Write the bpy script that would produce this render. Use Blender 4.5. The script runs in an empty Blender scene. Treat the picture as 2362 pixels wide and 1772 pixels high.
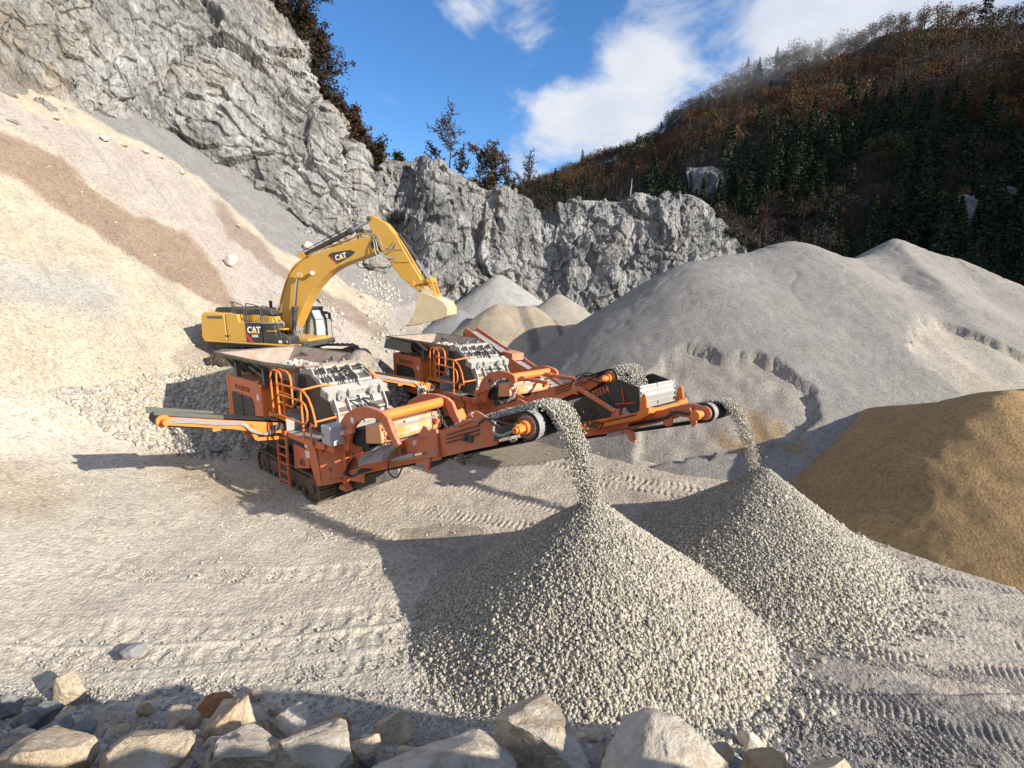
import bpy, bmesh, math, random
import numpy as np
from mathutils import Vector, Matrix
R = math.radians
scene = bpy.context.scene
COL = scene.collection

# ------------------------------------------------------------------ camera
CAM_H = 6.0
PITCH = R(10.8)
cam_data = bpy.data.cameras.new('camera')
cam = bpy.data.objects.new('camera', cam_data)
COL.objects.link(cam)
cam.location = (0, 0, CAM_H)
cam.rotation_euler = (R(90) - PITCH, 0, 0)
cam_data.sensor_width = 36.0
cam_data.lens = 36.0 * 1061.0 / 2362.0
cam_data.clip_start = 0.05
cam_data.clip_end = 4000
scene.camera = cam
scene.render.resolution_x = 1024
scene.render.resolution_y = 768

# ------------------------------------------------------------------ light
SUN_EL = 23.0
SUN_AZ = -27.0          # direction towards the sun, degrees from +X
sd = Vector((math.cos(R(SUN_EL)) * math.cos(R(SUN_AZ)), math.cos(R(SUN_EL)) * math.sin(R(SUN_AZ)), math.sin(R(SUN_EL))))
sun_data = bpy.data.lights.new('sun', 'SUN')
sun_data.energy = 4.6
sun_data.angle = R(0.5)
sun_data.color = (1.0, 0.92, 0.80)
sun = bpy.data.objects.new('sun', sun_data)
COL.objects.link(sun)
sun.rotation_euler = (-sd).to_track_quat('-Z', 'Y').to_euler()
sun.location = (20, -20, 60)

scene.view_settings.view_transform = 'Standard'
scene.view_settings.look = 'None'
scene.view_settings.exposure = 0.78
scene.view_settings.gamma = 1.0
try:
    scene.view_settings.use_curve_mapping = False
except Exception:
    pass

def pix_dir(u, v):
    """direction of a photo pixel (2362x1772)"""
    rx = (u - 1181) / 1061.0; ry = (v - 886) / 1061.0
    s, c = math.sin(PITCH), math.cos(PITCH)
    return (rx, c - ry * s, -s - ry * c)

def make_world():
    w = bpy.data.worlds.new('World')
    scene.world = w
    w.use_nodes = True
    nt = w.node_tree; N = nt.nodes; L = nt.links
    for n in list(N): N.remove(n)
    out = N.new('ShaderNodeOutputWorld')
    bg = N.new('ShaderNodeBackground')
    sky = N.new('ShaderNodeTexSky')
    sky.sky_type = 'NISHITA'; sky.sun_disc = False
    sky.sun_elevation = R(SUN_EL); sky.sun_rotation = R(90 - SUN_AZ)
    sky.altitude = 300; sky.air_density = 1.0; sky.dust_density = 0.4; sky.ozone_density = 3.0
    tc = N.new('ShaderNodeTexCoord')
    # clouds by direction, denser in some parts of the sky
    def math_(op, a, b=None, c=None):
        m = N.new('ShaderNodeMath'); m.operation = op
        for i, x in enumerate((a, b, c)):
            if x is None: continue
            if isinstance(x, (int, float)): m.inputs[i].default_value = x
            else: L.new(x, m.inputs[i])
        return m.outputs[0]
    mp = N.new('ShaderNodeMapping'); mp.inputs['Scale'].default_value = (1, 1, 1.7)
    L.new(tc.outputs['Generated'], mp.inputs['Vector'])
    n1 = N.new('ShaderNodeTexNoise'); n1.inputs['Scale'].default_value = 5.5; n1.inputs['Detail'].default_value = 9; n1.inputs['Roughness'].default_value = 0.58
    n1.inputs['Distortion'].default_value = 0.35
    L.new(mp.outputs[0], n1.inputs['Vector'])
    total = None
    blobs = [  # u, v, radius, weight
        (1602, 90, .09, .13), (1517, 55, .08, .18), (1440, 90, .05, .12), (1816, 40, .11, .11), (1990, 0, .12, .19), (2220, -80, .25, .38), (1474, 139, .05, .08), (1760, 120, .07, .06), (1900, 60, .08, .10),
        (1229, 262, .07, .19), (1421, 262, .08, .19), (1500, 300, .08, .13), (1335, 350, .12, .15), (1190, 365, .09, .14),
        (1075, 20, .05, .17), (1228, 78, .06, .16), (930, 267, .06, .08), (850, 60, .06, .05), (1100, 150, .12, -.08), (1330, 130, .08, -.08), (1640, 230, .08, -.03), (1000, 250, .10, -.05)]
    for u, v, r, wt in blobs:
        d = Vector(pix_dir(u, v)).normalized()
        dot = N.new('ShaderNodeVectorMath'); dot.operation = 'DISTANCE'
        nrm = N.new('ShaderNodeVectorMath'); nrm.operation = 'NORMALIZE'
        L.new(tc.outputs['Generated'], nrm.inputs[0]); L.new(nrm.outputs[0], dot.inputs[0]); dot.inputs[1].default_value = d
        q = math_('DIVIDE', dot.outputs['Value'], r)
        q = math_('MULTIPLY', q, q)
        q = math_('MULTIPLY', q, -1.0)
        q = math_('EXPONENT', q)
        q = math_('MULTIPLY', q, wt)
        total = q if total is None else math_('ADD', total, q)
    # bright cloud added out of view, behind and overhead, to whiten the ambient light
    sx = N.new('ShaderNodeSeparateXYZ'); L.new(tc.outputs['Generated'], sx.inputs[0])
    bk = N.new('ShaderNodeMapRange'); bk.inputs['From Min'].default_value = 0.35; bk.inputs['From Max'].default_value = -0.25; bk.inputs['To Max'].default_value = 0.26
    L.new(sx.outputs[1], bk.inputs['Value'])
    tp = N.new('ShaderNodeMapRange'); tp.inputs['From Min'].default_value = 0.70; tp.inputs['From Max'].default_value = 0.90; tp.inputs['To Max'].default_value = 0.20
    L.new(sx.outputs[2], tp.inputs['Value'])
    total = math_('ADD', total, math_('MAXIMUM', bk.outputs[0], tp.outputs[0]))
    dens = math_('ADD', n1.outputs[0], total)
    mr = N.new('ShaderNodeMapRange'); mr.inputs['From Min'].default_value = 0.60; mr.inputs['From Max'].default_value = 0.86
    mr.interpolation_type = 'SMOOTHSTEP'
    L.new(dens, mr.inputs['Value'])
    # cloud shade
    n2 = N.new('ShaderNodeTexNoise'); n2.inputs['Scale'].default_value = 5.0; n2.inputs['Detail'].default_value = 6
    L.new(mp.outputs[0], n2.inputs['Vector'])
    cr = N.new('ShaderNodeValToRGB')
    cr.color_ramp.elements[0].position = 0.3; cr.color_ramp.elements[0].color = (2.6, 2.9, 3.6, 1)
    cr.color_ramp.elements[1].position = 0.75; cr.color_ramp.elements[1].color = (4.15, 4.25, 4.4, 1)
    L.new(n2.outputs[0], cr.inputs[0])
    sat = N.new('ShaderNodeHueSaturation'); sat.inputs['Saturation'].default_value = 1.22; sat.inputs['Value'].default_value = 1.0
    sat.inputs['Hue'].default_value = 0.505
    L.new(sky.outputs[0], sat.inputs['Color'])
    mix = N.new('ShaderNodeMixRGB')
    L.new(mr.outputs[0], mix.inputs[0]); L.new(sat.outputs[0], mix.inputs[1]); L.new(cr.outputs[0], mix.inputs[2])
    L.new(mix.outputs[0], bg.inputs['Color'])
    bg.inputs['Strength'].default_value = 0.13
    L.new(bg.outputs[0], out.inputs['Surface'])
make_world()

# ------------------------------------------------------------------ noise in numpy
_rs = np.random.RandomState(7)
_P = _rs.permutation(512).astype(np.int64); _P = np.concatenate([_P, _P, _P])
_G = _rs.normal(size=(512, 3)); _G /= np.linalg.norm(_G, axis=1)[:, None]

def perlin(x, y, z):
    xi = np.floor(x).astype(np.int64); yi = np.floor(y).astype(np.int64); zi = np.floor(z).astype(np.int64)
    xf = x - xi; yf = y - yi; zf = z - zi
    f = lambda t: t * t * t * (t * (t * 6 - 15) + 10)
    u, v, w = f(xf), f(yf), f(zf)
    def g(dx, dy, dz):
        h = _P[_P[_P[(xi + dx) & 511] + ((yi + dy) & 511)] + ((zi + dz) & 511)]
        G = _G[h]
        return G[..., 0] * (xf - dx) + G[..., 1] * (yf - dy) + G[..., 2] * (zf - dz)
    l = lambda a, b, t: a + (b - a) * t
    return l(l(l(g(0,0,0), g(1,0,0), u), l(g(0,1,0), g(1,1,0), u), v), l(l(g(0,0,1), g(1,0,1), u), l(g(0,1,1), g(1,1,1), u), v), w) * 1.5

def fbm(x, y, z, oct=4, lac=2.03, gain=0.5, ridged=False):
    s = 0; a = 1.0; f = 1.0; n = 0
    for i in range(oct):
        p = perlin(x * f + i * 17.3, y * f + i * 5.1, z * f - i * 9.7)
        if ridged: p = 1 - 2 * np.abs(p)
        s = s + a * p; n += a; a *= gain; f *= lac
    return s / n

def sstep(a, b, x):
    t = np.clip((x - a) / (b - a), 0, 1)
    return t * t * (3 - 2 * t)

def smax(a, b, k):
    return np.logaddexp(a * k, b * k) / k

# ------------------------------------------------------------------ terrain height
def bench_h(x):
    return 4.6 - 1.2 * sstep(5.6, 6.8, x) - 1.9 * sstep(7.0, 9.0, x) - 1.9 * sstep(11, 15, x)

def terrain(x, y, detail=True):
    x = np.asarray(x, float); y = np.asarray(y, float)
    # gentle ramp on the left, small rise under the first crusher
    z = 0.24 * np.logaddexp(0, (-x - 8.5) * 1.2) / 1.2
    z = z + 0.28 * np.exp(-(((x + 6.5) / 3.0) ** 2 + ((y - 14.5) / 3.5) ** 2))
    z = z + 0.3 * sstep(14, 22, y)
    z0 = z
    # talus slope climbing to the left
    q = -0.85 * x + 0.5 * y
    wob = 0.5 * perlin(x * .11, y * .11, x * 0 + 3.1)
    t = 18.6
    d = q - t + wob
    slope = 0.70 * d
    z = smax(z, z0 + slope, 3.0)
    # raised rubble platform the excavator stands on
    dx = np.maximum(np.maximum(-13.6 - x, x + 6.6), 0); dy = np.maximum(np.maximum(18.4 - y, y - 23.2), 0)
    pl = 2.75 - 0.95 * np.hypot(dx, dy) + .42 * np.exp(-((y - 18.35) / .42) ** 2) * sstep(-14, -12.5, x) * sstep(-5.6, -6.8, x)
    z = smax(z, pl, 6.0)
    z = z + .95 * np.exp(-(((x + 6.75) / .95) ** 2 + ((y - 20.6) / 1.3) ** 2))
    # bank in front of the camera
    fade = sstep(3.4, 1.6, x * 0.9 - (5.5 - y) * 0.0)
    bank = np.minimum((5.5 - y) * 0.95, 2.45) * fade - (1 - fade) * 0.2
    bank2 = bench_h(x) - np.maximum(y - 0.9 - 0.85 * sstep(4.6, 5.6, x) + 0.2 * np.maximum(x - 4, 0), 0) * 1.75
    z = np.where(y < 6, smax(z, smax(bank, bank2, 5.0), 5.0), z)
    if detail:
        o = x * 0
        z = z + 0.10 * fbm(x * .35, y * .35, o, 3) + 0.05 * fbm(x * 1.3, y * 1.3, o + 4, 3)
        far = sstep(0.6, 3, q - t)
        z = z + far * (.16 * fbm((0.5 * x + .85 * y) * 1.3, q * .10, o + 18, 3, ridged=True) + 0.40 * fbm((0.5 * x + .85 * y) * .35, q * .06, o + 8, 3) + 0.07 * fbm(x * 1.7, y * 1.7, o + 2, 3, ridged=True))
    return z

# ------------------------------------------------------------------ materials
def new_mat(name):
    m = bpy.data.materials.new(name); m.use_nodes = True
    nt = m.node_tree
    for n in list(nt.nodes): nt.nodes.remove(n)
    out = nt.nodes.new('ShaderNodeOutputMaterial'); b = nt.nodes.new('ShaderNodeBsdfPrincipled')
    nt.links.new(b.outputs[0], out.inputs[0])
    return m, nt, b

def nn(nt, t, **kw):
    n = nt.nodes.new(t)
    for k, v in kw.items(): setattr(n, k, v)
    return n

def noise(nt, vec, scale, detail=4, rough=0.55, dist=0.0):
    n = nn(nt, 'ShaderNodeTexNoise'); n.inputs['Scale'].default_value = scale; n.inputs['Detail'].default_value = detail
    n.inputs['Roughness'].default_value = rough; n.inputs['Distortion'].default_value = dist
    if vec is not None: nt.links.new(vec, n.inputs['Vector'])
    return n.outputs[0]

def ramp(nt, fac, stops):
    n = nn(nt, 'ShaderNodeValToRGB'); e = n.color_ramp.elements
    while len(e) < len(stops): e.new(0.5)
    for i, (p, c) in enumerate(stops):
        e[i].position = p; e[i].color = tuple(c) + (1,) if len(c) == 3 else c
    nt.links.new(fac, n.inputs[0])
    return n.outputs[0]

def mixc(nt, fac, a, b, mode='MIX'):
    n = nn(nt, 'ShaderNodeMixRGB', blend_type=mode)
    for i, x in enumerate((fac, a, b)):
        if isinstance(x, (int, float)): n.inputs[i].default_value = x
        elif isinstance(x, tuple): n.inputs[i].default_value = tuple(x) + (1,) if len(x) == 3 else x
        else: nt.links.new(x, n.inputs[i])
    return n.outputs[0]

def mth(nt, op, a, b=None, clamp=False):
    n = nn(nt, 'ShaderNodeMath', operation=op); n.use_clamp = clamp
    for i, x in enumerate((a, b)):
        if x is None: continue
        if isinstance(x, (int, float)): n.inputs[i].default_value = x
        else: nt.links.new(x, n.inputs[i])
    return n.outputs[0]

def bump(nt, bsdf, h, strength, dist, prev=None):
    n = nn(nt, 'ShaderNodeBump'); n.inputs['Strength'].default_value = strength; n.inputs['Distance'].default_value = dist
    nt.links.new(h, n.inputs['Height'])
    if prev is not None: nt.links.new(prev, n.inputs['Normal'])
    nt.links.new(n.outputs[0], bsdf.inputs['Normal'])
    return n.outputs[0]

def obj_vec(nt, scale=None, rot=None):
    tc = nn(nt, 'ShaderNodeTexCoord')
    if scale is None and rot is None: return tc.outputs['Object']
    mp = nn(nt, 'ShaderNodeMapping')
    if scale: mp.inputs['Scale'].default_value = scale
    if rot: mp.inputs['Rotation'].default_value = rot
    nt.links.new(tc.outputs['Object'], mp.inputs['Vector'])
    return mp.outputs[0]

def voronoi(nt, vec, scale, out='Distance', feature='F1', rnd=1.0):
    n = nn(nt, 'ShaderNodeTexVoronoi', feature=feature); n.inputs['Scale'].default_value = scale
    n.inputs['Randomness'].default_value = rnd
    nt.links.new(vec, n.inputs['Vector'])
    return n.outputs[out]

def earth_mat(name, grain=1.0, stones=1.0, spec_wet=False, tread=False):
    """loose ground: base colour from the mesh attribute 'Col', stones from voronoi"""
    m, nt, b = new_mat(name)
    v = obj_vec(nt)
    at = nn(nt, 'ShaderNodeVertexColor', layer_name='Col')
    n1 = noise(nt, v, 0.9, 6, 0.62)
    c = mixc(nt, 0.75, at.outputs[0], ramp(nt, n1, [(0.3, (.72, .70, .68)), (0.7, (1.0, 1.0, 1.0))]), 'MULTIPLY')
    vs = voronoi(nt, v, 13 / grain, 'Color')
    sep = nn(nt, 'ShaderNodeSeparateColor'); nt.links.new(vs, sep.inputs[0])
    c = mixc(nt, 0.8, c, ramp(nt, sep.outputs[0], [(0.0, (.60, .60, .62)), (0.5, (.93, .92, .9)), (1.0, (1.0, 1.0, 1.0))]), 'MULTIPLY')
    n3 = noise(nt, v, 55 / grain, 3, 0.7)
    c = mixc(nt, 0.6, c, ramp(nt, n3, [(0.35, (.62, .61, .6)), (0.6, (1, 1, 1))]), 'MULTIPLY')
    nt.links.new(c, b.inputs['Base Color'])
    b.inputs['Roughness'].default_value = 0.95
    if spec_wet:
        wet = nn(nt, 'ShaderNodeVertexColor', layer_name='Wet')
        sp = nn(nt, 'ShaderNodeSeparateColor'); nt.links.new(wet.outputs[0], sp.inputs[0])
        w = sp.outputs[0]
        nt.links.new(mth(nt, 'SUBTRACT', 0.95, mth(nt, 'MULTIPLY', w, 0.7)), b.inputs['Roughness'])
        keep = mth(nt, 'SUBTRACT', 1.0, mth(nt, 'MULTIPLY', w, 0.92))
    b.inputs['Specular IOR Level'].default_value = 0.25
    d1 = voronoi(nt, v, 13 / grain)
    d2 = voronoi(nt, v, 38 / grain)
    big = noise(nt, v, 2.2, 5, 0.6)
    h = mth(nt, 'ADD', mth(nt, 'MULTIPLY', mth(nt, 'SUBTRACT', 1.0, d1), 1.0 * stones), mth(nt, 'MULTIPLY', mth(nt, 'SUBTRACT', 1.0, d2), 0.45))
    h = mth(nt, 'ADD', h, mth(nt, 'MULTIPLY', n3, 0.6))
    if spec_wet: h = mth(nt, 'MULTIPLY', h, keep)
    p = bump(nt, b, big, 0.4, 0.08)
    bump(nt, b, h, 0.75, 0.038 * grain, p)
    return m

def rock_mat(name, cols, ochre=(.46, .33, .18), ochre_amt=0.5, scale=1.0, dark=(.12, .125, .13), bstr=1.0, rot=(0, 0.7, 0.3)):
    m, nt, b = new_mat(name)
    v = obj_vec(nt, (scale, scale, scale * 1.0), None)
    vd = obj_vec(nt, (scale * 1.9, scale * 1.2, scale * .55), rot)
    n1 = noise(nt, v, 0.22, 8, 0.66, 0.5)
    c = ramp(nt, n1, [(0.30, cols[0]), (0.45, cols[1]), (0.55, cols[2]), (0.72, cols[3])])
    n2 = noise(nt, vd, 0.8, 9, 0.70, 0.6)
    c = mixc(nt, 0.75, c, ramp(nt, n2, [(0.32, (.38, .39, .41)), (0.44, (.80, .81, .82)), (0.60, (1.25, 1.24, 1.22))]), 'MULTIPLY')
    n3 = noise(nt, v, 0.13, 5, 0.6, 0.4)
    om = mth(nt, 'MULTIPLY', mth(nt, 'SUBTRACT', ramp(nt, n3, [(0.47, (0, 0, 0)), (0.62, (1, 1, 1))]), 0.0), ochre_amt)
    n4 = noise(nt, v, 1.1, 5, 0.65, 0.4)
    om = mth(nt, 'MULTIPLY', om, ramp(nt, n4, [(0.4, (0, 0, 0)), (0.6, (1, 1, 1))]))
    c = mixc(nt, om, c, ochre)
    # dark joints
    rd = noise(nt, vd, 1.4, 4, 0.55, 1.6)
    cr = mth(nt, 'ABSOLUTE', mth(nt, 'SUBTRACT', rd, 0.5))
    c = mixc(nt, ramp(nt, cr, [(0.0, (.75, .75, .75)), (0.018, (0, 0, 0))]), c, dark)
    nt.links.new(c, b.inputs['Base Color'])
    b.inputs['Roughness'].default_value = 0.9
    b.inputs['Specular IOR Level'].default_value = 0.3
    h = noise(nt, vd, 1.2, 10, 0.68, 0.8)
    h2 = voronoi(nt, vd, 2.2)
    p = bump(nt, b, h, 1.0 * bstr, 0.55 / scale)
    p = bump(nt, b, h2, 0.5 * bstr, 0.25 / scale, p)
    bump(nt, b, noise(nt, v, 9, 5, 0.7), 0.7, 0.07 / scale, p)
    return m

def paint_mat(name, col, dust=(.42, .34, .26), dust_amt=0.45, rough=0.5, rust=(.16, .06, .03), rust_amt=0.25, metal=0.0):
    m, nt, b = new_mat(name)
    v = obj_vec(nt)
    n1 = noise(nt, v, 2.3, 7, 0.65)
    c = mixc(nt, ramp(nt, n1, [(0.35, (0, 0, 0)), (0.8, (dust_amt * 1.6,) * 3)]), tuple(col), dust)
    geo = nn(nt, 'ShaderNodeNewGeometry'); sx = nn(nt, 'ShaderNodeSeparateXYZ'); nt.links.new(geo.outputs['Normal'], sx.inputs[0])
    up = ramp(nt, sx.outputs[2], [(0.55, (0, 0, 0)), (0.95, (dust_amt,) * 3)])
    c = mixc(nt, up, c, dust)
    n2 = noise(nt, v, 9, 6, 0.7)
    c = mixc(nt, ramp(nt, n2, [(0.60, (0, 0, 0)), (0.72, (rust_amt,) * 3)]), c, rust)
    nt.links.new(c, b.inputs['Base Color'])
    b.inputs['Metallic'].default_value = metal
    nt.links.new(ramp(nt, n1, [(0.3, (rough - .08,) * 3), (0.7, (min(1, rough + .25),) * 3)]), b.inputs['Roughness'])
    bump(nt, b, n2, 0.15, 0.004)
    return m

def flat_mat(name, col, rough=0.6, metal=0.0, emis=None):
    m, nt, b = new_mat(name)
    v = obj_vec(nt)
    n1 = noise(nt, v, 14, 4, 0.6)
    c = mixc(nt, 0.35, tuple(col), ramp(nt, n1, [(0.3, (.6, .6, .6)), (0.7, (1, 1, 1))]), 'MULTIPLY')
    nt.links.new(c, b.inputs['Base Color'])
    b.inputs['Roughness'].default_value = rough; b.inputs['Metallic'].default_value = metal
    return m

def vcol_mat(name, rough=0.9, attr='Col', bumps=None, trans=0.0):
    m, nt, b = new_mat(name)
    at = nn(nt, 'ShaderNodeVertexColor', layer_name=attr)
    c = at.outputs[0]
    if bumps:
        v = obj_vec(nt); n = noise(nt, v, bumps, 4, 0.6)
        c = mixc(nt, 0.5, c, ramp(nt, n, [(0.3, (.7, .7, .7)), (0.65, (1, 1, 1))]), 'MULTIPLY')
        bump(nt, b, n, 0.6, 0.3 / bumps)
    nt.links.new(c, b.inputs['Base Color'])
    b.inputs['Roughness'].default_value = rough
    b.inputs['Specular IOR Level'].default_value = 0.2
    return m

M = {}
M['ground'] = earth_mat('ground_gravel', 1.0, 1.0, spec_wet=True)
M['pile'] = earth_mat('pile_gravel', 1.6, 1.0)
M['pile_fine'] = earth_mat('pile_fine_gravel', 0.9, 0.8)
M['cliff_left'] = rock_mat('limestone_pale', [(.25, .24, .225), (.39, .38, .36), (.47, .465, .45), (.60, .59, .57)], ochre_amt=0.45, rot=(0.2, 0.75, 0.3), bstr=1.25)
M['cliff_back'] = rock_mat('limestone_grey', [(.16, .16, .162), (.29, .29, .29), (.42, .415, .41), (.60, .59, .575)], ochre_amt=0.22, scale=1.15, rot=(0.1, 0.3, 0.1), bstr=1.4)
M['outcrop'] = rock_mat('outcrop', [(.05, .055, .06), (.14, .145, .15), (.30, .30, .31), (.5, .5, .5)], ochre_amt=0.1, scale=.6)
M['forest_floor'] = flat_mat('forest_floor', (.022, .016, .012), 1.0)
M['orange'] = paint_mat('orange_paint', (.62, .11, .015), dust_amt=0.42)
M['orange_bright'] = paint_mat('orange_rail_paint', (.82, .21, .02), dust_amt=0.10, rust_amt=0.15)
M['orange_dusty'] = paint_mat('dusty_orange_paint', (.72, .24, .05), dust=(.66, .50, .36), dust_amt=.62, rust_amt=.45)
M['cat'] = paint_mat('yellow_paint', (.54, .29, .028), dust=(.42, .34, .2), dust_amt=0.24, rust_amt=0.08, rough=.42)
M['bucket'] = paint_mat('worn_bucket_steel', (.50, .40, .22), dust=(.55, .50, .38), dust_amt=.5, rust_amt=.35)
M['black'] = paint_mat('black_paint', (.018, .019, .022), dust=(.3, .27, .23), dust_amt=0.14, rust_amt=0.0)
M['dark'] = paint_mat('dark_steel', (.035, .034, .034), dust=(.26, .22, .18), dust_amt=0.28, rust_amt=.3)
M['trackm'] = paint_mat('track_steel', (.06, .045, .035), dust=(.22, .16, .11), dust_amt=0.5, rough=.65)
M['olive'] = paint_mat('olive_steel', (.07, .08, .07), dust=(.25, .22, .18), dust_amt=.25)
M['rubber'] = flat_mat('rubber', (.022, .022, .024), .75)
M['hose'] = flat_mat('hose_rubber', (.03, .03, .033), .45)
M['greyhose'] = flat_mat('grey_hose', (.30, .30, .29), .5)
M['lightgrey'] = paint_mat('light_grey_paint', (.34, .34, .33), dust=(.5, .46, .38), dust_amt=.4, rust_amt=.5, rust=(.12, .07, .04))
M['cabinet'] = paint_mat('cabinet_grey', (.42, .43, .45), dust_amt=.1, rust_amt=0.0)
M['galv'] = paint_mat('galvanised', (.34, .34, .34), dust_amt=.2, rust_amt=0.1, metal=.3)
M['rusty'] = paint_mat('rusty_hopper', (.22, .10, .06), dust=(.5, .44, .36), dust_amt=.55, rust=(.30, .12, .05), rust_amt=.6, rough=.7)
M['chrome'] = flat_mat('chrome', (.75, .75, .77), .18, 1.0)
M['white'] = flat_mat('white_mark', (.80, .80, .78), .6)
M['yellow'] = flat_mat('yellow_mark', (.75, .48, .02), .6)
M['red'] = flat_mat('red_mark', (.55, .04, .03), .6)
M['blue'] = flat_mat('blue_mark', (.02, .04, .22), .5)
M['rustred'] = flat_mat('dark_orange_mark', (.62, .17, .04), .6)
M['soot'] = flat_mat('soot_mark', (.09, .04, .02), .8)
M['stone'] = vcol_mat('crushed_stone', .85, bumps=30)
M['bark'] = flat_mat('bark', (.055, .042, .034), .95)
M['palebark'] = flat_mat('pale_bark', (.36, .33, .28), .95)
M['leaf'] = vcol_mat('leaves', .8)
gm, gnt, gb = new_mat('cab_glass')
gb.inputs['Base Color'].default_value = (.75, .85, .82, 1); gb.inputs['Roughness'].default_value = 0.05
gb.inputs['Transmission Weight'].default_value = 0.0; gb.inputs['Alpha'].default_value = 0.35
M['glass'] = gm

# ------------------------------------------------------------------ mesh helpers
def link(o, parent=None, mat=None, label=None, category=None, group=None, kind=None):
    COL.objects.link(o)
    if parent is not None: o.parent = parent
    if mat is not None and o.data is not None and not o.data.materials: o.data.materials.append(mat)
    if label: o['label'] = label
    if category: o['category'] = category
    if group: o['group'] = group
    if kind: o['kind'] = kind
    return o

def np_mesh(name, verts, faces, smooth=False):
    """faces: (n,3) or (n,4) int array"""
    me = bpy.data.meshes.new(name)
    faces = np.asarray(faces, dtype=np.int32); verts = np.asarray(verts, dtype=np.float32)
    n, k = faces.shape
    me.vertices.add(len(verts)); me.vertices.foreach_set('co', verts.ravel())
    me.loops.add(n * k); me.loops.foreach_set('vertex_index', faces.ravel())
    me.polygons.add(n)
    me.polygons.foreach_set('loop_start', np.arange(0, n * k, k, dtype=np.int32))
    me.polygons.foreach_set('loop_total', np.full(n, k, dtype=np.int32))
    if smooth: me.polygons.foreach_set('use_smooth', np.ones(n, dtype=bool))
    me.update(calc_edges=True); me.validate()
    return me

def set_vcol(me, cols, name='Col'):
    a = me.color_attributes.new(name, 'FLOAT_COLOR', 'POINT')
    c = np.ones((len(me.vertices), 4), dtype=np.float32); c[:, :3] = cols
    a.data.foreach_set('color', c.ravel())

def empty(name, loc=(0, 0, 0), rz=0.0, **kw):
    o = bpy.data.objects.new(name, None); o.empty_display_size = 0.3
    o.location = loc; o.rotation_euler = (0, 0, rz)
    return link(o, **kw)

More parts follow.
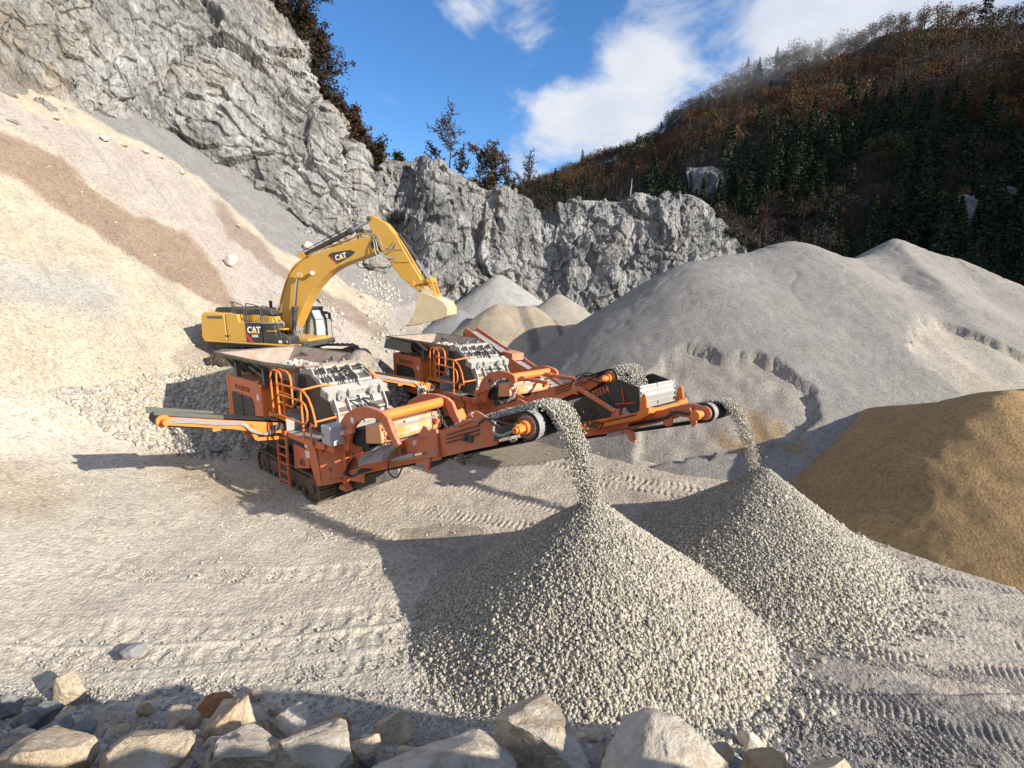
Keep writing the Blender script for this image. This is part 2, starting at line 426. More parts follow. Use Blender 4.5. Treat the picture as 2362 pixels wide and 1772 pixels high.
class MB:
    """collects shapes (local coordinates) into ONE mesh object"""
    def __init__(s): s.v = []; s.f = []
    def add(s, vs, fs):
        n = len(s.v); s.v += [tuple(v) for v in vs]; s.f += [tuple(i + n for i in f) for f in fs]; return s
    def box(s, x0, x1, y0, y1, z0, z1):
        vs = [(x, y, z) for x in (x0, x1) for y in (y0, y1) for z in (z0, z1)]
        return s.add(vs, [(0,1,3,2),(4,6,7,5),(0,4,5,1),(2,3,7,6),(0,2,6,4),(1,5,7,3)])
    def prism(s, prof, y0, y1):
        """prof: [(x,z)] outline in the x-z plane, extruded y0..y1; y may be a pair list per point"""
        n = len(prof)
        vs = [(p[0], y0, p[1]) for p in prof] + [(p[0], y1, p[1]) for p in prof]
        fs = [tuple(range(n)), tuple(range(2 * n - 1, n - 1, -1))]
        for i in range(n): j = (i + 1) % n; fs.append((i, i + n, j + n, j))
        return s.add(vs, fs)
    def strip(s, outer, inner, y0, y1):
        """closed band between two open polylines of equal length (x,z), extruded in y"""
        n = len(outer)
        for i in range(n - 1):
            s.prism([outer[i], outer[i+1], inner[i+1], inner[i]], y0, y1)
        return s
    def slab(s, pts, t):
        """planar polygon pts (3D) thickened by t along its normal"""
        P = [Vector(p) for p in pts]; nrm = (P[1] - P[0]).cross(P[2] - P[0]).normalized() * t
        n = len(P); vs = P + [p + nrm for p in P]
        fs = [tuple(range(n)), tuple(range(2 * n - 1, n - 1, -1))]
        for i in range(n): j = (i + 1) % n; fs.append((i, i + n, j + n, j))
        return s.add(vs, fs)
    def cyl(s, p0, p1, r0, r1=None, seg=16, cap=True):
        r1 = r0 if r1 is None else r1
        p0 = Vector(p0); p1 = Vector(p1); d = (p1 - p0)
        if d.length < 1e-6: return s
        d.normalize()
        a = d.orthogonal().normalized(); b = d.cross(a)
        vs = []
        for p, r in ((p0, r0), (p1, r1)):
            for i in range(seg):
                t = 2 * math.pi * i / seg
                vs.append(p + a * (math.cos(t) * r) + b * (math.sin(t) * r))
        fs = [(i, (i + 1) % seg, seg + (i + 1) % seg, seg + i) for i in range(seg)]
        if cap: fs += [tuple(range(seg - 1, -1, -1)), tuple(range(seg, 2 * seg))]
        return s.add(vs, fs)
    def tube(s, pts, r, seg=8, smooth_n=0, closed=False):
        P = [Vector(p) for p in pts]
        if smooth_n:
            Q = []
            n = len(P)
            for i in range(n - 1 if not closed else n):
                p0 = P[i - 1] if (i > 0 or closed) else P[i]; p1 = P[i]; p2 = P[(i + 1) % n]; p3 = P[(i + 2) % n] if (i + 2 < n or closed) else p2
                for k in range(smooth_n):
                    t = k / smooth_n
                    Q.append(0.5 * ((2 * p1) + (p2 - p0) * t + (2 * p0 - 5 * p1 + 4 * p2 - p3) * t * t + (3 * p1 - p0 - 3 * p2 + p3) * t ** 3))
            if not closed: Q.append(P[-1])
            P = Q
        n = len(P); vs = []; prev = None
        for i in range(n):
            if closed: d = P[(i + 1) % n] - P[i - 1]
            else: d = P[min(i + 1, n - 1)] - P[max(i - 1, 0)]
            if d.length < 1e-9: d = Vector((0, 0, 1))
            d.normalize()
            if prev is None: a = d.orthogonal().normalized()
            else:
                a = prev - d * prev.dot(d)
                a = a.normalized() if a.length > 1e-6 else d.orthogonal().normalized()
            prev = a; b = d.cross(a)
            rr = r[i] if isinstance(r, (list, tuple)) and i < len(r) else (r if not isinstance(r, (list, tuple)) else r[-1])
            for k in range(seg):
                t = 2 * math.pi * k / seg
                vs.append(P[i] + a * math.cos(t) * rr + b * math.sin(t) * rr)
        fs = []
        for i in range(n if closed else n - 1):
            j = (i + 1) % n
            for k in range(seg):
                l = (k + 1) % seg
                fs.append((i * seg + k, i * seg + l, j * seg + l, j * seg + k))
        if not closed: fs += [tuple(range(seg - 1, -1, -1)), tuple((n - 1) * seg + k for k in range(seg))]
        return s.add(vs, fs)
    def beam(s, p0, p1, w, h, up=(0, 0, 1)):
        p0 = Vector(p0); p1 = Vector(p1); d = (p1 - p0).normalized(); up = Vector(up)
        sd_ = d.cross(up)
        if sd_.length < 1e-4: sd_ = d.orthogonal()
        sd_.normalize(); u = sd_.cross(d)
        vs = [p + sd_ * (a * w / 2) + u * (b * h / 2) for p in (p0, p1) for a in (-1, 1) for b in (-1, 1)]
        return s.add(vs, [(0,1,3,2),(4,6,7,5),(0,4,5,1),(2,3,7,6),(0,2,6,4),(1,5,7,3)])
    def build(s, name, mat, parent=None, bevel=0.0, smooth=False, **kw):
        me = bpy.data.meshes.new(name); me.from_pydata(s.v, [], s.f); me.validate()
        bm = bmesh.new(); bm.from_mesh(me); bmesh.ops.recalc_face_normals(bm, faces=bm.faces); bm.to_mesh(me); bm.free()
        if smooth:
            me.polygons.foreach_set('use_smooth', [True] * len(me.polygons))
            try: me.set_sharp_from_angle(angle=R(40))
            except Exception: pass
        o = bpy.data.objects.new(name, me)
        link(o, parent, mat, **kw)
        if bevel:
            b = o.modifiers.new('bevel', 'BEVEL'); b.width = bevel; b.segments = 1; b.limit_method = 'ANGLE'
        return o

def text_mesh(body, size, name, mat, parent, origin, xdir, updir, extrude=0.004, squash=1.0, bold=0.0, align='LEFT'):
    cu = bpy.data.curves.new(name, 'FONT'); cu.body = body; cu.size = size; cu.extrude = extrude; cu.offset = bold; cu.align_x = align
    o = bpy.data.objects.new(name, cu); COL.objects.link(o)
    dg = bpy.context.evaluated_depsgraph_get()
    me = bpy.data.meshes.new_from_object(o.evaluated_get(dg))
    bpy.data.objects.remove(o); bpy.data.curves.remove(cu)
    x = Vector(xdir).normalized(); u = Vector(updir).normalized(); n = x.cross(u).normalized(); u = n.cross(x)
    mtx = Matrix((x * squash, u, n)).transposed().to_4x4(); mtx.translation = Vector(origin)
    me.transform(mtx)
    me.materials.clear()
    t = bpy.data.objects.new(name, me)
    return link(t, parent, mat)

# ------------------------------------------------------------------ region masks (world coordinates)
def soft_poly(x, y, poly, r):
    m = 0
    for k in range(8):
        a = k * math.pi / 4; rr = r * (1.0 if k % 2 else .55)
        m = m + in_poly(x + rr * math.cos(a), y + rr * math.sin(a), poly)
    return (m + in_poly(x, y, poly) * 2) / 10.0

def in_poly(x, y, poly):
    inside = np.zeros(x.shape, bool); n = len(poly); j = n - 1
    for i in range(n):
        xi, yi = poly[i]; xj, yj = poly[j]
        c = ((yi > y) != (yj > y)) & (x < (xj - xi) * (y - yi) / ((yj - yi) + 1e-12) + xi)
        inside ^= c; j = i
    return inside

REG = {
'grey': [(-25.1, 29.1), (-25.6, 34.6), (-23.4, 34.7), (-20.9, 35.5), (-18.6, 35.8), (-15.9, 35.6), (-12.9, 36.4), (-10.2, 37.5), (-7.7, 38.8), (-8.8, 36.0), (-11.4, 33.4), (-13.5, 33.2), (-15.5, 31.6), (-17.9, 31.9), (-20.4, 32.0), (-22.3, 31.1), (-23.0, 30.3), (-24.2, 29.6)],
'brown': [(-24.1, 22.8), (-23.3, 23.9), (-22.4, 24.5), (-20.8, 24.2), (-19.3, 24.7), (-18.9, 25.3), (-17.8, 26.2), (-16.7, 25.9), (-14.6, 24.4), (-13.9, 23.9), (-14.5, 22.9), (-15.8, 22.7), (-17.5, 22.2), (-19.3, 22.1), (-20.8, 21.7), (-22.1, 21.5), (-22.5, 21.0)],
'strip': [(-19.1, 31.1), (-18.5, 31.4), (-17.3, 30.7), (-16.3, 31.0), (-14.5, 29.9), (-12.8, 30.6), (-11.3, 31.3), (-9.6, 31.4), (-8.4, 31.5), (-8.6, 29.9), (-10.3, 29.8), (-11.8, 29.2), (-13.3, 29.0), (-14.6, 28.4), (-16.0, 29.1), (-16.8, 28.2)],
'pink': [(-27.1, 26.2), (-24.8, 25.7), (-23.6, 28.0), (-22.1, 30.9), (-18.8, 31.5), (-16.1, 30.4), (-13.8, 30.1), (-10.4, 30.2), (-8.8, 28.4), (-10.7, 26.1), (-13.6, 23.3), (-16.5, 25.8), (-17.9, 26.3), (-19.3, 24.9), (-20.9, 24.4), (-23.1, 24.6), (-24.4, 23.2)],
'rubblegrey': [(-19.7, 17.8), (-18.7, 18.3), (-17.9, 19.2), (-17.2, 20.2), (-16.4, 19.9), (-16.1, 18.7), (-16.9, 17.6), (-17.6, 17.0), (-18.4, 16.4)],
'ramp': [(-15.9, 13.6), (-15.1, 14.5), (-13.9, 15.8), (-13.1, 16.2), (-12.1, 16.4), (-10.7, 16.2), (-8.5, 14.7), (-5.3, 12.0), (-1.0, 8.2), (-0.7, 2.8), (-14.0, 2.8), (-22.0, 8)],
'soil': [(-14.6, 12.2), (-13.8, 12.4), (-12.4, 12.1), (-11.4, 11.2), (-11.5, 10.1), (-12.1, 9.8)],
'soil2': [(-12.3, 15.0), (-10.9, 15.1), (-9.0, 13.5), (-7.6, 13.1), (-6.5, 12.4), (-7.1, 12.1), (-8.4, 12.3), (-9.8, 13.0), (-11.2, 13.8)],
'mud': [(-2.7, 17.7), (-1.3, 18.5), (0.3, 18.8), (2.4, 18.2), (2.4, 16.7), (0.9, 15.9), (-0.8, 15.5), (-1.9, 15.8)],
'mud2': [(-3.2, 11.1), (-1.8, 11.5), (-0.8, 11.2), (-0.9, 10.6), (-2.0, 10.3), (-2.9, 10.6)],
'darktrack': [(3.7, 7.0), (4.9, 7.2), (5.8, 6.7), (6.5, 6.2), (7.9, 5.5), (6.3, 5.2), (5.3, 5.6), (4.5, 6.0), (3.6, 6.3)],
'darkgrav': [(2.8, 5.2), (3.9, 5.4), (4.5, 5.0), (4.9, 4.7), (4.4, 2.8), (1.0, 2.8), (.5, 4.6)],
}

SOFT = dict(ramp=.8, pink=.35, brown=.22, strip=.25, rubblegrey=.8, soil=.9, soil2=.7)
def ground_colour(x, y, z):
    o = x * 0
    px = x + 0.45 * fbm(x * .8, y * .8, o + 1, 4); py = y + 0.45 * fbm(x * .8, y * .8, o + 7, 4)
    q = -0.85 * x + 0.5 * y - 18.6
    s = 0.5 * x + 0.85 * y
    c = np.empty(x.shape + (3,)); c[:] = (.64, .57, .465)
    def put(mask, col, k=1.0):
        m = (mask * k)[..., None]
        c[:] = c * (1 - m) + np.array(col) * m
    # working floor: paler towards the right, greyer where driven on
    n = fbm(x * .25, y * .25, o + 3, 4)
    put(sstep(-.1, .35, n), (.49, .45, .395), .5)
    put(sstep(3, 5, x) * sstep(9.5, 6, y), (.60, .525, .44), .7)
    put(sstep(0.5, 3, x) * sstep(20, 12, y) * sstep(8, 10, y), (.58, .49, .40), .6)
    # talus
    put(sstep(-.6, .6, q), (.60, .53, .41))
    put(sstep(3.0, 6.0, q) * sstep(26, 30, s), (.50, .455, .41))
    put(sstep(.5, 1.5, q) * sstep(18, 22, s) * sstep(-1, .5, x + 9), (.42, .385, .35))
    streak = fbm(s * .9, q * .12, o + 5, 4)
    put(sstep(.0, .4, streak) * sstep(.5, 2, q), (.47, .44, .38), .5)
    put(sstep(.15, .5, -streak) * sstep(.5, 2, q), (.58, .515, .40), .45)
    put(soft_poly(px, py, REG['ramp'], SOFT['ramp']), (.69, .63, .53))
    put(soft_poly(px, py, REG['pink'], SOFT['pink']), (.52, .465, .41))
    put(soft_poly(px, py, REG['brown'], SOFT['brown']), (.36, .27, .20))
    put(soft_poly(px, py, REG['strip'], SOFT['strip']), (.36, .29, .24))
    put(sstep(15.2, 16.0, q) * sstep(26, 30, s), (.30, .30, .295), .9)
    put(soft_poly(px * .6 + x * .4, py * .6 + y * .4, REG['grey'], .2), (.275, .272, .265))
    put(soft_poly(px * .5 + x * .5, py * .5 + y * .5, [(-25.1,29.1),(-24.2,29.6),(-23,30.3),(-22.3,31.1),(-20.4,32),(-17.9,31.9),(-15.5,31.6),(-13.5,33.2),(-11.4,33.4),(-8.8,36),(-4,46),(-37,46),(-33,30),(-27.2,27.5)], .3), (.315, .31, .30))
    st2 = fbm(s * 2.2, q * .18, o + 15, 4)
    put(sstep(.1, .45, st2) * sstep(3, 5, q), (.30, .28, .26), .35)
    put(soft_poly(px, py, REG['rubblegrey'], SOFT['rubblegrey']), (.46, .45, .43), .8)
    put(soft_poly(px, py, REG['soil'], SOFT['soil']), (.55, .44, .29), .7)
    put(soft_poly(px, py, REG['soil2'], SOFT['soil2']), (.50, .39, .25), .75)
    put(in_poly(px, py, REG['mud']).astype(float), (.36, .315, .235), .9)
    put(in_poly(px, py, REG['mud2']).astype(float), (.40, .35, .27), .8)
    put(in_poly(px, py, REG['darktrack']).astype(float), (.30, .28, .26), .8)
    put(in_poly(px, py, REG['darkgrav']).astype(float), (.20, .20, .205), .85)
    # bank below the camera
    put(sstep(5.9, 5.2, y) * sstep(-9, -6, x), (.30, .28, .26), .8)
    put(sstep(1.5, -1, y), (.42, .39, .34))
    put(((z > 2.0) & (x > -14) & (x < -6) & (y > 18.6) & (y < 23.5)).astype(float), (.40, .34, .29), .8)
    wet = np.maximum(in_poly(px, py, REG['mud']), 0.6 * in_poly(px, py, REG['mud2']))
    return c, wet

# tyre and track marks pressed into the floor: (x0,y0,x1,y1,width,pitch,depth,slant)
TREADS = [(4.0, 7.6, 10.5, 5.7, .26, .10, .05, -.35), (3.2, 5.75, 8.5, 4.25, .26, .105, .045, .35), (7.6, 9.4, 13, 8.1, .22, .11, .05, .3), (-9.5, 9.0, -1.8, 9.3, .26, .34, .04, .4), (3.2, 6.6, 9.5, 4.9, .30, .105, .045, .35), (3.6, 6.15, 9.5, 4.45, .26, .105, .045, -.35), (6.4, 7.9, 11.5, 6.6, .25, .11, .05, .4),
          (6.9, 8.4, 12, 7.3, .2, .11, .04, -.3), (-3.9, 12.8, 2.0, 10.9, .28, .16, .05, 0.1), (-2.4, 14.2, 3.2, 11.6, .28, .16, .05, 0.1),
          (-5.2, 11.6, -1.2, 9.9, .28, .16, .04, 0.1), (1.0, 15.9, 7.0, 13.2, .3, .2, .06, .2), (2.0, 14.6, 7.0, 12.6, .25, .2, .05, -.2),
          (-8.8, 7.2, -.9, 8.0, .30, .36, .05, .5), (-8.8, 6.6, -.9, 7.35, .22, .36, .05, -.5), (-7.5, 5.9, -1.2, 6.9, .2, .3, .04, .3)]

def tread_disp(x, y):
    z = x * 0
    for x0, y0, x1, y1, w, pitch, dep, sl in TREADS:
        L = math.hypot(x1 - x0, y1 - y0); ux, uy = (x1 - x0) / L, (y1 - y0) / L
        s = (x - x0) * ux + (y - y0) * uy; c = -(x - x0) * uy + (y - y0) * ux + 0.12 * np.sin(s * .55)
        m = sstep(w * 1.15, w * .85, np.abs(c)) * sstep(-.3, .5, s) * sstep(L + .3, L - .5, s)
        m = m * sstep(-.75, -.1, perlin(x * .9, y * .9, x * 0 + dep * 100))
        pat = np.sin(2 * np.pi * (s + sl * np.abs(c)) / pitch)
        brk = sstep(-.55, .35, fbm(x * 2.6, y * 2.6, x * 0 + 8, 3)); z = z + m * (dep * .46 * np.tanh(1.5 * pat) * brk - dep * .45)
        rim = np.exp(-((np.abs(c) - w * 1.15) / .05) ** 2) * sstep(-.3, .5, s) * sstep(L + .3, L - .5, s)
        z = z + rim * .010
    return z

def build_ground():
    # polar grid about the quarry floor in front of the bench, finer where it is near
    th = np.concatenate([np.linspace(-180, -62, 24)[:-1], np.linspace(-62, 62, 1000), np.linspace(62, 180, 24)[1:]])
    r = np.concatenate([[0.3, 0.8, 1.3, 1.8], np.geomspace(2.3, 75, 760), [100, 200, 500, 1500, 3000]])
    T, RR = np.meshgrid(np.radians(th), r)
    x = RR * np.sin(T); y = RR * np.cos(T)
    z = terrain(x, y)
    near = sstep(22, 14, RR)
    z = z + tread_disp(x, y)
    z = z + near * 0.013 * fbm(x * 4.5, y * 4.5, x * 0, 3, ridged=True)
    q = -0.85 * x + 0.5 * y - 18.6
    z = np.where(RR > 90, np.minimum(z, 2.0) * 0 - 1.0, z)
    z = np.minimum(z, 34)
    mud = in_poly(x + .2 * perlin(x, y, x * 0), y, REG['mud'])
    z = np.where(mud, z * .15 - .0, z)
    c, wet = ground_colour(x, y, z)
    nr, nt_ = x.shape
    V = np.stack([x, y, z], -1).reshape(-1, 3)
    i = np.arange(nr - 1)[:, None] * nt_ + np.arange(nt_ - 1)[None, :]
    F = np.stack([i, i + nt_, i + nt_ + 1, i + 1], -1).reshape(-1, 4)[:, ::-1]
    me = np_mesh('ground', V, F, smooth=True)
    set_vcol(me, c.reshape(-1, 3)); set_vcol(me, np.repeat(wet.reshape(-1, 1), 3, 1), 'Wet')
    link(bpy.data.objects.new('ground', me), mat=M['ground'], kind='structure')
build_ground()

# ------------------------------------------------------------------ cliffs
def catmull(P, n):
    """P (k,d) control points -> n samples"""
    P = np.asarray(P, float); k = len(P)
    t = np.linspace(0, k - 1 - 1e-9, n); i = t.astype(int); f = (t - i)[:, None]
    p0 = P[np.maximum(i - 1, 0)]; p1 = P[i]; p2 = P[np.minimum(i + 1, k - 1)]; p3 = P[np.minimum(i + 2, k - 1)]
    return 0.5 * (2 * p1 + (p2 - p0) * f + (2 * p0 - 5 * p1 + 4 * p2 - p3) * f ** 2 + (3 * p1 - p0 - 3 * p2 + p3) * f ** 3)

K = 2362 / 2211.0
def wp(u, v, D):
    """photo position (2211 wide) at forward distance D, in world metres"""
    d = pix_dir(u * K, v * K); t = D / d[1]
    return (d[0] * t, D, CAM_H + d[2] * t)

def patch(rows, nu, nv):
    """rows: list of rows of world points -> (nv,nu,3)"""
    rr = np.array([catmull(r, nu) for r in rows])
    out = np.empty((nv, nu, 3))
    for j in range(nu): out[:, j] = catmull(rr[:, j], nv)
    return out

def grid_mesh(name, P, smooth=True):
    nv, nu = P.shape[:2]
    i = np.arange(nv - 1)[:, None] * nu + np.arange(nu - 1)[None, :]
    F = np.stack([i, i + 1, i + nu + 1, i + nu], -1).reshape(-1, 4)
    return np_mesh(name, P.reshape(-1, 3), F, smooth)

def normals(P):
    du = np.gradient(P, axis=1); dv = np.gradient(P, axis=0)
    n = np.cross(du, dv); n /= np.linalg.norm(n, axis=2, keepdims=True) + 1e-9
    return n

def crag(P, amp, fr, ax=(1, 1, 1), seed=0.0):
    x, y, z = P[..., 0] * fr * ax[0] + seed, P[..., 1] * fr * ax[1], P[..., 2] * fr * ax[2]
    w = fbm(x * .6, y * .6, z * .6, 3)
    a = fbm(x + w, y + w, z, 5, gain=.55, ridged=True)
    b = fbm(x * 2.7, y * 2.7, z * 2.7 + 5, 4, gain=.6, ridged=True)
    st = fbm(x * 1.1 + 9, y * 1.1, z * 1.1, 3)
    st = np.round(st * 5) / 5 * .5 + st * .5            # broken ledges
    return amp * (a * .55 + b * .22 + st * .9)
_J = np.random.RandomState(23).uniform(0, 1, (512, 7))
def facets(P, size, stretch=(1, 1, 1), seed=0, tilt=.55):
    """broken rock: every cell of a 3D cellular pattern is one tilted flat block face"""
    q = P / (size * np.array(stretch)) + seed
    c = np.floor(q).astype(np.int64); best = np.full(q.shape[:-1], 9.0); val = np.zeros(q.shape[:-1])
    for dx in (-1, 0, 1):
        for dy in (-1, 0, 1):
            for dz in (-1, 0, 1):
                k = c + np.array([dx, dy, dz])
                h = _J[_P[_P[_P[k[..., 0] & 511] + (k[..., 1] & 511)] + (k[..., 2] & 511)]]
                d = q - (k + h[..., :3]); d2 = (d ** 2).sum(-1)
                v = h[..., 3] - .5 + tilt * 2 * (d * (h[..., 4:7] - .5)).sum(-1)
                m = d2 < best; best = np.where(m, d2, best); val = np.where(m, v, val)
    return val
CLIFF = {}
def build_cliffs():
    # left wall: rows from foot to rim
    rows = [
        [wp(-420, 160, 28.5), wp(-200, 200, 29.5), wp(0, 300, 31), wp(170, 380, 34), wp(330, 470, 37.5), wp(520, 590, 40), wp(700, 690, 42), wp(800, 720, 43.5), wp(845, 720, 46), wp(800, 690, 55)],
        [wp(-420, -100, 31), wp(-200, -60, 32), wp(0, 100, 34), wp(180, 180, 37.5), wp(340, 250, 40), wp(520, 370, 42), wp(680, 480, 43.5), wp(775, 560, 44.5), wp(815, 590, 47), wp(780, 580, 56)],
        [wp(-420, -300, 33), wp(-200, -250, 34), wp(20, -60, 36), wp(200, 40, 39.5), wp(370, 120, 42), wp(540, 230, 44), wp(670, 350, 45.5), wp(752, 450, 46), wp(792, 470, 48), wp(740, 470, 58)],
        [wp(-420, -600, 36), wp(-150, -480, 37), wp(60, -240, 40), wp(240, -130, 43), wp(420, -30, 46), wp(560, 90, 48), wp(665, 235, 48), wp(735, 345, 47.5), wp(780, 385, 49), wp(720, 400, 60)],
        [wp(-420, -900, 40), wp(-100, -700, 42), wp(120, -420, 46), wp(300, -260, 50), wp(460, -140, 53), wp(575, 0, 54), wp(672, 170, 51), wp(738, 300, 49), wp(778, 350, 50), wp(715, 360, 62)],
        [wp(-420, -900, 46), wp(-100, -700, 48), wp(120, -410, 54), wp(300, -245, 60), wp(470, -120, 64), wp(590, 30, 64), wp(680, 200, 60), wp(740, 320, 56), wp(780, 362, 55), wp(700, 380, 66)],
    ]
    def pull(p):
        u_ = 1105.5 + 993 * p[0] / (p[1] * math.cos(PITCH) - (p[2] - CAM_H) * math.sin(PITCH))
        f = float(np.interp(u_, [-200, 0, 170, 300, 480, 640, 760, 850], [.80, .80, .81, .87, .86, .845, .855, .86]))
        return (p[0] * f, p[1] * f, CAM_H + (p[2] - CAM_H) * f)
    rows = [[pull(p) if j < len(r) - 1 else p for j, p in enumerate(r)] for r in rows]
    P = patch(rows, 760, 560)
    n = normals(P)
    s = 1.0 if (n[..., 1].mean() < 0) else -1.0
    u = np.linspace(0, 1, P.shape[1])[None, :]
    # strata dip down to the right: stretch the noise along the dip
    dip = P @ np.array([[.82, .0, .57], [0, 1, 0], [-.57, 0, .82]])
    d = crag(dip, 1.5, .16, (.42, 1, 1.3)) + crag(dip, .55, .6, (.42, 1, 1.25), 3.3) + crag(dip, .22, 1.7, (.5, 1, 1.2), 7.3)
    wq = dip + .5 * np.stack([fbm(dip[..., 0] * .4, dip[..., 1] * .4, dip[..., 2] * .4, 3)] * 3, -1)
    d = d * .62 + 1.1 * facets(wq, 5.2, (1.7, 1, .75), 1.3) + .55 * facets(wq, 2.1, (1.6, 1, .8), 5.1) + .32 * facets(wq, .9, (1.4, 1, .8), 9.7)
    P = P + n * s * (d * .95)[..., None]
    CLIFF['left'] = P
    me = grid_mesh('cliff', P, False)
    link(bpy.data.objects.new('cliff', me), mat=M['cliff_left'], kind='structure')
    # back wall
    top = [(700, 350, 53), (760, 352, 51), (800, 350, 49), (850, 350, 49), (900, 358, 49), (960, 372, 49), (1005, 388, 49.5), (1052, 414, 50), (1085, 408, 50), (1120, 434, 51), (1168, 468, 52), (1205, 460, 52), (1255, 437, 52),
           (1310, 440, 52), (1355, 441, 52.5), (1400, 438, 53), (1450, 434, 53), (1482, 424, 53), (1520, 440, 54), (1560, 480, 55), (1590, 530, 56), (1615, 590, 57), (1640, 640, 60)]
    def row(dv, dD, f):
        out = []
        for i, (u_, v_, D_) in enumerate(top):
            foot = 705
            out.append(wp(u_, v_ + (foot - v_) * f, D_ + dD))
        return out
    back = [(wp(u_, v_ - 2, D_ + 12)) for u_, v_, D_ in top]
    rows = [row(0, -6.5, 1.0), row(0, -5.6, .72), row(0, -4.2, .42), row(0, -2.6, .16), row(0, -1.2, 0.02), row(0, 1.5, -.012), back]
    P = patch(rows, 860, 420)
    n = normals(P)
    s = 1.0 if (n[..., 1].mean() < 0) else -1.0
    Q = P.copy()
    d = crag(Q, 1.5, .17, (1.15, 1, .85), 11) + crag(Q, .65, .55, (1.1, 1, .7), 2) + crag(Q, .28, 1.5, (1, 1, .8), 5)
    wq = Q + .6 * np.stack([fbm(Q[..., 0] * .4, Q[..., 1] * .4, Q[..., 2] * .4, 3)] * 3, -1)
    d = d * .55 + 1.15 * facets(wq, 4.6, (.85, 1, 1.5), 2.3) + .65 * facets(wq, 2.0, (.9, 1, 1.3), 6.1) + .4 * facets(wq, .9, (1, 1, 1.2), 8.7)
    # buttresses and gullies
    gx = Q[..., 0]
    but = 2.3 * fbm(gx * .14, gx * 0 + 2, Q[..., 2] * .03, 3) + 1.3 * np.exp(-((gx + 7.5) / 2.0) ** 2) - .5 * np.exp(-((gx + 2.3) / 2.2) ** 2) - 1.2 * np.exp(-((gx + 11.5) / 2.0) ** 2)
    k = np.linspace(0, 1, P.shape[0])[:, None]
    fade = sstep(.80, .66, k) * .95 + .05
    P = P + n * s * ((d + but * .8) * fade)[..., None]
    CLIFF['back'] = P
    me = grid_mesh('cliff', P, False)
    link(bpy.data.objects.new('cliff', me), mat=M['cliff_back'], kind='structure')
build_cliffs()

# ------------------------------------------------------------------ mountain
def build_mountain():
    base = [(940, 560, 150), (1200, 570, 140), (1450, 580, 118), (1620, 620, 100), (1800, 660, 92), (2000, 700, 84), (2211, 760, 78), (2600, 820, 74), (3200, 860, 80)]
    ridge = [(940, 470, 430), (1115, 425, 390), (1190, 398, 370), (1260, 368, 350), (1340, 340, 330), (1405, 312, 310), (1450, 268, 296), (1500, 238, 286), (1570, 200, 274), (1700, 142, 254), (1780, 130, 246), (1850, 108, 238), (1900, 78, 228), (2000, 62, 215), (2211, 50, 200), (2600, -40, 195), (3200, -40, 200)]
    b = catmull([wp(*p) for p in base], 260); r = catmull([wp(*p) for p in ridge], 260)
    nv = 150
    t = np.linspace(0, 1, nv)[:, None, None]
    P = b[None] * (1 - t) + r[None] * t
    x, y = P[..., 0], P[..., 1]
    s = np.sin(np.pi * t[..., 0])
    P[..., 2] += s * (7 * fbm(x * .02, y * .02, x * 0, 4) + 2.5 * fbm(x * .09, y * .09, x * 0 + 3, 3)) + 3.0 * s
    back = P[-1:] + np.array([0, 120, -60]); foot = P[:1] + np.array([0, -8, -12])
    P = np.concatenate([foot, P, back])
    me = grid_mesh('mountain', P)
    link(bpy.data.objects.new('mountain', me), mat=M['forest_floor'], kind='structure')
    return P[1:-1]
MP = build_mountain()

# ------------------------------------------------------------------ stockpiles
def ridge_h(x, y, segs, slope, k=3.0, soft=0.15):
    """height of heaps poured along 3D segments"""
    h = None
    for a, b in segs:
        a = np.array(a, float); b = np.array(b, float); d = b[:2] - a[:2]; L2 = max((d ** 2).sum(), 1e-9)
        t = np.clip(((x - a[0]) * d[0] + (y - a[1]) * d[1]) / L2, 0, 1)
        dist = np.sqrt((x - a[0] - t * d[0]) ** 2 + (y - a[1] - t * d[1]) ** 2 + soft) - math.sqrt(soft) * .6
        hh = a[2] + t * (b[2] - a[2]) - slope * dist
        h = hh if h is None else smax(h, hh, k)
    return h

def heap(name, hf, bbox, step, colf, mat, **kw):
    x0, x1, y0, y1 = bbox
    nx = int((x1 - x0) / step) + 1; ny = int((y1 - y0) / step) + 1
    x, y = np.meshgrid(np.linspace(x0, x1, nx), np.linspace(y0, y1, ny))
    z = hf(x, y); g = terrain(x, y)
    c = colf(x, y, z)
    i = np.arange(ny - 1)[:, None] * nx + np.arange(nx - 1)[None, :]
    F = np.stack([i, i + 1, i + nx + 1, i + nx], -1).reshape(-1, 4)
    ok = (z - g).ravel() > -0.12
    F = F[ok[F].any(1)]
    z = np.maximum(z, g - 0.15)
    used = np.unique(F); mp = np.full(nx * ny, -1); mp[used] = np.arange(len(used))
    V = np.stack([x, y, z], -1).reshape(-1, 3)[used]
    me = np_mesh(name, V, mp[F], True)
    set_vcol(me, c.reshape(-1, 3)[used])
    o = bpy.data.objects.new(name, me)
    return link(o, mat=mat, **kw)

def const_col(c, amp=.12, fr=.5):
    def f(x, y, z):
        n = 1 + amp * fbm(x * fr, y * fr, z * fr, 4)[..., None] * 2
        return np.array(c) * n
    return f

CARVE = [(5.0, 17.5), (5.4, 19.2), (7.2, 20.3), (8.2, 20.4), (9.1, 19.4), (10.4, 19.4), (11.3, 18.6), (11.6, 17.5), (11.4, 16.6), (10.3, 15.6), (8.6, 15.4), (4.4, 15.6)]
CARVE2 = [(17.2, 19.8), (19.5, 22.2), (21.0, 22.5), (23.5, 19.5), (22.5, 16.5), (18.0, 17.2)]

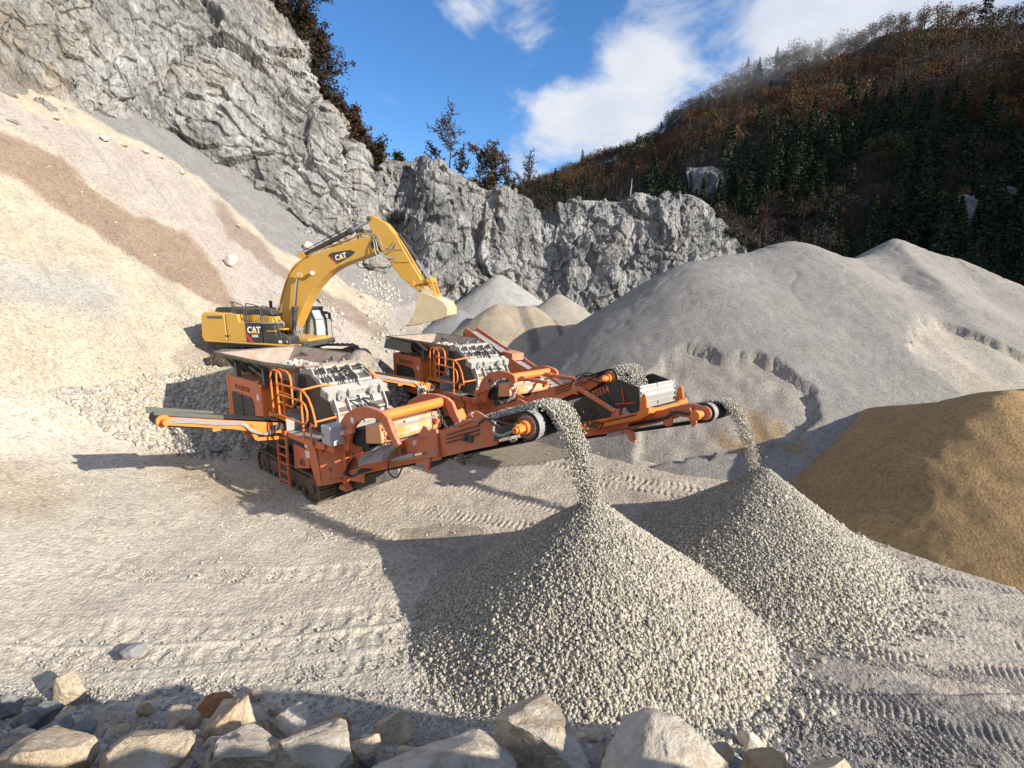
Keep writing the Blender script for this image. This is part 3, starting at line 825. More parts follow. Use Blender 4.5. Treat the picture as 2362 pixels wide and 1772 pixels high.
def big_hf(x, y):
    o = x * 0
    h1 = ridge_h(x, y, [((10.8, 27.2, 8.4), (13.2, 28.4, 8.5)), ((13.2, 28.4, 8.5), (17.0, 29.3, 9.4)), ((17.0, 29.3, 9.4), (22.0, 30.5, 8.4))], .69, 2.0, 3.0)
    h2 = ridge_h(x, y, [((25.6, 32, 9.55), (28.6, 31, 8.3)), ((28.6, 31, 8.3), (31.5, 28, 6.0)), ((25.6, 32, 9.5), (23.4, 25.5, 6.3)), ((23.4, 25.5, 6.3), (21.5, 20.5, 3.4)), ((21.0, 30.0, 8.2), (25.6, 32, 8.9))], .64, 2.5)
    h = smax(h1, h2, 3.0)
    h = h + .22 * fbm(x * .28, y * .28, o, 4) + .04 * fbm(x * 1.6, y * 1.6, o, 4, ridged=True)
    # cracks where the crest slumps
    cr = np.abs(perlin(x * .22 + 3, y * .5 + 1.5 * perlin(x * .3, y * .3, o), o + 2))
    h = h - .07 * np.exp(-(cr / .02) ** 2) * sstep(4.5, 6.5, h)
    px = x + .45 * fbm(x * 2.0, y * 2.0, o, 4); py = y + .45 * fbm(x * 2.0, y * 2.0, o + 5, 4)
    c = soft_poly(px, py, CARVE, .08)
    h = h - c * (.30 + .14 * fbm(x * .8, y * .8, o + 9, 3, ridged=True))
    c2 = soft_poly(px, py, CARVE2, .15)
    h = h - c2 * .35
    return h
def big_col(x, y, z):
    o = x * 0
    c = np.empty(x.shape + (3,)); c[:] = (.335, .322, .30)
    n = fbm(x * .3, y * .3, z * .3, 4)
    c *= (1 + .16 * n)[..., None]
    px = x + .4 * fbm(x * 1.2, y * 1.2, o, 3); py = y + .4 * fbm(x * 1.2, y * 1.2, o + 5, 3)
    def put(m, col): c[:] = c * (1 - m[..., None]) + np.array(col) * m[..., None]
    put(in_poly(px, py, CARVE) * .55, (.46, .41, .345))
    put(in_poly(px, py, CARVE2) * .8, (.52, .47, .39))
    sp = sstep(-.05, .25, fbm(x * .9, y * .9, o + 2, 4)) * np.exp(-(((x - 8.9) / 1.3) ** 2 + ((y - 15.9) / 1.3) ** 2))
    put(np.clip(sp * 1.6, 0, 1), (.40, .27, .14))
    put(sstep(12, 25, x) * .35, (.46, .425, .37))
    return c
heap('stockpile', big_hf, (-4, 48, 13.5, 46), .13, big_col, M['pile_fine'], label='huge grey gravel stockpile with two rounded summits and a dug out foot', category='gravel pile')

def brown_hf(x, y):
    o = x * 0
    h = ridge_h(x, y, [((13.5, 16.4, 2.15), (13.9, 12.6, 3.35)), ((13.9, 12.6, 3.35), (16.5, 12.6, 3.7)), ((16.5, 12.6, 3.7), (22, 13, 3.4)), ((16.5, 12.6, 3.7), (17.5, 16.5, 2.7))], .70, 4.0)
    return h + .14 * fbm(x * .4, y * .4, o, 3) + .05 * fbm(x * 2, y * 2, o, 3)
heap('stockpile', brown_hf, (7.5, 27, 6, 23), .085, const_col((.49, .325, .155), .10), M['pile_fine'], label='brown sand stockpile at the right edge with its left face in shade', category='sand pile')

def cone_pile(u, v, D, slope, col, label, top2=None, group=None, mat='pile_fine', step=.16, colf=None, amp=.25):
    p = wp(u, v, D); q = wp(*top2) if top2 else (p[0] + .3, p[1] + .2, p[2])
    zg = float(terrain(np.array([p[0]]), np.array([p[1]]))[0])
    rr = (max(p[2], q[2]) - min(zg, 0)) / slope + 1.5
    seed = u * .13
    hf = lambda x, y: ridge_h(x, y, [(p, q)], slope, 6, .03) + amp * fbm(x * .3 + seed, y * .3, x * 0, 4) + .04 * fbm(x * 2, y * 2, x * 0, 3)
    bb = (min(p[0], q[0]) - rr, max(p[0], q[0]) + rr, min(p[1], q[1]) - rr, max(p[1], q[1]) + rr * .4)
    heap('stockpile', hf, bb, step, colf or const_col(col), M[mat], label=label, category='gravel pile', group=group)
cone_pile(1075, 592, 42, .68, (.48, .47, .44), 'pale grey gravel cone with the sharpest tip at the foot of the back wall')
cone_pile(1202, 634, 38, .68, (.46, .42, .36), 'pointed beige gravel cone right of the tan pile before the back wall')
cone_pile(1160, 655, 44, .66, (.40, .39, .37), 'low pale gravel cone between the two pointed cones')
cone_pile(1262, 678, 43, .66, (.41, .40, .38), 'small pale gravel cone below the right part of the back wall')
cone_pile(985, 668, 36, .62, (.33, .33, .33), 'flat grey gravel pile behind the excavator bucket')
def tan_col(x, y, z):
    c = const_col((.48, .41, .31))(x, y, z)
    w = x * .9 + y * .12 + .5 * fbm(x * .5, y * .3, x * 0, 3)
    for x0, wd in ((1.55, .30), (3.6, .22)):
        m = sstep(wd * 1.6, wd * .6, np.abs(w - x0 - 0.12 * (38 - y) * .0 - 3.4)) [..., None] * .8
        c = c * (1 - m) + np.array((.19, .165, .14)) * m
    return c
cone_pile(1075, 655, 34, .66, (.42, .355, .265), 'tan gravel pile with dark stripes running down its face', top2=(1150, 660, 35), colf=tan_col)

# unseen slope added right of the frame to shade the lower mountainside
def build_shade_hill():
    x, y = np.meshgrid(np.linspace(120, 420, 70), np.linspace(-10, 210, 60))
    h = ridge_h(x, y, [((178, 62, 78), (235, 92, 128)), ((235, 92, 128), (330, 120, 150))], .95, .3, 20)
    z = np.maximum(h, -3) + 2 * fbm(x * .03, y * .03, x * 0, 4)
    me = grid_mesh('shade_hill', np.stack([x, y, z], -1))
    link(bpy.data.objects.new('shade_hill', me), mat=M['forest_floor'], kind='structure')
build_shade_hill()

# ------------------------------------------------------------------ vegetation
rng = np.random.RandomState(11)
def leaf_tris(cent, size, rs, up=0.3):
    """one small triangle per centre, random orientation"""
    n = len(cent)
    a = rs.normal(size=(n, 3)); a[:, 2] *= up; a /= np.linalg.norm(a, axis=1)[:, None]
    b = rs.normal(size=(n, 3)); b -= (a * b).sum(1)[:, None] * a; b /= np.linalg.norm(b, axis=1)[:, None]
    s = size * rs.uniform(.6, 1.3, (n, 1))
    v = np.stack([cent - a * s * .5 - b * s * .4, cent + a * s * .6 - b * s * .1, cent + b * s * .6], 1)
    return v.reshape(-1, 3)

def tubes_np(segs, seg=4):
    """segs: (p0,p1,r0,r1) list -> verts, quad faces (as two tris)"""
    V = []; F = []
    for p0, p1, r0, r1 in segs:
        d = p1 - p0; L = np.linalg.norm(d)
        if L < 1e-6: continue
        d = d / L; a = np.cross(d, (0.13, 0.31, .94)); a /= np.linalg.norm(a) + 1e-9; b = np.cross(d, a)
        n = len(V) * 0 + sum(len(v) for v in V)
        ring = [np.cos(2 * np.pi * k / seg) * a + np.sin(2 * np.pi * k / seg) * b for k in range(seg)]
        V.append(np.array([p0 + q * r0 for q in ring] + [p1 + q * r1 for q in ring]))
        for k in range(seg):
            l = (k + 1) % seg
            F += [(n + k, n + l, n + seg + l), (n + k, n + seg + l, n + seg + k)]
    return np.concatenate(V), np.array(F)

def crown_mesh(name, kind, cols, n, rs, H=14.0):
    """one forest tree (trunk and crown) as a mesh, foot at z=0; small leaf faces through the crown's volume"""
    if kind == 'conifer':
        k = n
        t = rs.uniform(0, 1, k) ** .75                    # 0 at the bottom
        whorl = np.round(t * 13) / 13 + rs.normal(0, .012, k)
        rad = (1 - whorl) * H * .23 * (0.35 + .65 * rs.uniform(0, 1, k) ** .5) + .1
        ang = rs.uniform(0, 2 * np.pi, k); rad *= 1 + .22 * np.sin(ang * 3 + whorl * 40)
        z = H * (.10 + .9 * whorl) - rad * .35
        cen = np.stack([rad * np.cos(ang), rad * np.sin(ang), z], 1)
        v = leaf_tris(cen, .62, rs, .35)
        shade = rs.uniform(.6, 1.25, k)
    else:
        m = 16
        cc = rs.normal(size=(m, 3)); cc /= np.linalg.norm(cc, axis=1)[:, None]; cc *= rs.uniform(.35, .95, (m, 1)) * np.array([4.5, 4.5, H * .28]); cc[:, 2] += H * .60
        which = rs.randint(0, m, n)
        rr = rs.uniform(1.1, 2.2, m)[which][:, None]
        q = rs.normal(size=(n, 3)); q /= np.linalg.norm(q, axis=1)[:, None]; q *= rs.uniform(.55, 1.0, (n, 1)) ** .5
        cen = cc[which] + q * rr * np.array([1, 1, .8])
        v = leaf_tris(cen, .50 if kind == 'leafy' else .34, rs, .8)
        if kind == 'bare': v = leaf_tris(cen, .75, rs, 2.2)
        if kind == 'bare':
            vv = v.reshape(-1, 3, 3); vv[:, 0] = vv[:, 2] + (vv[:, 0] - vv[:, 2]) * .16; v = vv.reshape(-1, 3)
        shade = rs.uniform(.7, 1.3, m)[which] * rs.uniform(.8, 1.2, n)
    cols = np.array(cols); ci = cols[rs.randint(0, len(cols), n)] * shade[:, None]
    C = np.repeat(ci, 3, 0)
    F = np.arange(len(v)).reshape(-1, 3)
    segs = [(np.zeros(3), np.array([0, 0, H * .55]), .24, .14), (np.array([0, 0, H * .55]), np.array([.1, 0, H * .93]), .14, .03)]
    if kind != 'conifer':
        for i in range(9):
            a = rs.uniform(0, 6.28); z0 = H * rs.uniform(.3, .65); r = rs.uniform(2, 3.6)
            segs.append((np.array([0, 0, z0]), np.array([r * math.cos(a), r * math.sin(a), z0 + rs.uniform(1.5, 4)]), .10, .03))
    tv, tf = tubes_np(segs)
    V = np.concatenate([v, tv]); F = np.concatenate([F, tf + len(v)])
    C = np.concatenate([C, np.tile([.07, .06, .05], (len(tv), 1))])
    return V, F, C

SPEC = [  # key, kind, colours, label
 ('spruce_tree', 'conifer', [(0.024, 0.038, 0.018), (0.038, 0.054, 0.026), (0.015, 0.028, 0.015)], 'dark green spruce standing in the mountainside forest', 'spruce trees in the mountainside forest'),
 ('fir_tree', 'conifer', [(0.026, 0.036, 0.021), (0.048, 0.060, 0.028)], 'green fir standing in the mountainside forest', 'fir trees in the mountainside forest'),
 ('beech_tree', 'leafy', [(0.102, 0.044, 0.018), (0.067, 0.029, 0.013), (0.133, 0.060, 0.024)], 'rust brown leafy tree in the mountainside forest', 'rust brown trees in the mountainside forest'),
 ('beech_tree', 'leafy', [(0.135, 0.077, 0.026), (0.092, 0.055, 0.018), (0.171, 0.100, 0.034)], 'golden leafy tree in the mountainside forest', 'golden trees in the mountainside forest'),
 ('bare_tree', 'bare', [(0.051, 0.040, 0.034), (0.041, 0.032, 0.029), (0.050, 0.038, 0.031)], 'bare grey brown tree in the mountainside forest', 'bare trees in the mountainside forest'),
 ('bare_tree', 'bare', [(0.054, 0.030, 0.020), (0.055, 0.031, 0.022)], 'reddish nearly bare tree in the mountainside forest', 'reddish bare trees in the mountainside forest'),
 ('beech_tree', 'leafy', [(0.066, 0.069, 0.025), (0.063, 0.061, 0.023), (0.047, 0.052, 0.022)], 'olive green leafy tree in the mountainside forest', 'olive green trees in the mountainside forest')]

def build_forest():
    protos = []; lows = []
    for i, (nm, kind, cols, lab, grp) in enumerate(SPEC):
        a = []; b = []
        for k in range(3):
            rs = np.random.RandomState(100 + i * 5 + k)
            V, F, C = crown_mesh(nm, kind, cols, 1500 if kind != 'conifer' else 1300, rs)
            me = np_mesh(nm, V, F); set_vcol(me, C); me.materials.append(M['leaf']); a.append(me)
            rs = np.random.RandomState(300 + i * 5 + k)
            b.append(crown_mesh(nm, kind, cols, 520, rs))
        protos.append(a); lows.append(b)
    P = MP; nv, nu = P.shape[:2]
    rs = np.random.RandomState(5)
    # area-weighted samples over the slope
    cell = np.linalg.norm(np.cross(P[1:, :-1] - P[:-1, :-1], P[:-1, 1:] - P[:-1, :-1]), axis=2)
    pr = cell.ravel() / cell.sum()
    pts = []
    occ = {}
    idx = rs.choice(len(pr), 34000, p=pr)
    for c in idx:
        j, i = divmod(c, nu - 1)
        f, g = rs.uniform(0, 1, 2)
        p = P[j, i] * (1 - f) * (1 - g) + P[j, i + 1] * f * (1 - g) + P[j + 1, i] * (1 - f) * g + P[j + 1, i + 1] * f * g
        if p[0] / p[1] > 1.28 or (p[0] / p[1]) < -.15: continue
        hh = (j + g) / nv
        r = 4.4 + 0.004 * p[1]
        key = (int(p[0] // r), int(p[1] // r))
        ok = True
        for dx in (-1, 0, 1):
            for dy in (-1, 0, 1):
                for q in occ.get((key[0] + dx, key[1] + dy), ()):
                    if (q[0] - p[0]) ** 2 + (q[1] - p[1]) ** 2 < r * r * .55: ok = False
        if not ok: continue
        occ.setdefault(key, []).append(p); pts.append((p, hh))
    print('forest trees', len(pts))
    X = np.array([p for p, h in pts]); Hh = np.array([h for p, h in pts])
    # rocky bare places on the slope stay open
    keep = np.ones(len(X), bool)
    for (u, v, ru, rv) in OUT_PIX:
        sy = X[:, 1] * math.cos(PITCH) - (X[:, 2] - CAM_H) * math.sin(PITCH)
        uu = 1105.5 + 993 * X[:, 0] / sy; vv = 829.5 - 993 * ((X[:, 2] - CAM_H + 3) * math.cos(PITCH) + X[:, 1] * math.sin(PITCH)) / sy
        keep &= ((uu - u) / ru) ** 2 + ((vv - v - rv * .7) / (rv * 1.3)) ** 2 > 1
    X, Hh = X[keep], Hh[keep]
    n1 = fbm(X[:, 0] * .018, X[:, 1] * .018, X[:, 2] * .03, 3); n2 = fbm(X[:, 0] * .05 + 9, X[:, 1] * .05, X[:, 2] * .05, 3)
    order = np.argsort(X[:, 1])
    vs = []; fs = []; cs = []; off = 0
    for rank, i in enumerate(order):
        h = Hh[i]; a = n1[i] + rs.normal(0, .12); b = n2[i] + rs.normal(0, .15)
        if h < .42 + .25 * a and a > -.02: sp = 0 if rs.rand() < .55 else 1
        elif h < .38: sp = 4 if rs.rand() < .55 else (5 if rs.rand() < .6 else 0)
        elif b > .22: sp = 3
        elif b > -.02: sp = 2
        elif b > -.18: sp = 5
        elif b > -.30: sp = 6
        else: sp = 4 if rs.rand() < .85 else 6
        if h > .88 and sp in (0, 1, 4, 5): sp = (2, 2, 6, 6, 3, 5, 5, 0)[rs.randint(0, 8)]
        if rs.rand() < .03: sp = rs.randint(0, 7)
        sc = rs.uniform(.7, 1.12) * (1.0 if sp > 1 else rs.uniform(.9, 1.35)); sc *= .55 + .3 * min(1, X[i, 1] / 160)
        rz = rs.uniform(0, 6.28); k = rs.randint(0, 3)
        if rank < 300:
            o = bpy.data.objects.new(SPEC[sp][0], protos[sp][k])
            o.location = X[i] + np.array([0, 0, -.5]); o.rotation_euler = (rs.normal(0, .05), rs.normal(0, .05), rz); o.scale = (sc, sc, sc * rs.uniform(.9, 1.15))
            link(o, label=SPEC[sp][3], category='tree', group=SPEC[sp][4])
        else:
            V, F, C = lows[sp][k]
            c_, s_ = math.cos(rz), math.sin(rz)
            W = V * sc
            W = np.stack([W[:, 0] * c_ - W[:, 1] * s_, W[:, 0] * s_ + W[:, 1] * c_, W[:, 2]], 1) + X[i] + np.array([0, 0, -.5])
            vs.append(W); fs.append(F + off); cs.append(C); off += len(V)
    me = np_mesh('forest', np.concatenate(vs), np.concatenate(fs)); set_vcol(me, np.concatenate(cs)); me.materials.append(M['leaf'])
    link(bpy.data.objects.new('forest', me), kind='stuff', label='autumn forest of brown, golden and dark green trees covering the mountain', category='forest')

# bare limestone showing through the trees (photo position, size)
OUT_PIX = [(1532, 405, 34, 34), (2090, 500, 22, 60), (1650, 165, 16, 14), (2170, 430, 25, 25)]
def build_outcrops():
    labs = ['white streaked rock outcrop above the right end of the quarry wall', 'tall narrow pale rock streak among the dark trees at the right',
            'tiny pale crag high on the left ridge of the mountain', 'faint grey rock patch in the dark forest near the right edge']
    for (u, v, ru, rv), lab in zip(OUT_PIX, labs):
        # nearest slope point along the view
        P = MP.reshape(-1, 3)
        sy = P[:, 1] * math.cos(PITCH) - (P[:, 2] - CAM_H) * math.sin(PITCH)
        uu = 1105.5 + 993 * P[:, 0] / sy; vv = 829.5 - 993 * ((P[:, 2] - CAM_H) * math.cos(PITCH) + P[:, 1] * math.sin(PITCH)) / sy
        i = np.argmin((uu - u) ** 2 + (vv - v) ** 2); D = P[i, 1]; s = D / 993
        n = 40
        a, b = np.meshgrid(np.linspace(-1.25, 1.25, n), np.linspace(-1.2, 1.2, n))
        prof = np.maximum(0, 1 - (np.abs(a) ** 2.2 + np.abs(b) ** 2.6 * .55) ** 1.0)
        c = np.array(wp(u, v, D))
        x = c[0] + a * ru * s; z = c[2] - b * rv * s * 1.05
        y = D + 2.5 - prof ** .6 * (2.6 + 2.6 * fbm(x * .25, z * .12, x * 0, 4, ridged=True)) + b * -2 + 1.5 * fbm(x * .7, z * .3, x * 0, 3)
        me = grid_mesh('rock_outcrop', np.stack([x, y - 2.0, z], -1)[:, ::-1]); me.materials.append(M['outcrop'])
        link(bpy.data.objects.new('rock_outcrop', me), label=lab, category='rock')
build_outcrops()
build_forest()

# ---- trees along the quarry rim: trunk and crown as parts
def bare_tree(rs, H, leaf, lean=0.0, spread=.42, density=1.0, leafcols=((.12, .06, .02),), twig=.012, shrub=False):
    segs = []; tips = []
    def grow(p, d, L, r, lvl):
        n = 4 if lvl < 2 else 3
        for i in range(n):
            d2 = d + rs.normal(0, .10 + .05 * lvl, 3); d2[2] += .05 if lvl else .1; d2 /= np.linalg.norm(d2)
            q = p + d2 * L / n; r2 = r * (1 - .75 * (i + 1) / n) + .004
            segs.append((p, q, r, max(r2, twig * .6), lvl)); 
            if lvl >= 1: tips.append(q)
            if lvl < 3:
                m = {0: 3.2, 1: 2.2, 2: 1.8}[lvl] * density
                k = int(m) + (rs.rand() < m - int(m))
                if lvl == 0 and i == 0 and not shrub: k = 0
                for _ in range(k):
                    a = rs.uniform(0, 6.28); o = np.array([math.cos(a), math.sin(a), 0.0])
                    dd = d2 * rs.uniform(.5, .9) + o * rs.uniform(.6, 1.1); dd /= np.linalg.norm(dd)
                    grow(q - d2 * L / n * rs.uniform(0, .8), dd, L * rs.uniform(.30, .52) * (1 if lvl else (1.15 - i * .16)), max(r2 * .6, twig), lvl + 1)
            p, r, d = q, max(r2, twig), d2
    if shrub:
        for k in range(7):
            a = rs.uniform(0, 6.28); d = np.array([math.cos(a) * .5, math.sin(a) * .5, 1]); grow(np.zeros(3), d / np.linalg.norm(d), H * rs.uniform(.6, 1), .03, 1)
    else:
        d = np.array([lean, 0, 1.0]); grow(np.zeros(3), d / np.linalg.norm(d), H, H * .013 + .02, 0)
    trunk = [s[:4] for s in segs if s[4] == 0]; br = [s[:4] for s in segs if s[4] > 0]
    tips = np.array(tips)
    V, F = tubes_np(br, 3); C = np.tile([.05, .038, .032], (len(V), 1))
    if leaf > 0:
        k = rs.randint(0, len(tips), leaf)
        cen = tips[k] + rs.normal(0, .16, (leaf, 3))
        lv = leaf_tris(cen, .20, rs, 1.0); cols = np.array(leafcols)[rs.randint(0, len(leafcols), leaf)] * rs.uniform(.6, 1.3, (leaf, 1))
        F = np.concatenate([F, np.arange(len(lv)).reshape(-1, 3) + len(V)]); V = np.concatenate([V, lv]); C = np.concatenate([C, np.repeat(cols, 3, 0)])
    return trunk, V, F, C

def plant(name, u, v, D, Hpx, label, seed, leaf=0, cols=((.12, .06, .02),), lean=0., density=1.0, group=None, shrub=False, bark='bark', cat='tree', sink=.5):
    rs = np.random.RandomState(seed)
    p = wp(u, v, D); sc = D * 1.02 / 993
    H = Hpx * sc
    tr, V, F, C = bare_tree(rs, H * .86, leaf, lean, density=density, leafcols=cols, twig=.010 + .0004 * D, shrub=shrub)
    root = empty(name, (p[0], p[1], p[2] - sink * .3), label=label, category=cat, group=group)
    if tr:
        tv, tf = tubes_np(tr, 8); me = np_mesh('trunk', tv, tf); o = bpy.data.objects.new('trunk', me); link(o, root, M[bark])
        # extend the foot into the ground
    me = np_mesh('crown', V, F); set_vcol(me, C); me.materials.append(M['leaf']); link(bpy.data.objects.new('crown', me), root)
    return root

DK = ((.035, .022, .012), (.055, .03, .014), (.02, .022, .012)); OR = ((.20, .085, .02), (.13, .055, .016), (.10, .07, .02)); GR = ((.03, .04, .016), (.045, .05, .018))
rim = [(575, 35, 55, 150, 'bare_tree', 'bare dark tree leaning at the top of the left cliff rim', 1200, DK), (600, 75, 54.5, 130, 'bare_tree', 'dense dark tree on the left cliff rim below the top one', 2200, DK), (640, 125, 53.5, 190, 'bare_tree', 'tall forked dark tree at the top of the left cliff rim', 900, DK),
 (620, 110, 55, 100, 'bush', 'dark bush between the tall trees of the left rim', 1800, DK), (668, 190, 52.5, 150, 'bare_tree', 'broad dark leafy tree overhanging the sky on the left rim', 3200, DK), (690, 215, 52, 125, 'bare_tree', 'wide branching tree reaching right on the left rim', 2000, DK),
 (700, 240, 51.5, 80, 'bush', 'dark low bush halfway down the left rim', 1800, DK), (725, 285, 50.5, 70, 'bare_tree', 'thin pale twigged tree halfway down the left rim', 300, DK), (738, 312, 50, 75, 'bare_tree', 'small brown leaved tree low on the left rim', 2000, ((.05, .028, .016), (.07, .035, .018))),
 (760, 345, 50, 90, 'bare_tree', 'reddish dark tree just above the corner of the two walls', 2400, ((.05, .026, .016), (.075, .035, .018))), (785, 352, 50, 78, 'bare_tree', 'fine twigged small tree at the corner of the two walls', 700, ((.05, .026, .016), (.075, .035, .018))),
 (775, 352, 49.5, 52, 'bush', 'dense brown bush at the corner of the two walls', 2600, ((.05, .026, .016), (.075, .035, .018))), (812, 350, 50, 45, 'bush', 'brown bush at the left end of the back wall top', 1500, ((.05, .03, .018), (.06, .05, .02))), (745, 330, 50.5, 60, 'bush', 'dark bush low on the left rim beside the brown tree', 2000, DK)]
for k, (u, v, D, hp, nm, lab, lf, cols) in enumerate(rim):
    D *= .87
    plant(nm, u, v, D, hp, lab, 40 + k, leaf=int(lf * 1.3), cols=cols, shrub=nm == 'bush', cat='tree' if nm != 'bush' else 'bush', density=1.15, lean=.08)
wall = [(862, 358, 30, 'young_spruce', 'small green conifer at the left of the back wall top', 900, GR), (885, 362, 18, 'bush', 'low green bush right of the small conifer on the wall', 400, GR), (920, 368, 22, 'bush', 'low twiggy bush on the back wall left of the tallest tree', 60, GR),
 (970, 378, 118, 'bare_tree', 'tallest bare tree on the back wall with a double trunk', 260, OR), (945, 374, 62, 'bare_tree', 'thin bare tree just left of the tallest tree', 40, OR), (1000, 390, 60, 'bare_tree', 'slender bare tree just right of the tallest tree', 60, OR),
 (1038, 408, 100, 'bare_tree', 'bare topped tree with orange lower leaves on the back wall', 650, OR), (1055, 420, 45, 'bush', 'dark bush between the orange leaved trees of the wall', 1800, ((.04, .035, .015), (.08, .05, .02))), (1030, 410, 30, 'bush', 'straw coloured bush at the edge of the back wall', 900, ((.16, .10, .05), (.2, .13, .06))),
 (1077, 416, 92, 'young_larch', 'slim orange brown larch on the back wall', 900, OR), (1100, 425, 62, 'bare_tree', 'orange leaved sapling beside the larch on the wall', 420, OR), (1150, 462, 115, 'bare_tree', 'tall bare sapling in the notch of the back wall', 0, OR), (1176, 468, 70, 'bare_tree', 'lower bare sapling in the notch of the back wall', 20, OR),
 (1360, 440, 48, 'dead_tree', 'pale broken tree stem on top of the back wall', 0, OR), (1270, 438, 10, 'bush', 'tiny dry bush on the middle hump of the back wall', 120, OR), (1545, 470, 34, 'bush', 'dry grey bush near the right end of the back wall', 200, ((.10, .08, .06),)), (1580, 510, 30, 'bush', 'dry olive bush low at the right end of the back wall', 300, ((.10, .085, .05),)), (1625, 540, 40, 'bush', 'grey bush beyond the right end of the back wall', 250, ((.08, .07, .06),))]
for k, (u, v, hp, nm, lab, lf, cols) in enumerate(wall):
    D = 50.5 if u < 1120 else 53.5
    if nm == 'dead_tree':
        p = wp(u, v, D); root = empty(nm, p, label=lab, category='tree')
        MB().tube([(0, 0, -.5), (.02, 0, 1.2), (.12, 0, 2.6)], [.08, .06, .03], 7).build('trunk', M['palebark'], root)
        MB().tube([(.1, 0, 1.6), (.3, 0, 1.9)], [.02, .01], 5).build('branch', M['palebark'], root)
        continue
    plant(nm, u, v + 4, D, hp * .96, lab, 80 + k, leaf=int(lf * (.45 if nm == 'bare_tree' else .8)), cols=cols, shrub=nm == 'bush', density=1.25 if nm != 'bare_tree' else 1.1, cat='bush' if nm == 'bush' else 'tree')

# thin cloud hugging the ridge of the mountain
def build_mist():
    for k, (u, v, D, rx, ry, rz_, den, lab) in enumerate([(1800, 92, 225, 62, 30, 15, .016, 'thin mist lying over the middle of the mountain ridge'), (1560, 190, 262, 48, 26, 12, .011, 'faint mist over the lower left part of the mountain ridge'), (1680, 120, 248, 40, 24, 12, .014, 'wisp of mist between the two larger patches on the ridge')]):
        m = bpy.data.materials.new('mist'); m.use_nodes = True; nt = m.node_tree
        for n in list(nt.nodes): nt.nodes.remove(n)
        out = nt.nodes.new('ShaderNodeOutputMaterial'); vol = nt.nodes.new('ShaderNodeVolumePrincipled'); nt.links.new(vol.outputs[0], out.inputs['Volume'])
        vol.inputs['Color'].default_value = (.95, .97, 1, 1); vol.inputs['Anisotropy'].default_value = .2
        v_ = obj_vec(nt)
        ln = nn(nt, 'ShaderNodeVectorMath', operation='LENGTH'); nt.links.new(v_, ln.inputs[0])
        edge = mth(nt, 'SUBTRACT', 1.0, ln.outputs['Value'], True)
        no = noise(nt, v_, 2.6, 5, .6, .3)
        d = mth(nt, 'MULTIPLY', mth(nt, 'MULTIPLY', mth(nt, 'SUBTRACT', no, .36, True), edge), den * 5)
        nt.links.new(d, vol.inputs['Density'])
        p = wp(u, v, D)
        me = np_mesh('mist', _SPH[0], _SPH[1], True); me.materials.append(m)
        o = bpy.data.objects.new('mist', me); o.location = p; o.scale = (rx, ry, rz_); o.rotation_euler = (0, R(-24), 0)
        link(o, label=lab, kind='stuff', category='mist')
def _sph():
    bm = bmesh.new(); bmesh.ops.create_icosphere(bm, subdivisions=3, radius=1.0)
    r = (np.array([v.co for v in bm.verts]), np.array([[v.index for v in f.verts] for f in bm.faces])); bm.free(); return r
_SPH = _sph()
build_mist()
scene.cycles.volume_step_rate = 2.0

# ================================================================== excavator
def chain(mb, p0, p1, n, r=.045, t=.012):
    p0 = Vector(p0); p1 = Vector(p1)
    d = (p1 - p0); a = d.orthogonal().normalized(); b = d.normalized().cross(a)
    for i in range(n):
        c = p0 + d * (i + .5) / n + Vector((0, 0, -.25 * d.length * .3 * math.sin(math.pi * (i + .5) / n)))
        u = a if i % 2 else b; w = d.normalized() * (d.length / n * .62)
        mb.tube([c + w, c + u * r * .7 + w * .5, c + u * r * .7 - w * .5, c - w, c - u * r * .7 - w * .5, c - u * r * .7 + w * .5], t, 4, closed=True)

def track(parent, x0, x1, y0, y1, z0, h, mat='trackm', shoes=44, roller='trackm', label=None):
    """crawler track: shoes as a thick belt with grousers, rollers and wheels inside"""
    r = h / 2; L = x1 - x0 - 2 * r; per = 2 * L + 2 * math.pi * r
    mb = MB(); 
    def at(s):
        s %= per
        if s < L: return (x0 + r + s, z0 + h, 0.0)
        s -= L
        if s < math.pi * r: a = s / r; return (x1 - r + math.sin(a) * r, z0 + r + math.cos(a) * r, a)
        s -= math.pi * r
        if s < L: return (x1 - r - s, z0, math.pi)
        s -= L; a = s / r; return (x0 + r - math.sin(a) * r, z0 + r - math.cos(a) * r, math.pi + a)
    for i in range(shoes):
        x, z, a = at(per * i / shoes); hw = per / shoes * .47
        ca, sa = math.cos(-a), math.sin(-a)
        def T(px, pz): return (x + px * ca - pz * sa, z + px * sa + pz * ca)
        mb.prism([T(-hw, -.03), T(hw, -.03), T(hw, .02), T(hw * .5, .02), T(hw * .35, .065), T(hw * .1, .065), T(-.0, .02), T(-hw, .02)], y0, y1)
    tr = mb.build('track', M[mat], parent, label=label)
    fm = MB(); fm.prism([(x0 + r * .9, z0 + h * .28), (x1 - r * .9, z0 + h * .28), (x1 - r * 1.1, z0 + h * .78), (x0 + r * 1.1, z0 + h * .78)], y0 + .08, y1 - .08)
    fm.build('track_frame', M[roller], tr)
    w = MB(); ym = (y0 + y1) / 2; hw = (y1 - y0) * .42
    for c in (x0 + r, x1 - r): w.cyl((c, ym - hw, z0 + r), (c, ym + hw, z0 + r), r * .82, seg=18).cyl((c, ym - hw - .05, z0 + r), (c, ym + hw + .05, z0 + r), r * .32, seg=12)
    n = max(3, int((x1 - x0) / .5))
    for i in range(n): c = x0 + r * 1.6 + (x1 - x0 - 3.2 * r) * i / (n - 1); w.cyl((c, ym - hw, z0 + .15), (c, ym + hw, z0 + .15), .12, seg=12)
    w.build('rollers', M[roller], tr, smooth=True)
    return tr

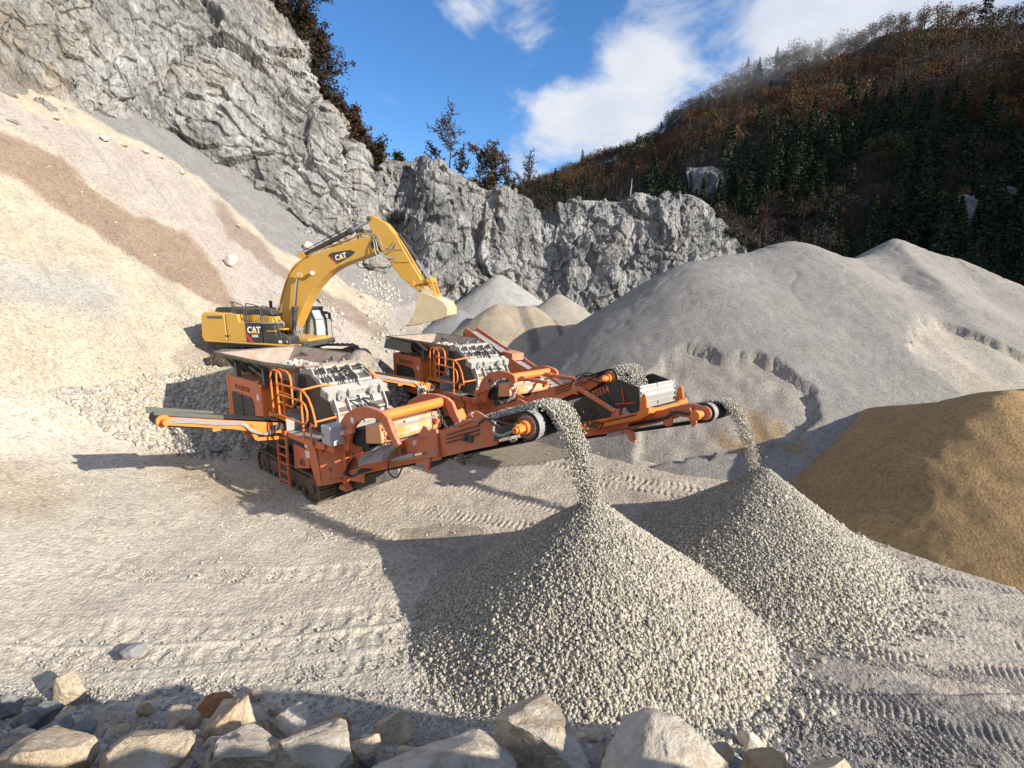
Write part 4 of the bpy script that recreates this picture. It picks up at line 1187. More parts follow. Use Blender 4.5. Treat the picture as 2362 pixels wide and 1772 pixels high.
def build_excavator():
    ex = empty('excavator', (-10.2, 20.7, 0), R(-8), label='yellow tracked excavator on the rubble mound swinging its bucket over the rear hopper', category='excavator')
    g = 2.78
    track(ex, -2.35, 2.75, -1.75, -1.15, g, .95, shoes=46)
    track(ex, -2.35, 2.75, 1.15, 1.75, g, .95, shoes=46)
    MB().prism([(-1.2, g + .45), (1.4, g + .45), (1.0, g + .85), (-.8, g + .85)], -1.2, 1.2).cyl((0, 0, g + .8), (0, 0, 3.98), .75, seg=28).build('undercarriage', M['dark'], ex, bevel=.02)
    # ---- house
    cw = MB().prism([(-2.86, 4.25), (-2.68, 4.12), (-1.62, 4.12), (-1.62, 5.30), (-2.62, 5.36), (-2.78, 5.15)], -1.5, 1.5).build('counterweight', M['cat'], ex, bevel=.06)
    MB().box(-2.45, -1.75, -1.506, -1.5, 5.08, 5.18).build('vent', M['dark'], cw)
    MB().box(-2.80, -2.72, -1.506, -1.5, 5.02, 5.07).build('reflector', M['yellow'], cw)
    MB().prism([(-2.66, 4.10), (1.20, 3.92), (1.25, 4.02), (-1.6, 4.14), (-2.80, 4.2)], -1.52, 1.52).build('skirt', M['cat'], ex, bevel=.03)
    MB().box(-2.4, 1.7, -1.25, 1.25, 3.88, 4.1).build('deck_frame', M['dark'], ex)
    sdr = MB().prism([(-1.60, 4.14), (-.73, 4.11), (-.73, 4.90), (-1.0, 4.94), (-1.05, 5.26), (-1.60, 5.30)], -1.5, -1.2).build('side_door', M['cat'], ex, bevel=.02)
    MB().box(-1.56, -1.50, -1.512, -1.5, 4.32, 4.40).build('handle', M['black'], sdr); MB().box(-1.70, -1.64, -1.512, -1.5, 4.32, 4.40).build('handle', M['black'], sdr)
    MB().prism([(-1.60, 4.14), (.2, 4.1), (.2, 4.9), (-.73, 4.90), (-1.0, 5.26), (-1.60, 5.30)], 1.2, 1.5).build('side_door', M['cat'], ex, bevel=.02)
    MB().prism([(-1.60, 4.9), (.15, 4.85), (.15, 5.14), (-.3, 5.2), (-1.6, 5.26)], -.95, 1.2).build('engine_deck', M['cat'], ex, bevel=.02)
    hood = MB().prism([(-2.60, 5.34), (-2.45, 5.54), (-1.85, 5.55), (-1.75, 5.50), (-1.2, 5.50), (-.4, 5.47), (.08, 5.44), (.22, 5.2), (-.3, 5.18), (-1.6, 5.25)], -.95, .95).build('engine_hood', M['black'], ex, bevel=.05)
    MB().box(-1.75, -1.71, -.96, .96, 5.3, 5.52).build('hood_seam', M['dark'], hood); MB().box(-.42, -.38, -.96, .96, 5.25, 5.49).build('hood_seam', M['dark'], hood)
    MB().cyl((-.9, .5, 5.45), (-.9, .5, 5.8), .07).build('exhaust', M['dark'], hood)
    # black decal panel with the lettering
    pn = MB().prism([(-.73, 4.11), (-.02, 4.09), (-.02, 4.92), (-.73, 4.91)], -1.508, -1.2).build('side_panel', M['black'], ex)
    text_mesh('CAT', .36, 'lettering', M['white'], pn, (-.66, -1.512, 4.50), (1, 0, 0), (0, 0, 1), squash=.86, bold=.012)
    MB().prism([(-.53, 4.49), (-.17, 4.49), (-.35, 4.64)], -1.520, -1.512).build('triangle_mark', M['yellow'], pn)
    text_mesh('336E', .15, 'lettering', M['white'], pn, (-.47, -1.512, 4.32), (1, 0, 0), (0, 0, 1), squash=.95, bold=.004)
    MB().prism([(-.73, 4.34), (-.73, 4.52), (-.42, 4.11), (-.56, 4.11)], -1.514, -1.509).build('red_stripe', M['red'], pn)
    # steps and tool box
    MB().prism([(0.0, 4.10), (.62, 4.08), (.62, 4.55), (.58, 4.84), (0.0, 4.88)], -1.49, -.9).build('tool_box', M['black'], ex, bevel=.03)
    st = MB().prism([(.02, 4.06), (1.2, 4.03), (1.24, 4.30), (1.1, 4.36), (.02, 4.36)], -1.5, -.8).build('battery_box', M['black'], ex, bevel=.04)
    MB().box(.72, .78, -1.507, -1.5, 4.08, 4.20).box(.80, .86, -1.507, -1.5, 4.08, 4.20).box(1.08, 1.11, -1.507, -1.5, 4.1, 4.2).build('white_mark', M['white'], st)
    MB().box(.22, .62, -1.52, -1.2, 4.56, 4.60).box(.3, .9, -1.40, -1.0, 4.62, 4.68).build('step', M['cat'], ex)
    MB().prism([(.3, 4.36), (1.6, 4.2), (1.6, 4.0), (1.6, 3.9), (.3, 3.95)], -.75, 1.0).prism([(.7, 3.93), (1.55, 3.9), (1.55, 4.02), (.7, 4.05)], -1.3, .4).build('front_frame', M['cat'], ex, bevel=.02)
    MB().box(-.7, .6, -1.49, -.95, 4.885, 4.92).build('walkway', M['galv'], ex)
    rl = MB()
    for pts in ([(-1.29, 5.28), (-1.30, 5.72), (-1.22, 5.76), (-.92, 5.66), (-.80, 5.54), (-.79, 4.90)], [(-.70, 4.90), (-.68, 5.60), (-.60, 5.70), (-.14, 5.60), (-.06, 5.50), (-.05, 4.90)], [(.03, 4.9), (.04, 5.54), (.10, 5.60), (.26, 5.58), (.34, 5.50), (.70, 4.72), (.88, 4.02)]):
        for yy in (-1.42,): rl.tube([(x, yy, z) for x, z in pts], .020, 6, smooth_n=4)
    for x, z in ((-.79, 5.2), (-.05, 5.2)): rl.tube([(x, -1.42, z), (x, -1.0, z), (x, -1.0, 4.9)], .018, 6)
    for zz in (5.25,): rl.tube([(-.79, -1.42, zz), (-.05, -1.42, zz)], .018, 6)
    rl.build('handrail', M['black'], ex, smooth=True)
    MB().tube([(-1.3, -1.3, 5.3), (-1.34, -1.3, 5.72), (-1.5, -1.3, 5.78)], .02, 6).build('mirror_arm', M['black'], ex)
    # ---- cab (far side)
    cab = empty('cab', parent=ex)
    y0, y1 = .50, 1.52
    prof = [(-.35, 3.80), (-.35, 4.9), (-.15, 5.38), (.05, 5.45), (.98, 5.45), (1.08, 5.30), (1.22, 4.9), (1.22, 3.95), (1.12, 3.70), (-.2, 3.70)]
    c = MB()
    pil = lambda x0_, z0_, x1_, z1_, y, w=.07: c.beam((x0_, y, z0_), (x1_, y, z1_), w, w)
    for y in (y0 + .04, y1 - .04):
        pil(-.32, 3.75, -.32, 4.95, y); pil(-.32, 4.95, -.05, 5.40, y); pil(.98, 5.40, 1.16, 4.95, y, .09); pil(1.16, 4.97, 1.18, 3.75, y, .09); pil(.42, 3.75, .42, 5.4, y, .05)
    c.prism([(-.36, 3.70), (-.36, 4.28), (1.2, 4.2), (1.22, 3.82), (1.14, 3.68)], y0, y0 + .05); c.prism([(-.36, 3.70), (-.36, 4.4), (.42, 4.4), (1.2, 3.95), (1.22, 3.82), (1.14, 3.68)], y1 - .05, y1)
    c.box(-.36, -.31, y0, y1, 3.7, 4.4).box(-.3, 1.15, y0, y1, 3.68, 3.80).beam((1.2, y0, 3.82), (1.2, y1, 3.82), .10, .26)
    c.beam((1.0, y0, 5.41), (1.0, y1, 5.41), .1, .08)
    c.build('cab_frame', M['black'], cab, bevel=.012)
    MB().prism([(-.2, 5.38), (.02, 5.45), (1.0, 5.45), (1.04, 5.40), (-.2, 5.34)], y0 - .01, y1 + .01).build('roof', M['black'], cab, bevel=.02)
    MB().slab([(1.20, y0 + .08, 3.98), (1.20, y1 - .08, 3.98), (1.17, y1 - .08, 4.93), (1.17, y0 + .08, 4.93)], .012).slab([(1.16, y0 + .08, 4.98), (1.16, y1 - .08, 4.98), (1.02, y1 - .08, 5.36), (1.02, y0 + .08, 5.36)], .012).build('windscreen', M['glass'], cab)
    MB().slab([(.46, y0 + .03, 4.25), (1.13, y0 + .03, 4.22), (1.13, y0 + .03, 4.95), (.97, y0 + .03, 5.36), (.46, y0 + .03, 5.36)], .01).build('side_window', M['glass'], cab); MB().slab([(-.28, y0 + .03, 4.30), (.39, y0 + .03, 4.26), (.39, y0 + .03, 5.36), (-.05, y0 + .03, 5.36), (-.28, y0 + .03, 4.95)], .01).build('side_window', M['glass'], cab); MB().slab([(-.28, y1 - .03, 4.4), (1.13, y1 - .03, 4.2), (1.13, y1 - .03, 4.95), (.97, y1 - .03, 5.36), (-.05, y1 - .03, 5.36), (-.28, y1 - .03, 4.95)], .01).build('side_window', M['glass'], cab)
    MB().tube([(.5, .6, 5.52), (1.1, .6, 5.52), (1.1, 1.45, 5.52), (.5, 1.45, 5.52)], .015, 5, closed=True).box(.55, .6, .6, 1.45, 5.46, 5.54).box(.72, .77, .6, 1.45, 5.46, 5.54).box(.9, .95, .6, 1.45, 5.46, 5.54).box(1.05, 1.1, .6, 1.45, 5.46, 5.54).build('roof_rack', M['black'], cab)
    MB().prism([(1.1, 5.15), (1.28, 5.18), (1.30, 5.30), (1.1, 5.32)], 1.25, 1.5).build('work_light', M['black'], cab)
    MB().tube([(1.22, 1.5, 5.2), (1.36, 1.6, 5.15), (1.38, 1.62, 3.9), (1.22, 1.52, 3.85)], .015, 5).tube([(1.22, 1.5, 4.95), (1.36, 1.6, 4.95)], .015, 5).build('grab_bar', M['black'], cab)
    MB().prism([(1.22, 4.96), (1.34, 4.96), (1.34, 5.24), (1.22, 5.24)], 1.62, 1.66).build('mirror', M['black'], cab)
    MB().prism([(-.15, 3.8), (.35, 3.8), (.35, 4.25), (-.0, 4.3), (-.12, 4.95), (-.24, 4.95)], .75, 1.25).build('seat', M['rubber'], cab, bevel=.03)
    MB().tube([(.85, .8, 3.8), (.7, .8, 4.35)], .015, 6).tube([(.9, 1.2, 3.8), (.72, 1.2, 4.35)], .015, 6).build('control_lever', M['black'], cab)
    # ---- boom
    boom_o = [(.10, 4.50), (-.09, 4.82), (.16, 5.61), (.55, 6.60), (.76, 7.0), (1.03, 7.26), (1.38, 7.52), (1.78, 7.70), (2.68, 8.00), (3.6, 8.27), (4.25, 8.42), (4.55, 8.40), (4.72, 8.18), (4.66, 7.86), (4.40, 7.72), (4.05, 7.60), (3.45, 7.42), (2.92, 7.22), (2.5, 6.98), (2.11, 6.66), (1.82, 6.38), (1.56, 6.06), (1.35, 5.75), (1.15, 5.38), (.90, 4.92), (.62, 4.48)]
    boom = MB().prism(boom_o, -.33, .33).build('boom', M['cat'], ex, bevel=.025)
    MB().prism([(2.53, 7.68), (2.70, 7.80), (3.55, 7.90), (3.76, 7.80), (3.55, 7.64), (2.91, 7.33)], -.337, -.331).build('decal', M['black'], boom)
    text_mesh('CAT', .30, 'lettering', M['white'], boom, (2.88, -.340, 7.47), (1, 0, .27), (-.27, 0, 1), squash=.86, bold=.010)
    MB().prism([(2.99, 7.485), (3.29, 7.565), (3.11, 7.63)], -.350, -.342).build('triangle_mark', M['yellow'], boom)
    MB().prism([(2.53, 7.68), (2.60, 7.66), (2.97, 7.35), (2.89, 7.34)], -.341, -.337).build('red_stripe', M['red'], boom)
    MB().prism([(1.02, 6.72), (1.42, 6.72), (1.50, 6.98), (1.25, 7.1), (1.0, 6.98)], -.36, -.33).cyl((1.22, -.75, 6.86), (1.22, .75, 6.86), .12, seg=16).build('cylinder_pin', M['cat'], boom, smooth=True)
    MB().cyl((1.78, -.40, 6.97), (1.86, -.50, 6.97), .08, seg=14).build('work_light', M['white'], boom)
    MB().prism([(.95, 7.72), (1.25, 7.55), (1.45, 7.62), (1.25, 7.88)], -.14, -.08).build('bracket', M['cat'], boom); MB().prism([(.95, 7.72), (1.25, 7.55), (1.45, 7.62), (1.25, 7.88)], .08, .14).build('bracket', M['cat'], boom)
    hs = MB()
    for k, yy in enumerate((-.26, -.18, -.10)):
        hs.tube([(.05 + .02 * k, yy, 5.3), (.10, yy, 5.75), (.47, yy, 6.65), (.72, yy, 7.08), (1.0, yy, 7.36), (1.75, yy, 7.79 + .02 * k), (2.7, yy, 8.10), (3.6, yy, 8.38), (3.95, yy, 8.55), (4.5, yy, 8.52)], .022, 6, smooth_n=3)
    hs.build('hydraulic_pipe', M['cat'], boom, smooth=True)
    hb = MB()
    hb.tube([(.05, -.28, 5.62), (-.05, -.36, 5.4), (.15, -.55, 5.05), (.36, -.55, 4.85), (.30, -.5, 4.68), (.05, -.4, 4.66)], .035, 8, smooth_n=6)
    hb.build('hose', M['greyhose'], boom, smooth=True)
    hb = MB()
    hb.tube([(4.5, -.30, 8.50), (4.72, -.42, 8.2), (4.80, -.44, 7.85), (5.0, -.40, 7.65), (5.3, -.32, 7.55), (5.45, -.30, 7.58)], .026, 6, smooth_n=6)
    hb.tube([(4.45, -.25, 8.48), (4.66, -.46, 8.1), (4.70, -.48, 7.75), (4.95, -.42, 7.45), (5.3, -.32, 7.42), (5.5, -.30, 7.5)], .026, 6, smooth_n=6)
    hb.tube([(4.55, -.28, 8.52), (4.85, -.42, 8.4), (4.98, -.42, 8.05), (5.25, -.36, 7.95), (5.5, -.3, 8.2)], .022, 6, smooth_n=6)
    hb.tube([(4.55, -.2, 8.5), (4.9, -.4, 8.25), (5.05, -.4, 7.85), (5.4, -.34, 7.85), (5.55, -.3, 8.1)], .022, 6, smooth_n=6)
    hb.build('hose', M['greyhose'], boom, smooth=True)
    # boom lift cylinders
    for yy in (-.55, .55):
        cy = MB().cyl((.72, yy, 3.95), (.96, yy, 5.48), .105, seg=16).cyl((.94, yy, 5.38), (.97, yy, 5.56), .14, seg=16).build('lift_cylinder', M['black'], ex, smooth=True)
        MB().cyl((.96, yy, 5.5), (1.22, yy, 6.86), .06, seg=14).build('rod', M['chrome'], cy, smooth=True)
        MB().cyl((1.22, yy - .12, 6.86), (1.22, yy + .12, 6.86), .14, seg=16).build('rod_eye', M['rusty'], cy, smooth=True)
    fh = MB()
    for k in range(6):
        x = .80 + .09 * k
        fh.tube([(x - .1, -.45 + .02 * k, 4.75), (x, -.6, 4.62), (x + .02, -.62, 4.3), (x, -.55, 4.05), (x - .1, -.4, 3.98)], .02, 5, smooth_n=4)
    fh.build('hose', M['greyhose'], ex, smooth=True)
    # stick cylinder
    cy = MB().cyl((1.25, 0, 7.74), (3.42, 0, 8.68), .10, seg=16).cyl((3.36, 0, 8.65), (3.52, 0, 8.72), .14, seg=16).build('stick_cylinder', M['black'], ex, smooth=True)
    MB().cyl((3.45, 0, 8.69), (4.34, 0, 9.10), .06, seg=14).build('rod', M['chrome'], cy, smooth=True)
    MB().tube([(1.3, -.16, 7.9), (2.2, -.14, 8.3), (3.3, -.12, 8.8)], .02, 6).build('hose', M['hose'], cy)
    # ---- stick
    st = MB().prism([(4.30, 9.13), (4.40, 9.24), (4.56, 9.26), (5.10, 8.97), (5.57, 8.40), (5.80, 7.95), (6.12, 7.38), (6.60, 6.58), (6.72, 6.30), (6.60, 6.12), (6.45, 6.14), (6.26, 6.31), (5.93, 6.56), (5.62, 6.82), (5.19, 7.40), (4.87, 7.84), (4.52, 8.50), (4.40, 8.87)], -.27, .27).build('stick', M['cat'], ex, bevel=.025)
    MB().cyl((4.62, -.36, 8.10), (4.62, .36, 8.10), .16, seg=18).build('pin', M['dark'], st, smooth=True); MB().cyl((4.40, -.31, 9.12), (4.40, .31, 9.12), .10, seg=14).build('pin', M['dark'], st, smooth=True)
    sp = MB()
    for yy, o in ((-.2, 0), (-.12, .03)): sp.tube([(5.5, yy, 8.56 - o), (5.86, yy, 8.0), (6.16, yy, 7.48), (6.5, yy, 6.9)], .022, 6)
    for zz in (7.9, 7.4): sp.box(5.2 + (8 - zz) * .5, 5.75 + (8 - zz) * .55, -.30, -.27, zz - .02, zz + .02)
    sp.build('hydraulic_pipe', M['cat'], st)
    cy = MB().cyl((5.56, 0, 8.50), (6.28, 0, 7.48), .09, seg=16).build('bucket_cylinder', M['black'], ex, smooth=True)
    MB().cyl((6.27, 0, 7.5), (6.86, 0, 6.66), .055, seg=14).build('rod', M['chrome'], cy, smooth=True)
    lk = MB()
    for yy in (-.32, .32):
        lk.beam((6.18, yy, 6.50), (6.88, yy, 6.66), .06, .15).beam((6.90, yy * .8, 6.66), (7.12, yy * .8, 5.98), .07, .18)
    for x, z in ((6.18, 6.5), (6.9, 6.66), (7.1, 5.98)): lk.cyl((x, -.40, z), (x, .40, z), .12, seg=14)
    lk.build('linkage', M['cat'], ex, bevel=.01)
    # ---- bucket
    bk = empty('bucket', parent=ex)
    outer = [(6.60, 6.16), (6.95, 6.08), (7.32, 5.92), (7.60, 5.76), (7.76, 5.52), (7.74, 5.28), (7.56, 5.13), (7.1, 5.0), (6.5, 4.88), (6.06, 4.80)]
    inner = [(6.62, 6.10), (6.93, 6.01), (7.28, 5.86), (7.54, 5.71), (7.69, 5.50), (7.67, 5.31), (7.52, 5.19), (7.08, 5.06), (6.5, 4.94), (6.06, 4.85)]
    MB().strip(outer, inner, -.76, .76).build('shell', M['bucket'], bk)
    side = inner + [(6.30, 5.15), (6.42, 5.5)]
    MB().prism(side, .72, .76).build('side_plate', M['bucket'], bk); MB().prism(side, -.76, -.72).prism([(6.42, 5.5), (6.52, 5.52), (6.66, 6.05), (6.60, 6.12)], -.78, -.70).prism([(6.06, 4.82), (6.34, 5.12), (6.40, 5.08), (6.2, 4.84)], -.79, -.70).build('side_plate', M['bucket'], bk)
    te = MB()
    for k in range(6):
        y = -.70 + k * .28
        te.prism([(6.16, 4.79), (6.20, 4.90), (5.84, 4.80), (5.80, 4.74)], y - .05, y + .05)
    te.build('teeth', M['bucket'], bk)
    rb = MB()
    for k in range(6): rb.prism([(7.74 - k * .16, 5.29 - k * .055), (7.77 - k * .16, 5.25 - k * .055), (7.66 - k * .16, 5.16 - k * .045), (7.62 - k * .16, 5.22 - k * .045)], -.74, .74)
    rb.build('wear_strips', M['bucket'], bk)
    MB().prism([(6.55, 6.05), (6.55, 6.28), (6.75, 6.36), (7.15, 6.1), (7.2, 5.88), (6.9, 6.02)], -.36, -.28).prism([(6.55, 6.05), (6.55, 6.28), (6.75, 6.36), (7.15, 6.1), (7.2, 5.88), (6.9, 6.02)], .28, .36).build('ear', M['bucket'], bk)
    return ex
EX = build_excavator()

# ================================================================== mobile crushers
def conveyor_belt(parent, p0, p1, w, drum_r, mat='rubber', name='belt', tail_r=None, side='y', cleats=0):
    """endless belt running p0 -> p1 (centre line of the drums)"""
    p0 = Vector(p0); p1 = Vector(p1); d = (p1 - p0).normalized()
    lat = Vector((0, 1, 0)) if side == 'y' else Vector((1, 0, 0))
    up = lat.cross(d) if side == 'y' else d.cross(lat)
    if up.z < 0: up = -up
    tr = tail_r or drum_r
    out = []; inn = []
    t = .025
    N = 12
    for i in range(N + 1):
        a = math.pi / 2 - math.pi * i / N
        out.append(p1 + d * math.cos(a) * (drum_r + t) + up * math.sin(a) * (drum_r + t)); inn.append(p1 + d * math.cos(a) * drum_r + up * math.sin(a) * drum_r)
    for i in range(N + 1):
        a = -math.pi / 2 - math.pi * i / N
        out.append(p0 + d * math.cos(a) * (tr + t) + up * math.sin(a) * (tr + t)); inn.append(p0 + d * math.cos(a) * tr + up * math.sin(a) * tr)
    vs = []; n = len(out)
    for P in (out, inn):
        for s in (-w / 2, w / 2): vs += [p + lat * s for p in P]
    fs = []
    for i in range(n):
        j = (i + 1) % n
        fs += [(i, j, n + j, n + i), (2 * n + i, 3 * n + i, 3 * n + j, 2 * n + j), (i, 2 * n + i, 2 * n + j, j), (n + i, n + j, 3 * n + j, 3 * n + i)]
    mb = MB().add(vs, fs)
    L = (p1 - p0).length
    for k in range(cleats):
        c = p0 + d * (L * (k + .5) / cleats) + up * (drum_r + t)
        mb.beam(c - lat * w * .45, c + lat * w * .45, .03, .03, up)
    return mb.build(name, M[mat], parent)

def rails(parent, b_out, mat='orange_bright', variant=1):
    y = -b_out
    r = MB(); q = .028
    yo = y; yi = -.5
    # gate hoop at the head of the ladder
    yg = yo + .20
    r.tube([(4.14, yg, 2.5), (4.14, yg, 3.70), (4.22, yg, 3.85), (4.40, yg, 3.90), (4.86, yg, 3.88), (5.02, yg, 3.80), (5.08, yg, 3.66), (5.08, yg, 2.92), (5.02, yg, 2.86), (4.2, yg, 2.90)], q, 8)
    r.tube([(4.14, yg, 3.22), (5.08, yg, 3.20)], q * .8, 8)
    r.tube([(4.08, yg - .14, 2.5), (4.08, yg - .14, 3.70), (4.16, yg - .14, 3.84), (4.36, yg - .14, 3.90), (4.62, yg - .10, 3.84), (4.70, yg - .08, 3.7), (4.70, yg - .08, 2.56)], q, 8)
    # side rail with rounded end
    r.tube([(4.62, yo, 2.2), (4.62, yo, 3.44), (4.70, yo, 3.54), (6.02, yo, 3.54)], q, 8)
    r.tube([(4.64, yo, 3.22), (6.06, yo, 3.22), (6.24, yo, 3.14), (6.33, yo, 2.95), (6.30, yo, 2.74), (6.18, yo, 2.62), (6.04, yo, 2.60), (4.64, yo, 2.60)], q * .95, 8)
    r.tube([(6.03, yo, 2.14), (6.03, yo, 3.52)], q, 8)
    # falling hoop
    r.tube([(6.02, yo, 3.54), (6.22, yo, 3.50), (6.45, yo, 3.36), (6.63, yo, 3.10), (6.73, yo, 2.80), (6.76, yo, 2.64), (6.66, yo, 2.62), (6.48, yo, 2.66), (6.44, yo, 2.55), (6.44, yo, 2.2)], q, 8)
    r.tube([(6.1, yo, 3.53), (6.12, -.95, 3.58), (6.14, -.62, 3.56), (6.24, -.5, 3.46), (6.45, -.48, 3.25), (6.60, -.48, 3.0), (6.68, -.48, 2.72), (6.66, -.48, 2.5)], q, 8)
    r.tube([(6.74, yo, 2.76), (6.68, -.48, 2.78)], q, 8)
    r.build('railing', M[mat], parent, smooth=True)

def hopper_thing(parent, seed, folded=False):
    """steel feed hopper, walls leaning outwards, open at the crusher end"""
    zt = 4.05; zb = 3.42
    T = [(-.12, 1.40), (3.75, 1.40), (4.7, .80)]          # (a, b) rim, near side front to rear
    Bm = [(.75, .62), (3.6, .62), (4.7, .55)]
    th = .03
    def wall(pts, name='wall'): return MB().slab(pts, th)
    h = MB()
    for s in (-1, 1):
        h.slab([(T[0][0], -s * T[0][1], zt), (T[1][0], -s * T[1][1], zt), (Bm[1][0], -s * Bm[1][1], zb), (Bm[0][0], -s * Bm[0][1], zb)], th * s)
        h.slab([(T[1][0], -s * T[1][1], zt), (T[2][0], -s * T[2][1], zt - .12), (Bm[2][0], -s * Bm[2][1], zb - .1), (Bm[1][0], -s * Bm[1][1], zb)], th * s)
    h.slab([(T[0][0], -1.4, zt), (T[0][0], 1.4, zt), (Bm[0][0], .62, zb), (Bm[0][0], -.62, zb)], th)
    h.slab([(.75, -.62, zb), (.75, .62, zb), (4.7, .55, zb - .12), (4.7, -.55, zb - .12)], -th)
    hp = h.build('hopper', M['rusty'], parent)
    rm = MB()
    for s in (-1, 1):
        rm.beam((T[0][0], -s * 1.43, zt), (T[1][0], -s * 1.43, zt), .07, .08).beam((T[1][0], -s * 1.43, zt), (T[2][0], -s * .83, zt - .12), .07, .08)
        for a in ((.5, 1.1, 1.8, 2.5, 3.2) if s == 1 else ()): rm.slab([(a, -s * 1.40, zt - .03), (a, -s * .70, zb), (a, -s * 1.02, zb)], .03)
    rm.beam((T[0][0] - .03, -1.45, zt), (T[0][0] - .03, 1.45, zt), .07, .08)
    rm.build('rim', M['olive'], hp)
    return hp

def rubble(name, cells, size, seed, label, mat='stone', cols=((.42, .40, .37), (.55, .52, .46)), parent=None, kind='stuff', group=None, flat=.75, category=None):
    """many angular stones merged into ONE object. cells: array of centres"""
    rs = np.random.RandomState(seed)
    V, F, C = stones_np(np.asarray(cells), size, rs, cols, flat)
    me = np_mesh(name, V, F); set_vcol(me, C); me.materials.append(M[mat])
    return link(bpy.data.objects.new(name, me), parent, label=label, kind=kind, category=category, group=group)

_phi = (1 + 5 ** .5) / 2
_ICO = np.array([(-1, _phi, 0), (1, _phi, 0), (-1, -_phi, 0), (1, -_phi, 0), (0, -1, _phi), (0, 1, _phi), (0, -1, -_phi), (0, 1, -_phi), (_phi, 0, -1), (_phi, 0, 1), (-_phi, 0, -1), (-_phi, 0, 1)]) / 1.9
_ICF = np.array([(0,11,5),(0,5,1),(0,1,7),(0,7,10),(0,10,11),(1,5,9),(5,11,4),(11,10,2),(10,7,6),(7,1,8),(3,9,4),(3,4,2),(3,2,6),(3,6,8),(3,8,9),(4,9,5),(2,4,11),(6,2,10),(8,6,7),(9,8,1)])
def stones_np(cen, size, rs, cols, flat=.75):
    n = len(cen); size = np.broadcast_to(np.asarray(size, float), (n,)).copy()
    protos = []
    blk = _ICO / (np.abs(_ICO).max(1, keepdims=True) ** .75) * .78
    for k in range(16):
        v = (blk if k % 4 else _ICO) * rs.uniform(.62, 1.25, (12, 1)) + rs.normal(0, .08, (12, 3))
        v = v * np.array([rs.uniform(.75, 1.35), rs.uniform(.7, 1.1), rs.uniform(flat * .7, flat * 1.15)])
        protos.append(v)
    protos = np.array(protos)
    v = protos[rs.randint(0, 16, n)] * size[:, None, None]
    q = rs.normal(size=(n, 4)); q /= np.linalg.norm(q, axis=1)[:, None]
    w, x, y, z = q.T
    Rm = np.stack([1-2*(y*y+z*z), 2*(x*y-z*w), 2*(x*z+y*w), 2*(x*y+z*w), 1-2*(x*x+z*z), 2*(y*z-x*w), 2*(x*z-y*w), 2*(y*z+x*w), 1-2*(x*x+y*y)], -1).reshape(n, 3, 3)
    v = np.einsum('nij,nkj->nki', Rm, v) + cen[:, None, :]
    F = (_ICF[None] + (np.arange(n) * 12)[:, None, None]).reshape(-1, 3)
    a, b = np.array(cols[0]), np.array(cols[1])
    t = rs.uniform(0, 1, (n, 1)); c = (a * (1 - t) + b * t) * rs.uniform(.82, 1.12, (n, 1))
    warm = rs.uniform(0, 1, (n, 1)) < .18
    c = np.where(warm, c * np.array([1.04, .98, .88]), c)
    return v.reshape(-1, 3), F, np.repeat(c, 12, 0)

def head_motor(parent, a, z, r, y=-.62, side=1):
    m = MB().cyl((a, y + .10, z), (a, y - .02, z), r * .86, seg=24).build('gear_plate', M['orange'], parent, smooth=True)
    mb = MB().cyl((a, y - .02, z), (a, y - .12, z), r * .45, seg=16).cyl((a, y - .12, z), (a, y - .30, z), r * .30, seg=6).cyl((a, y - .30, z), (a, y - .36, z), r * .2, seg=12)
    mb.build('drive_motor', M['orange_bright'], parent)
    for k in range(10):
        pass
    return m

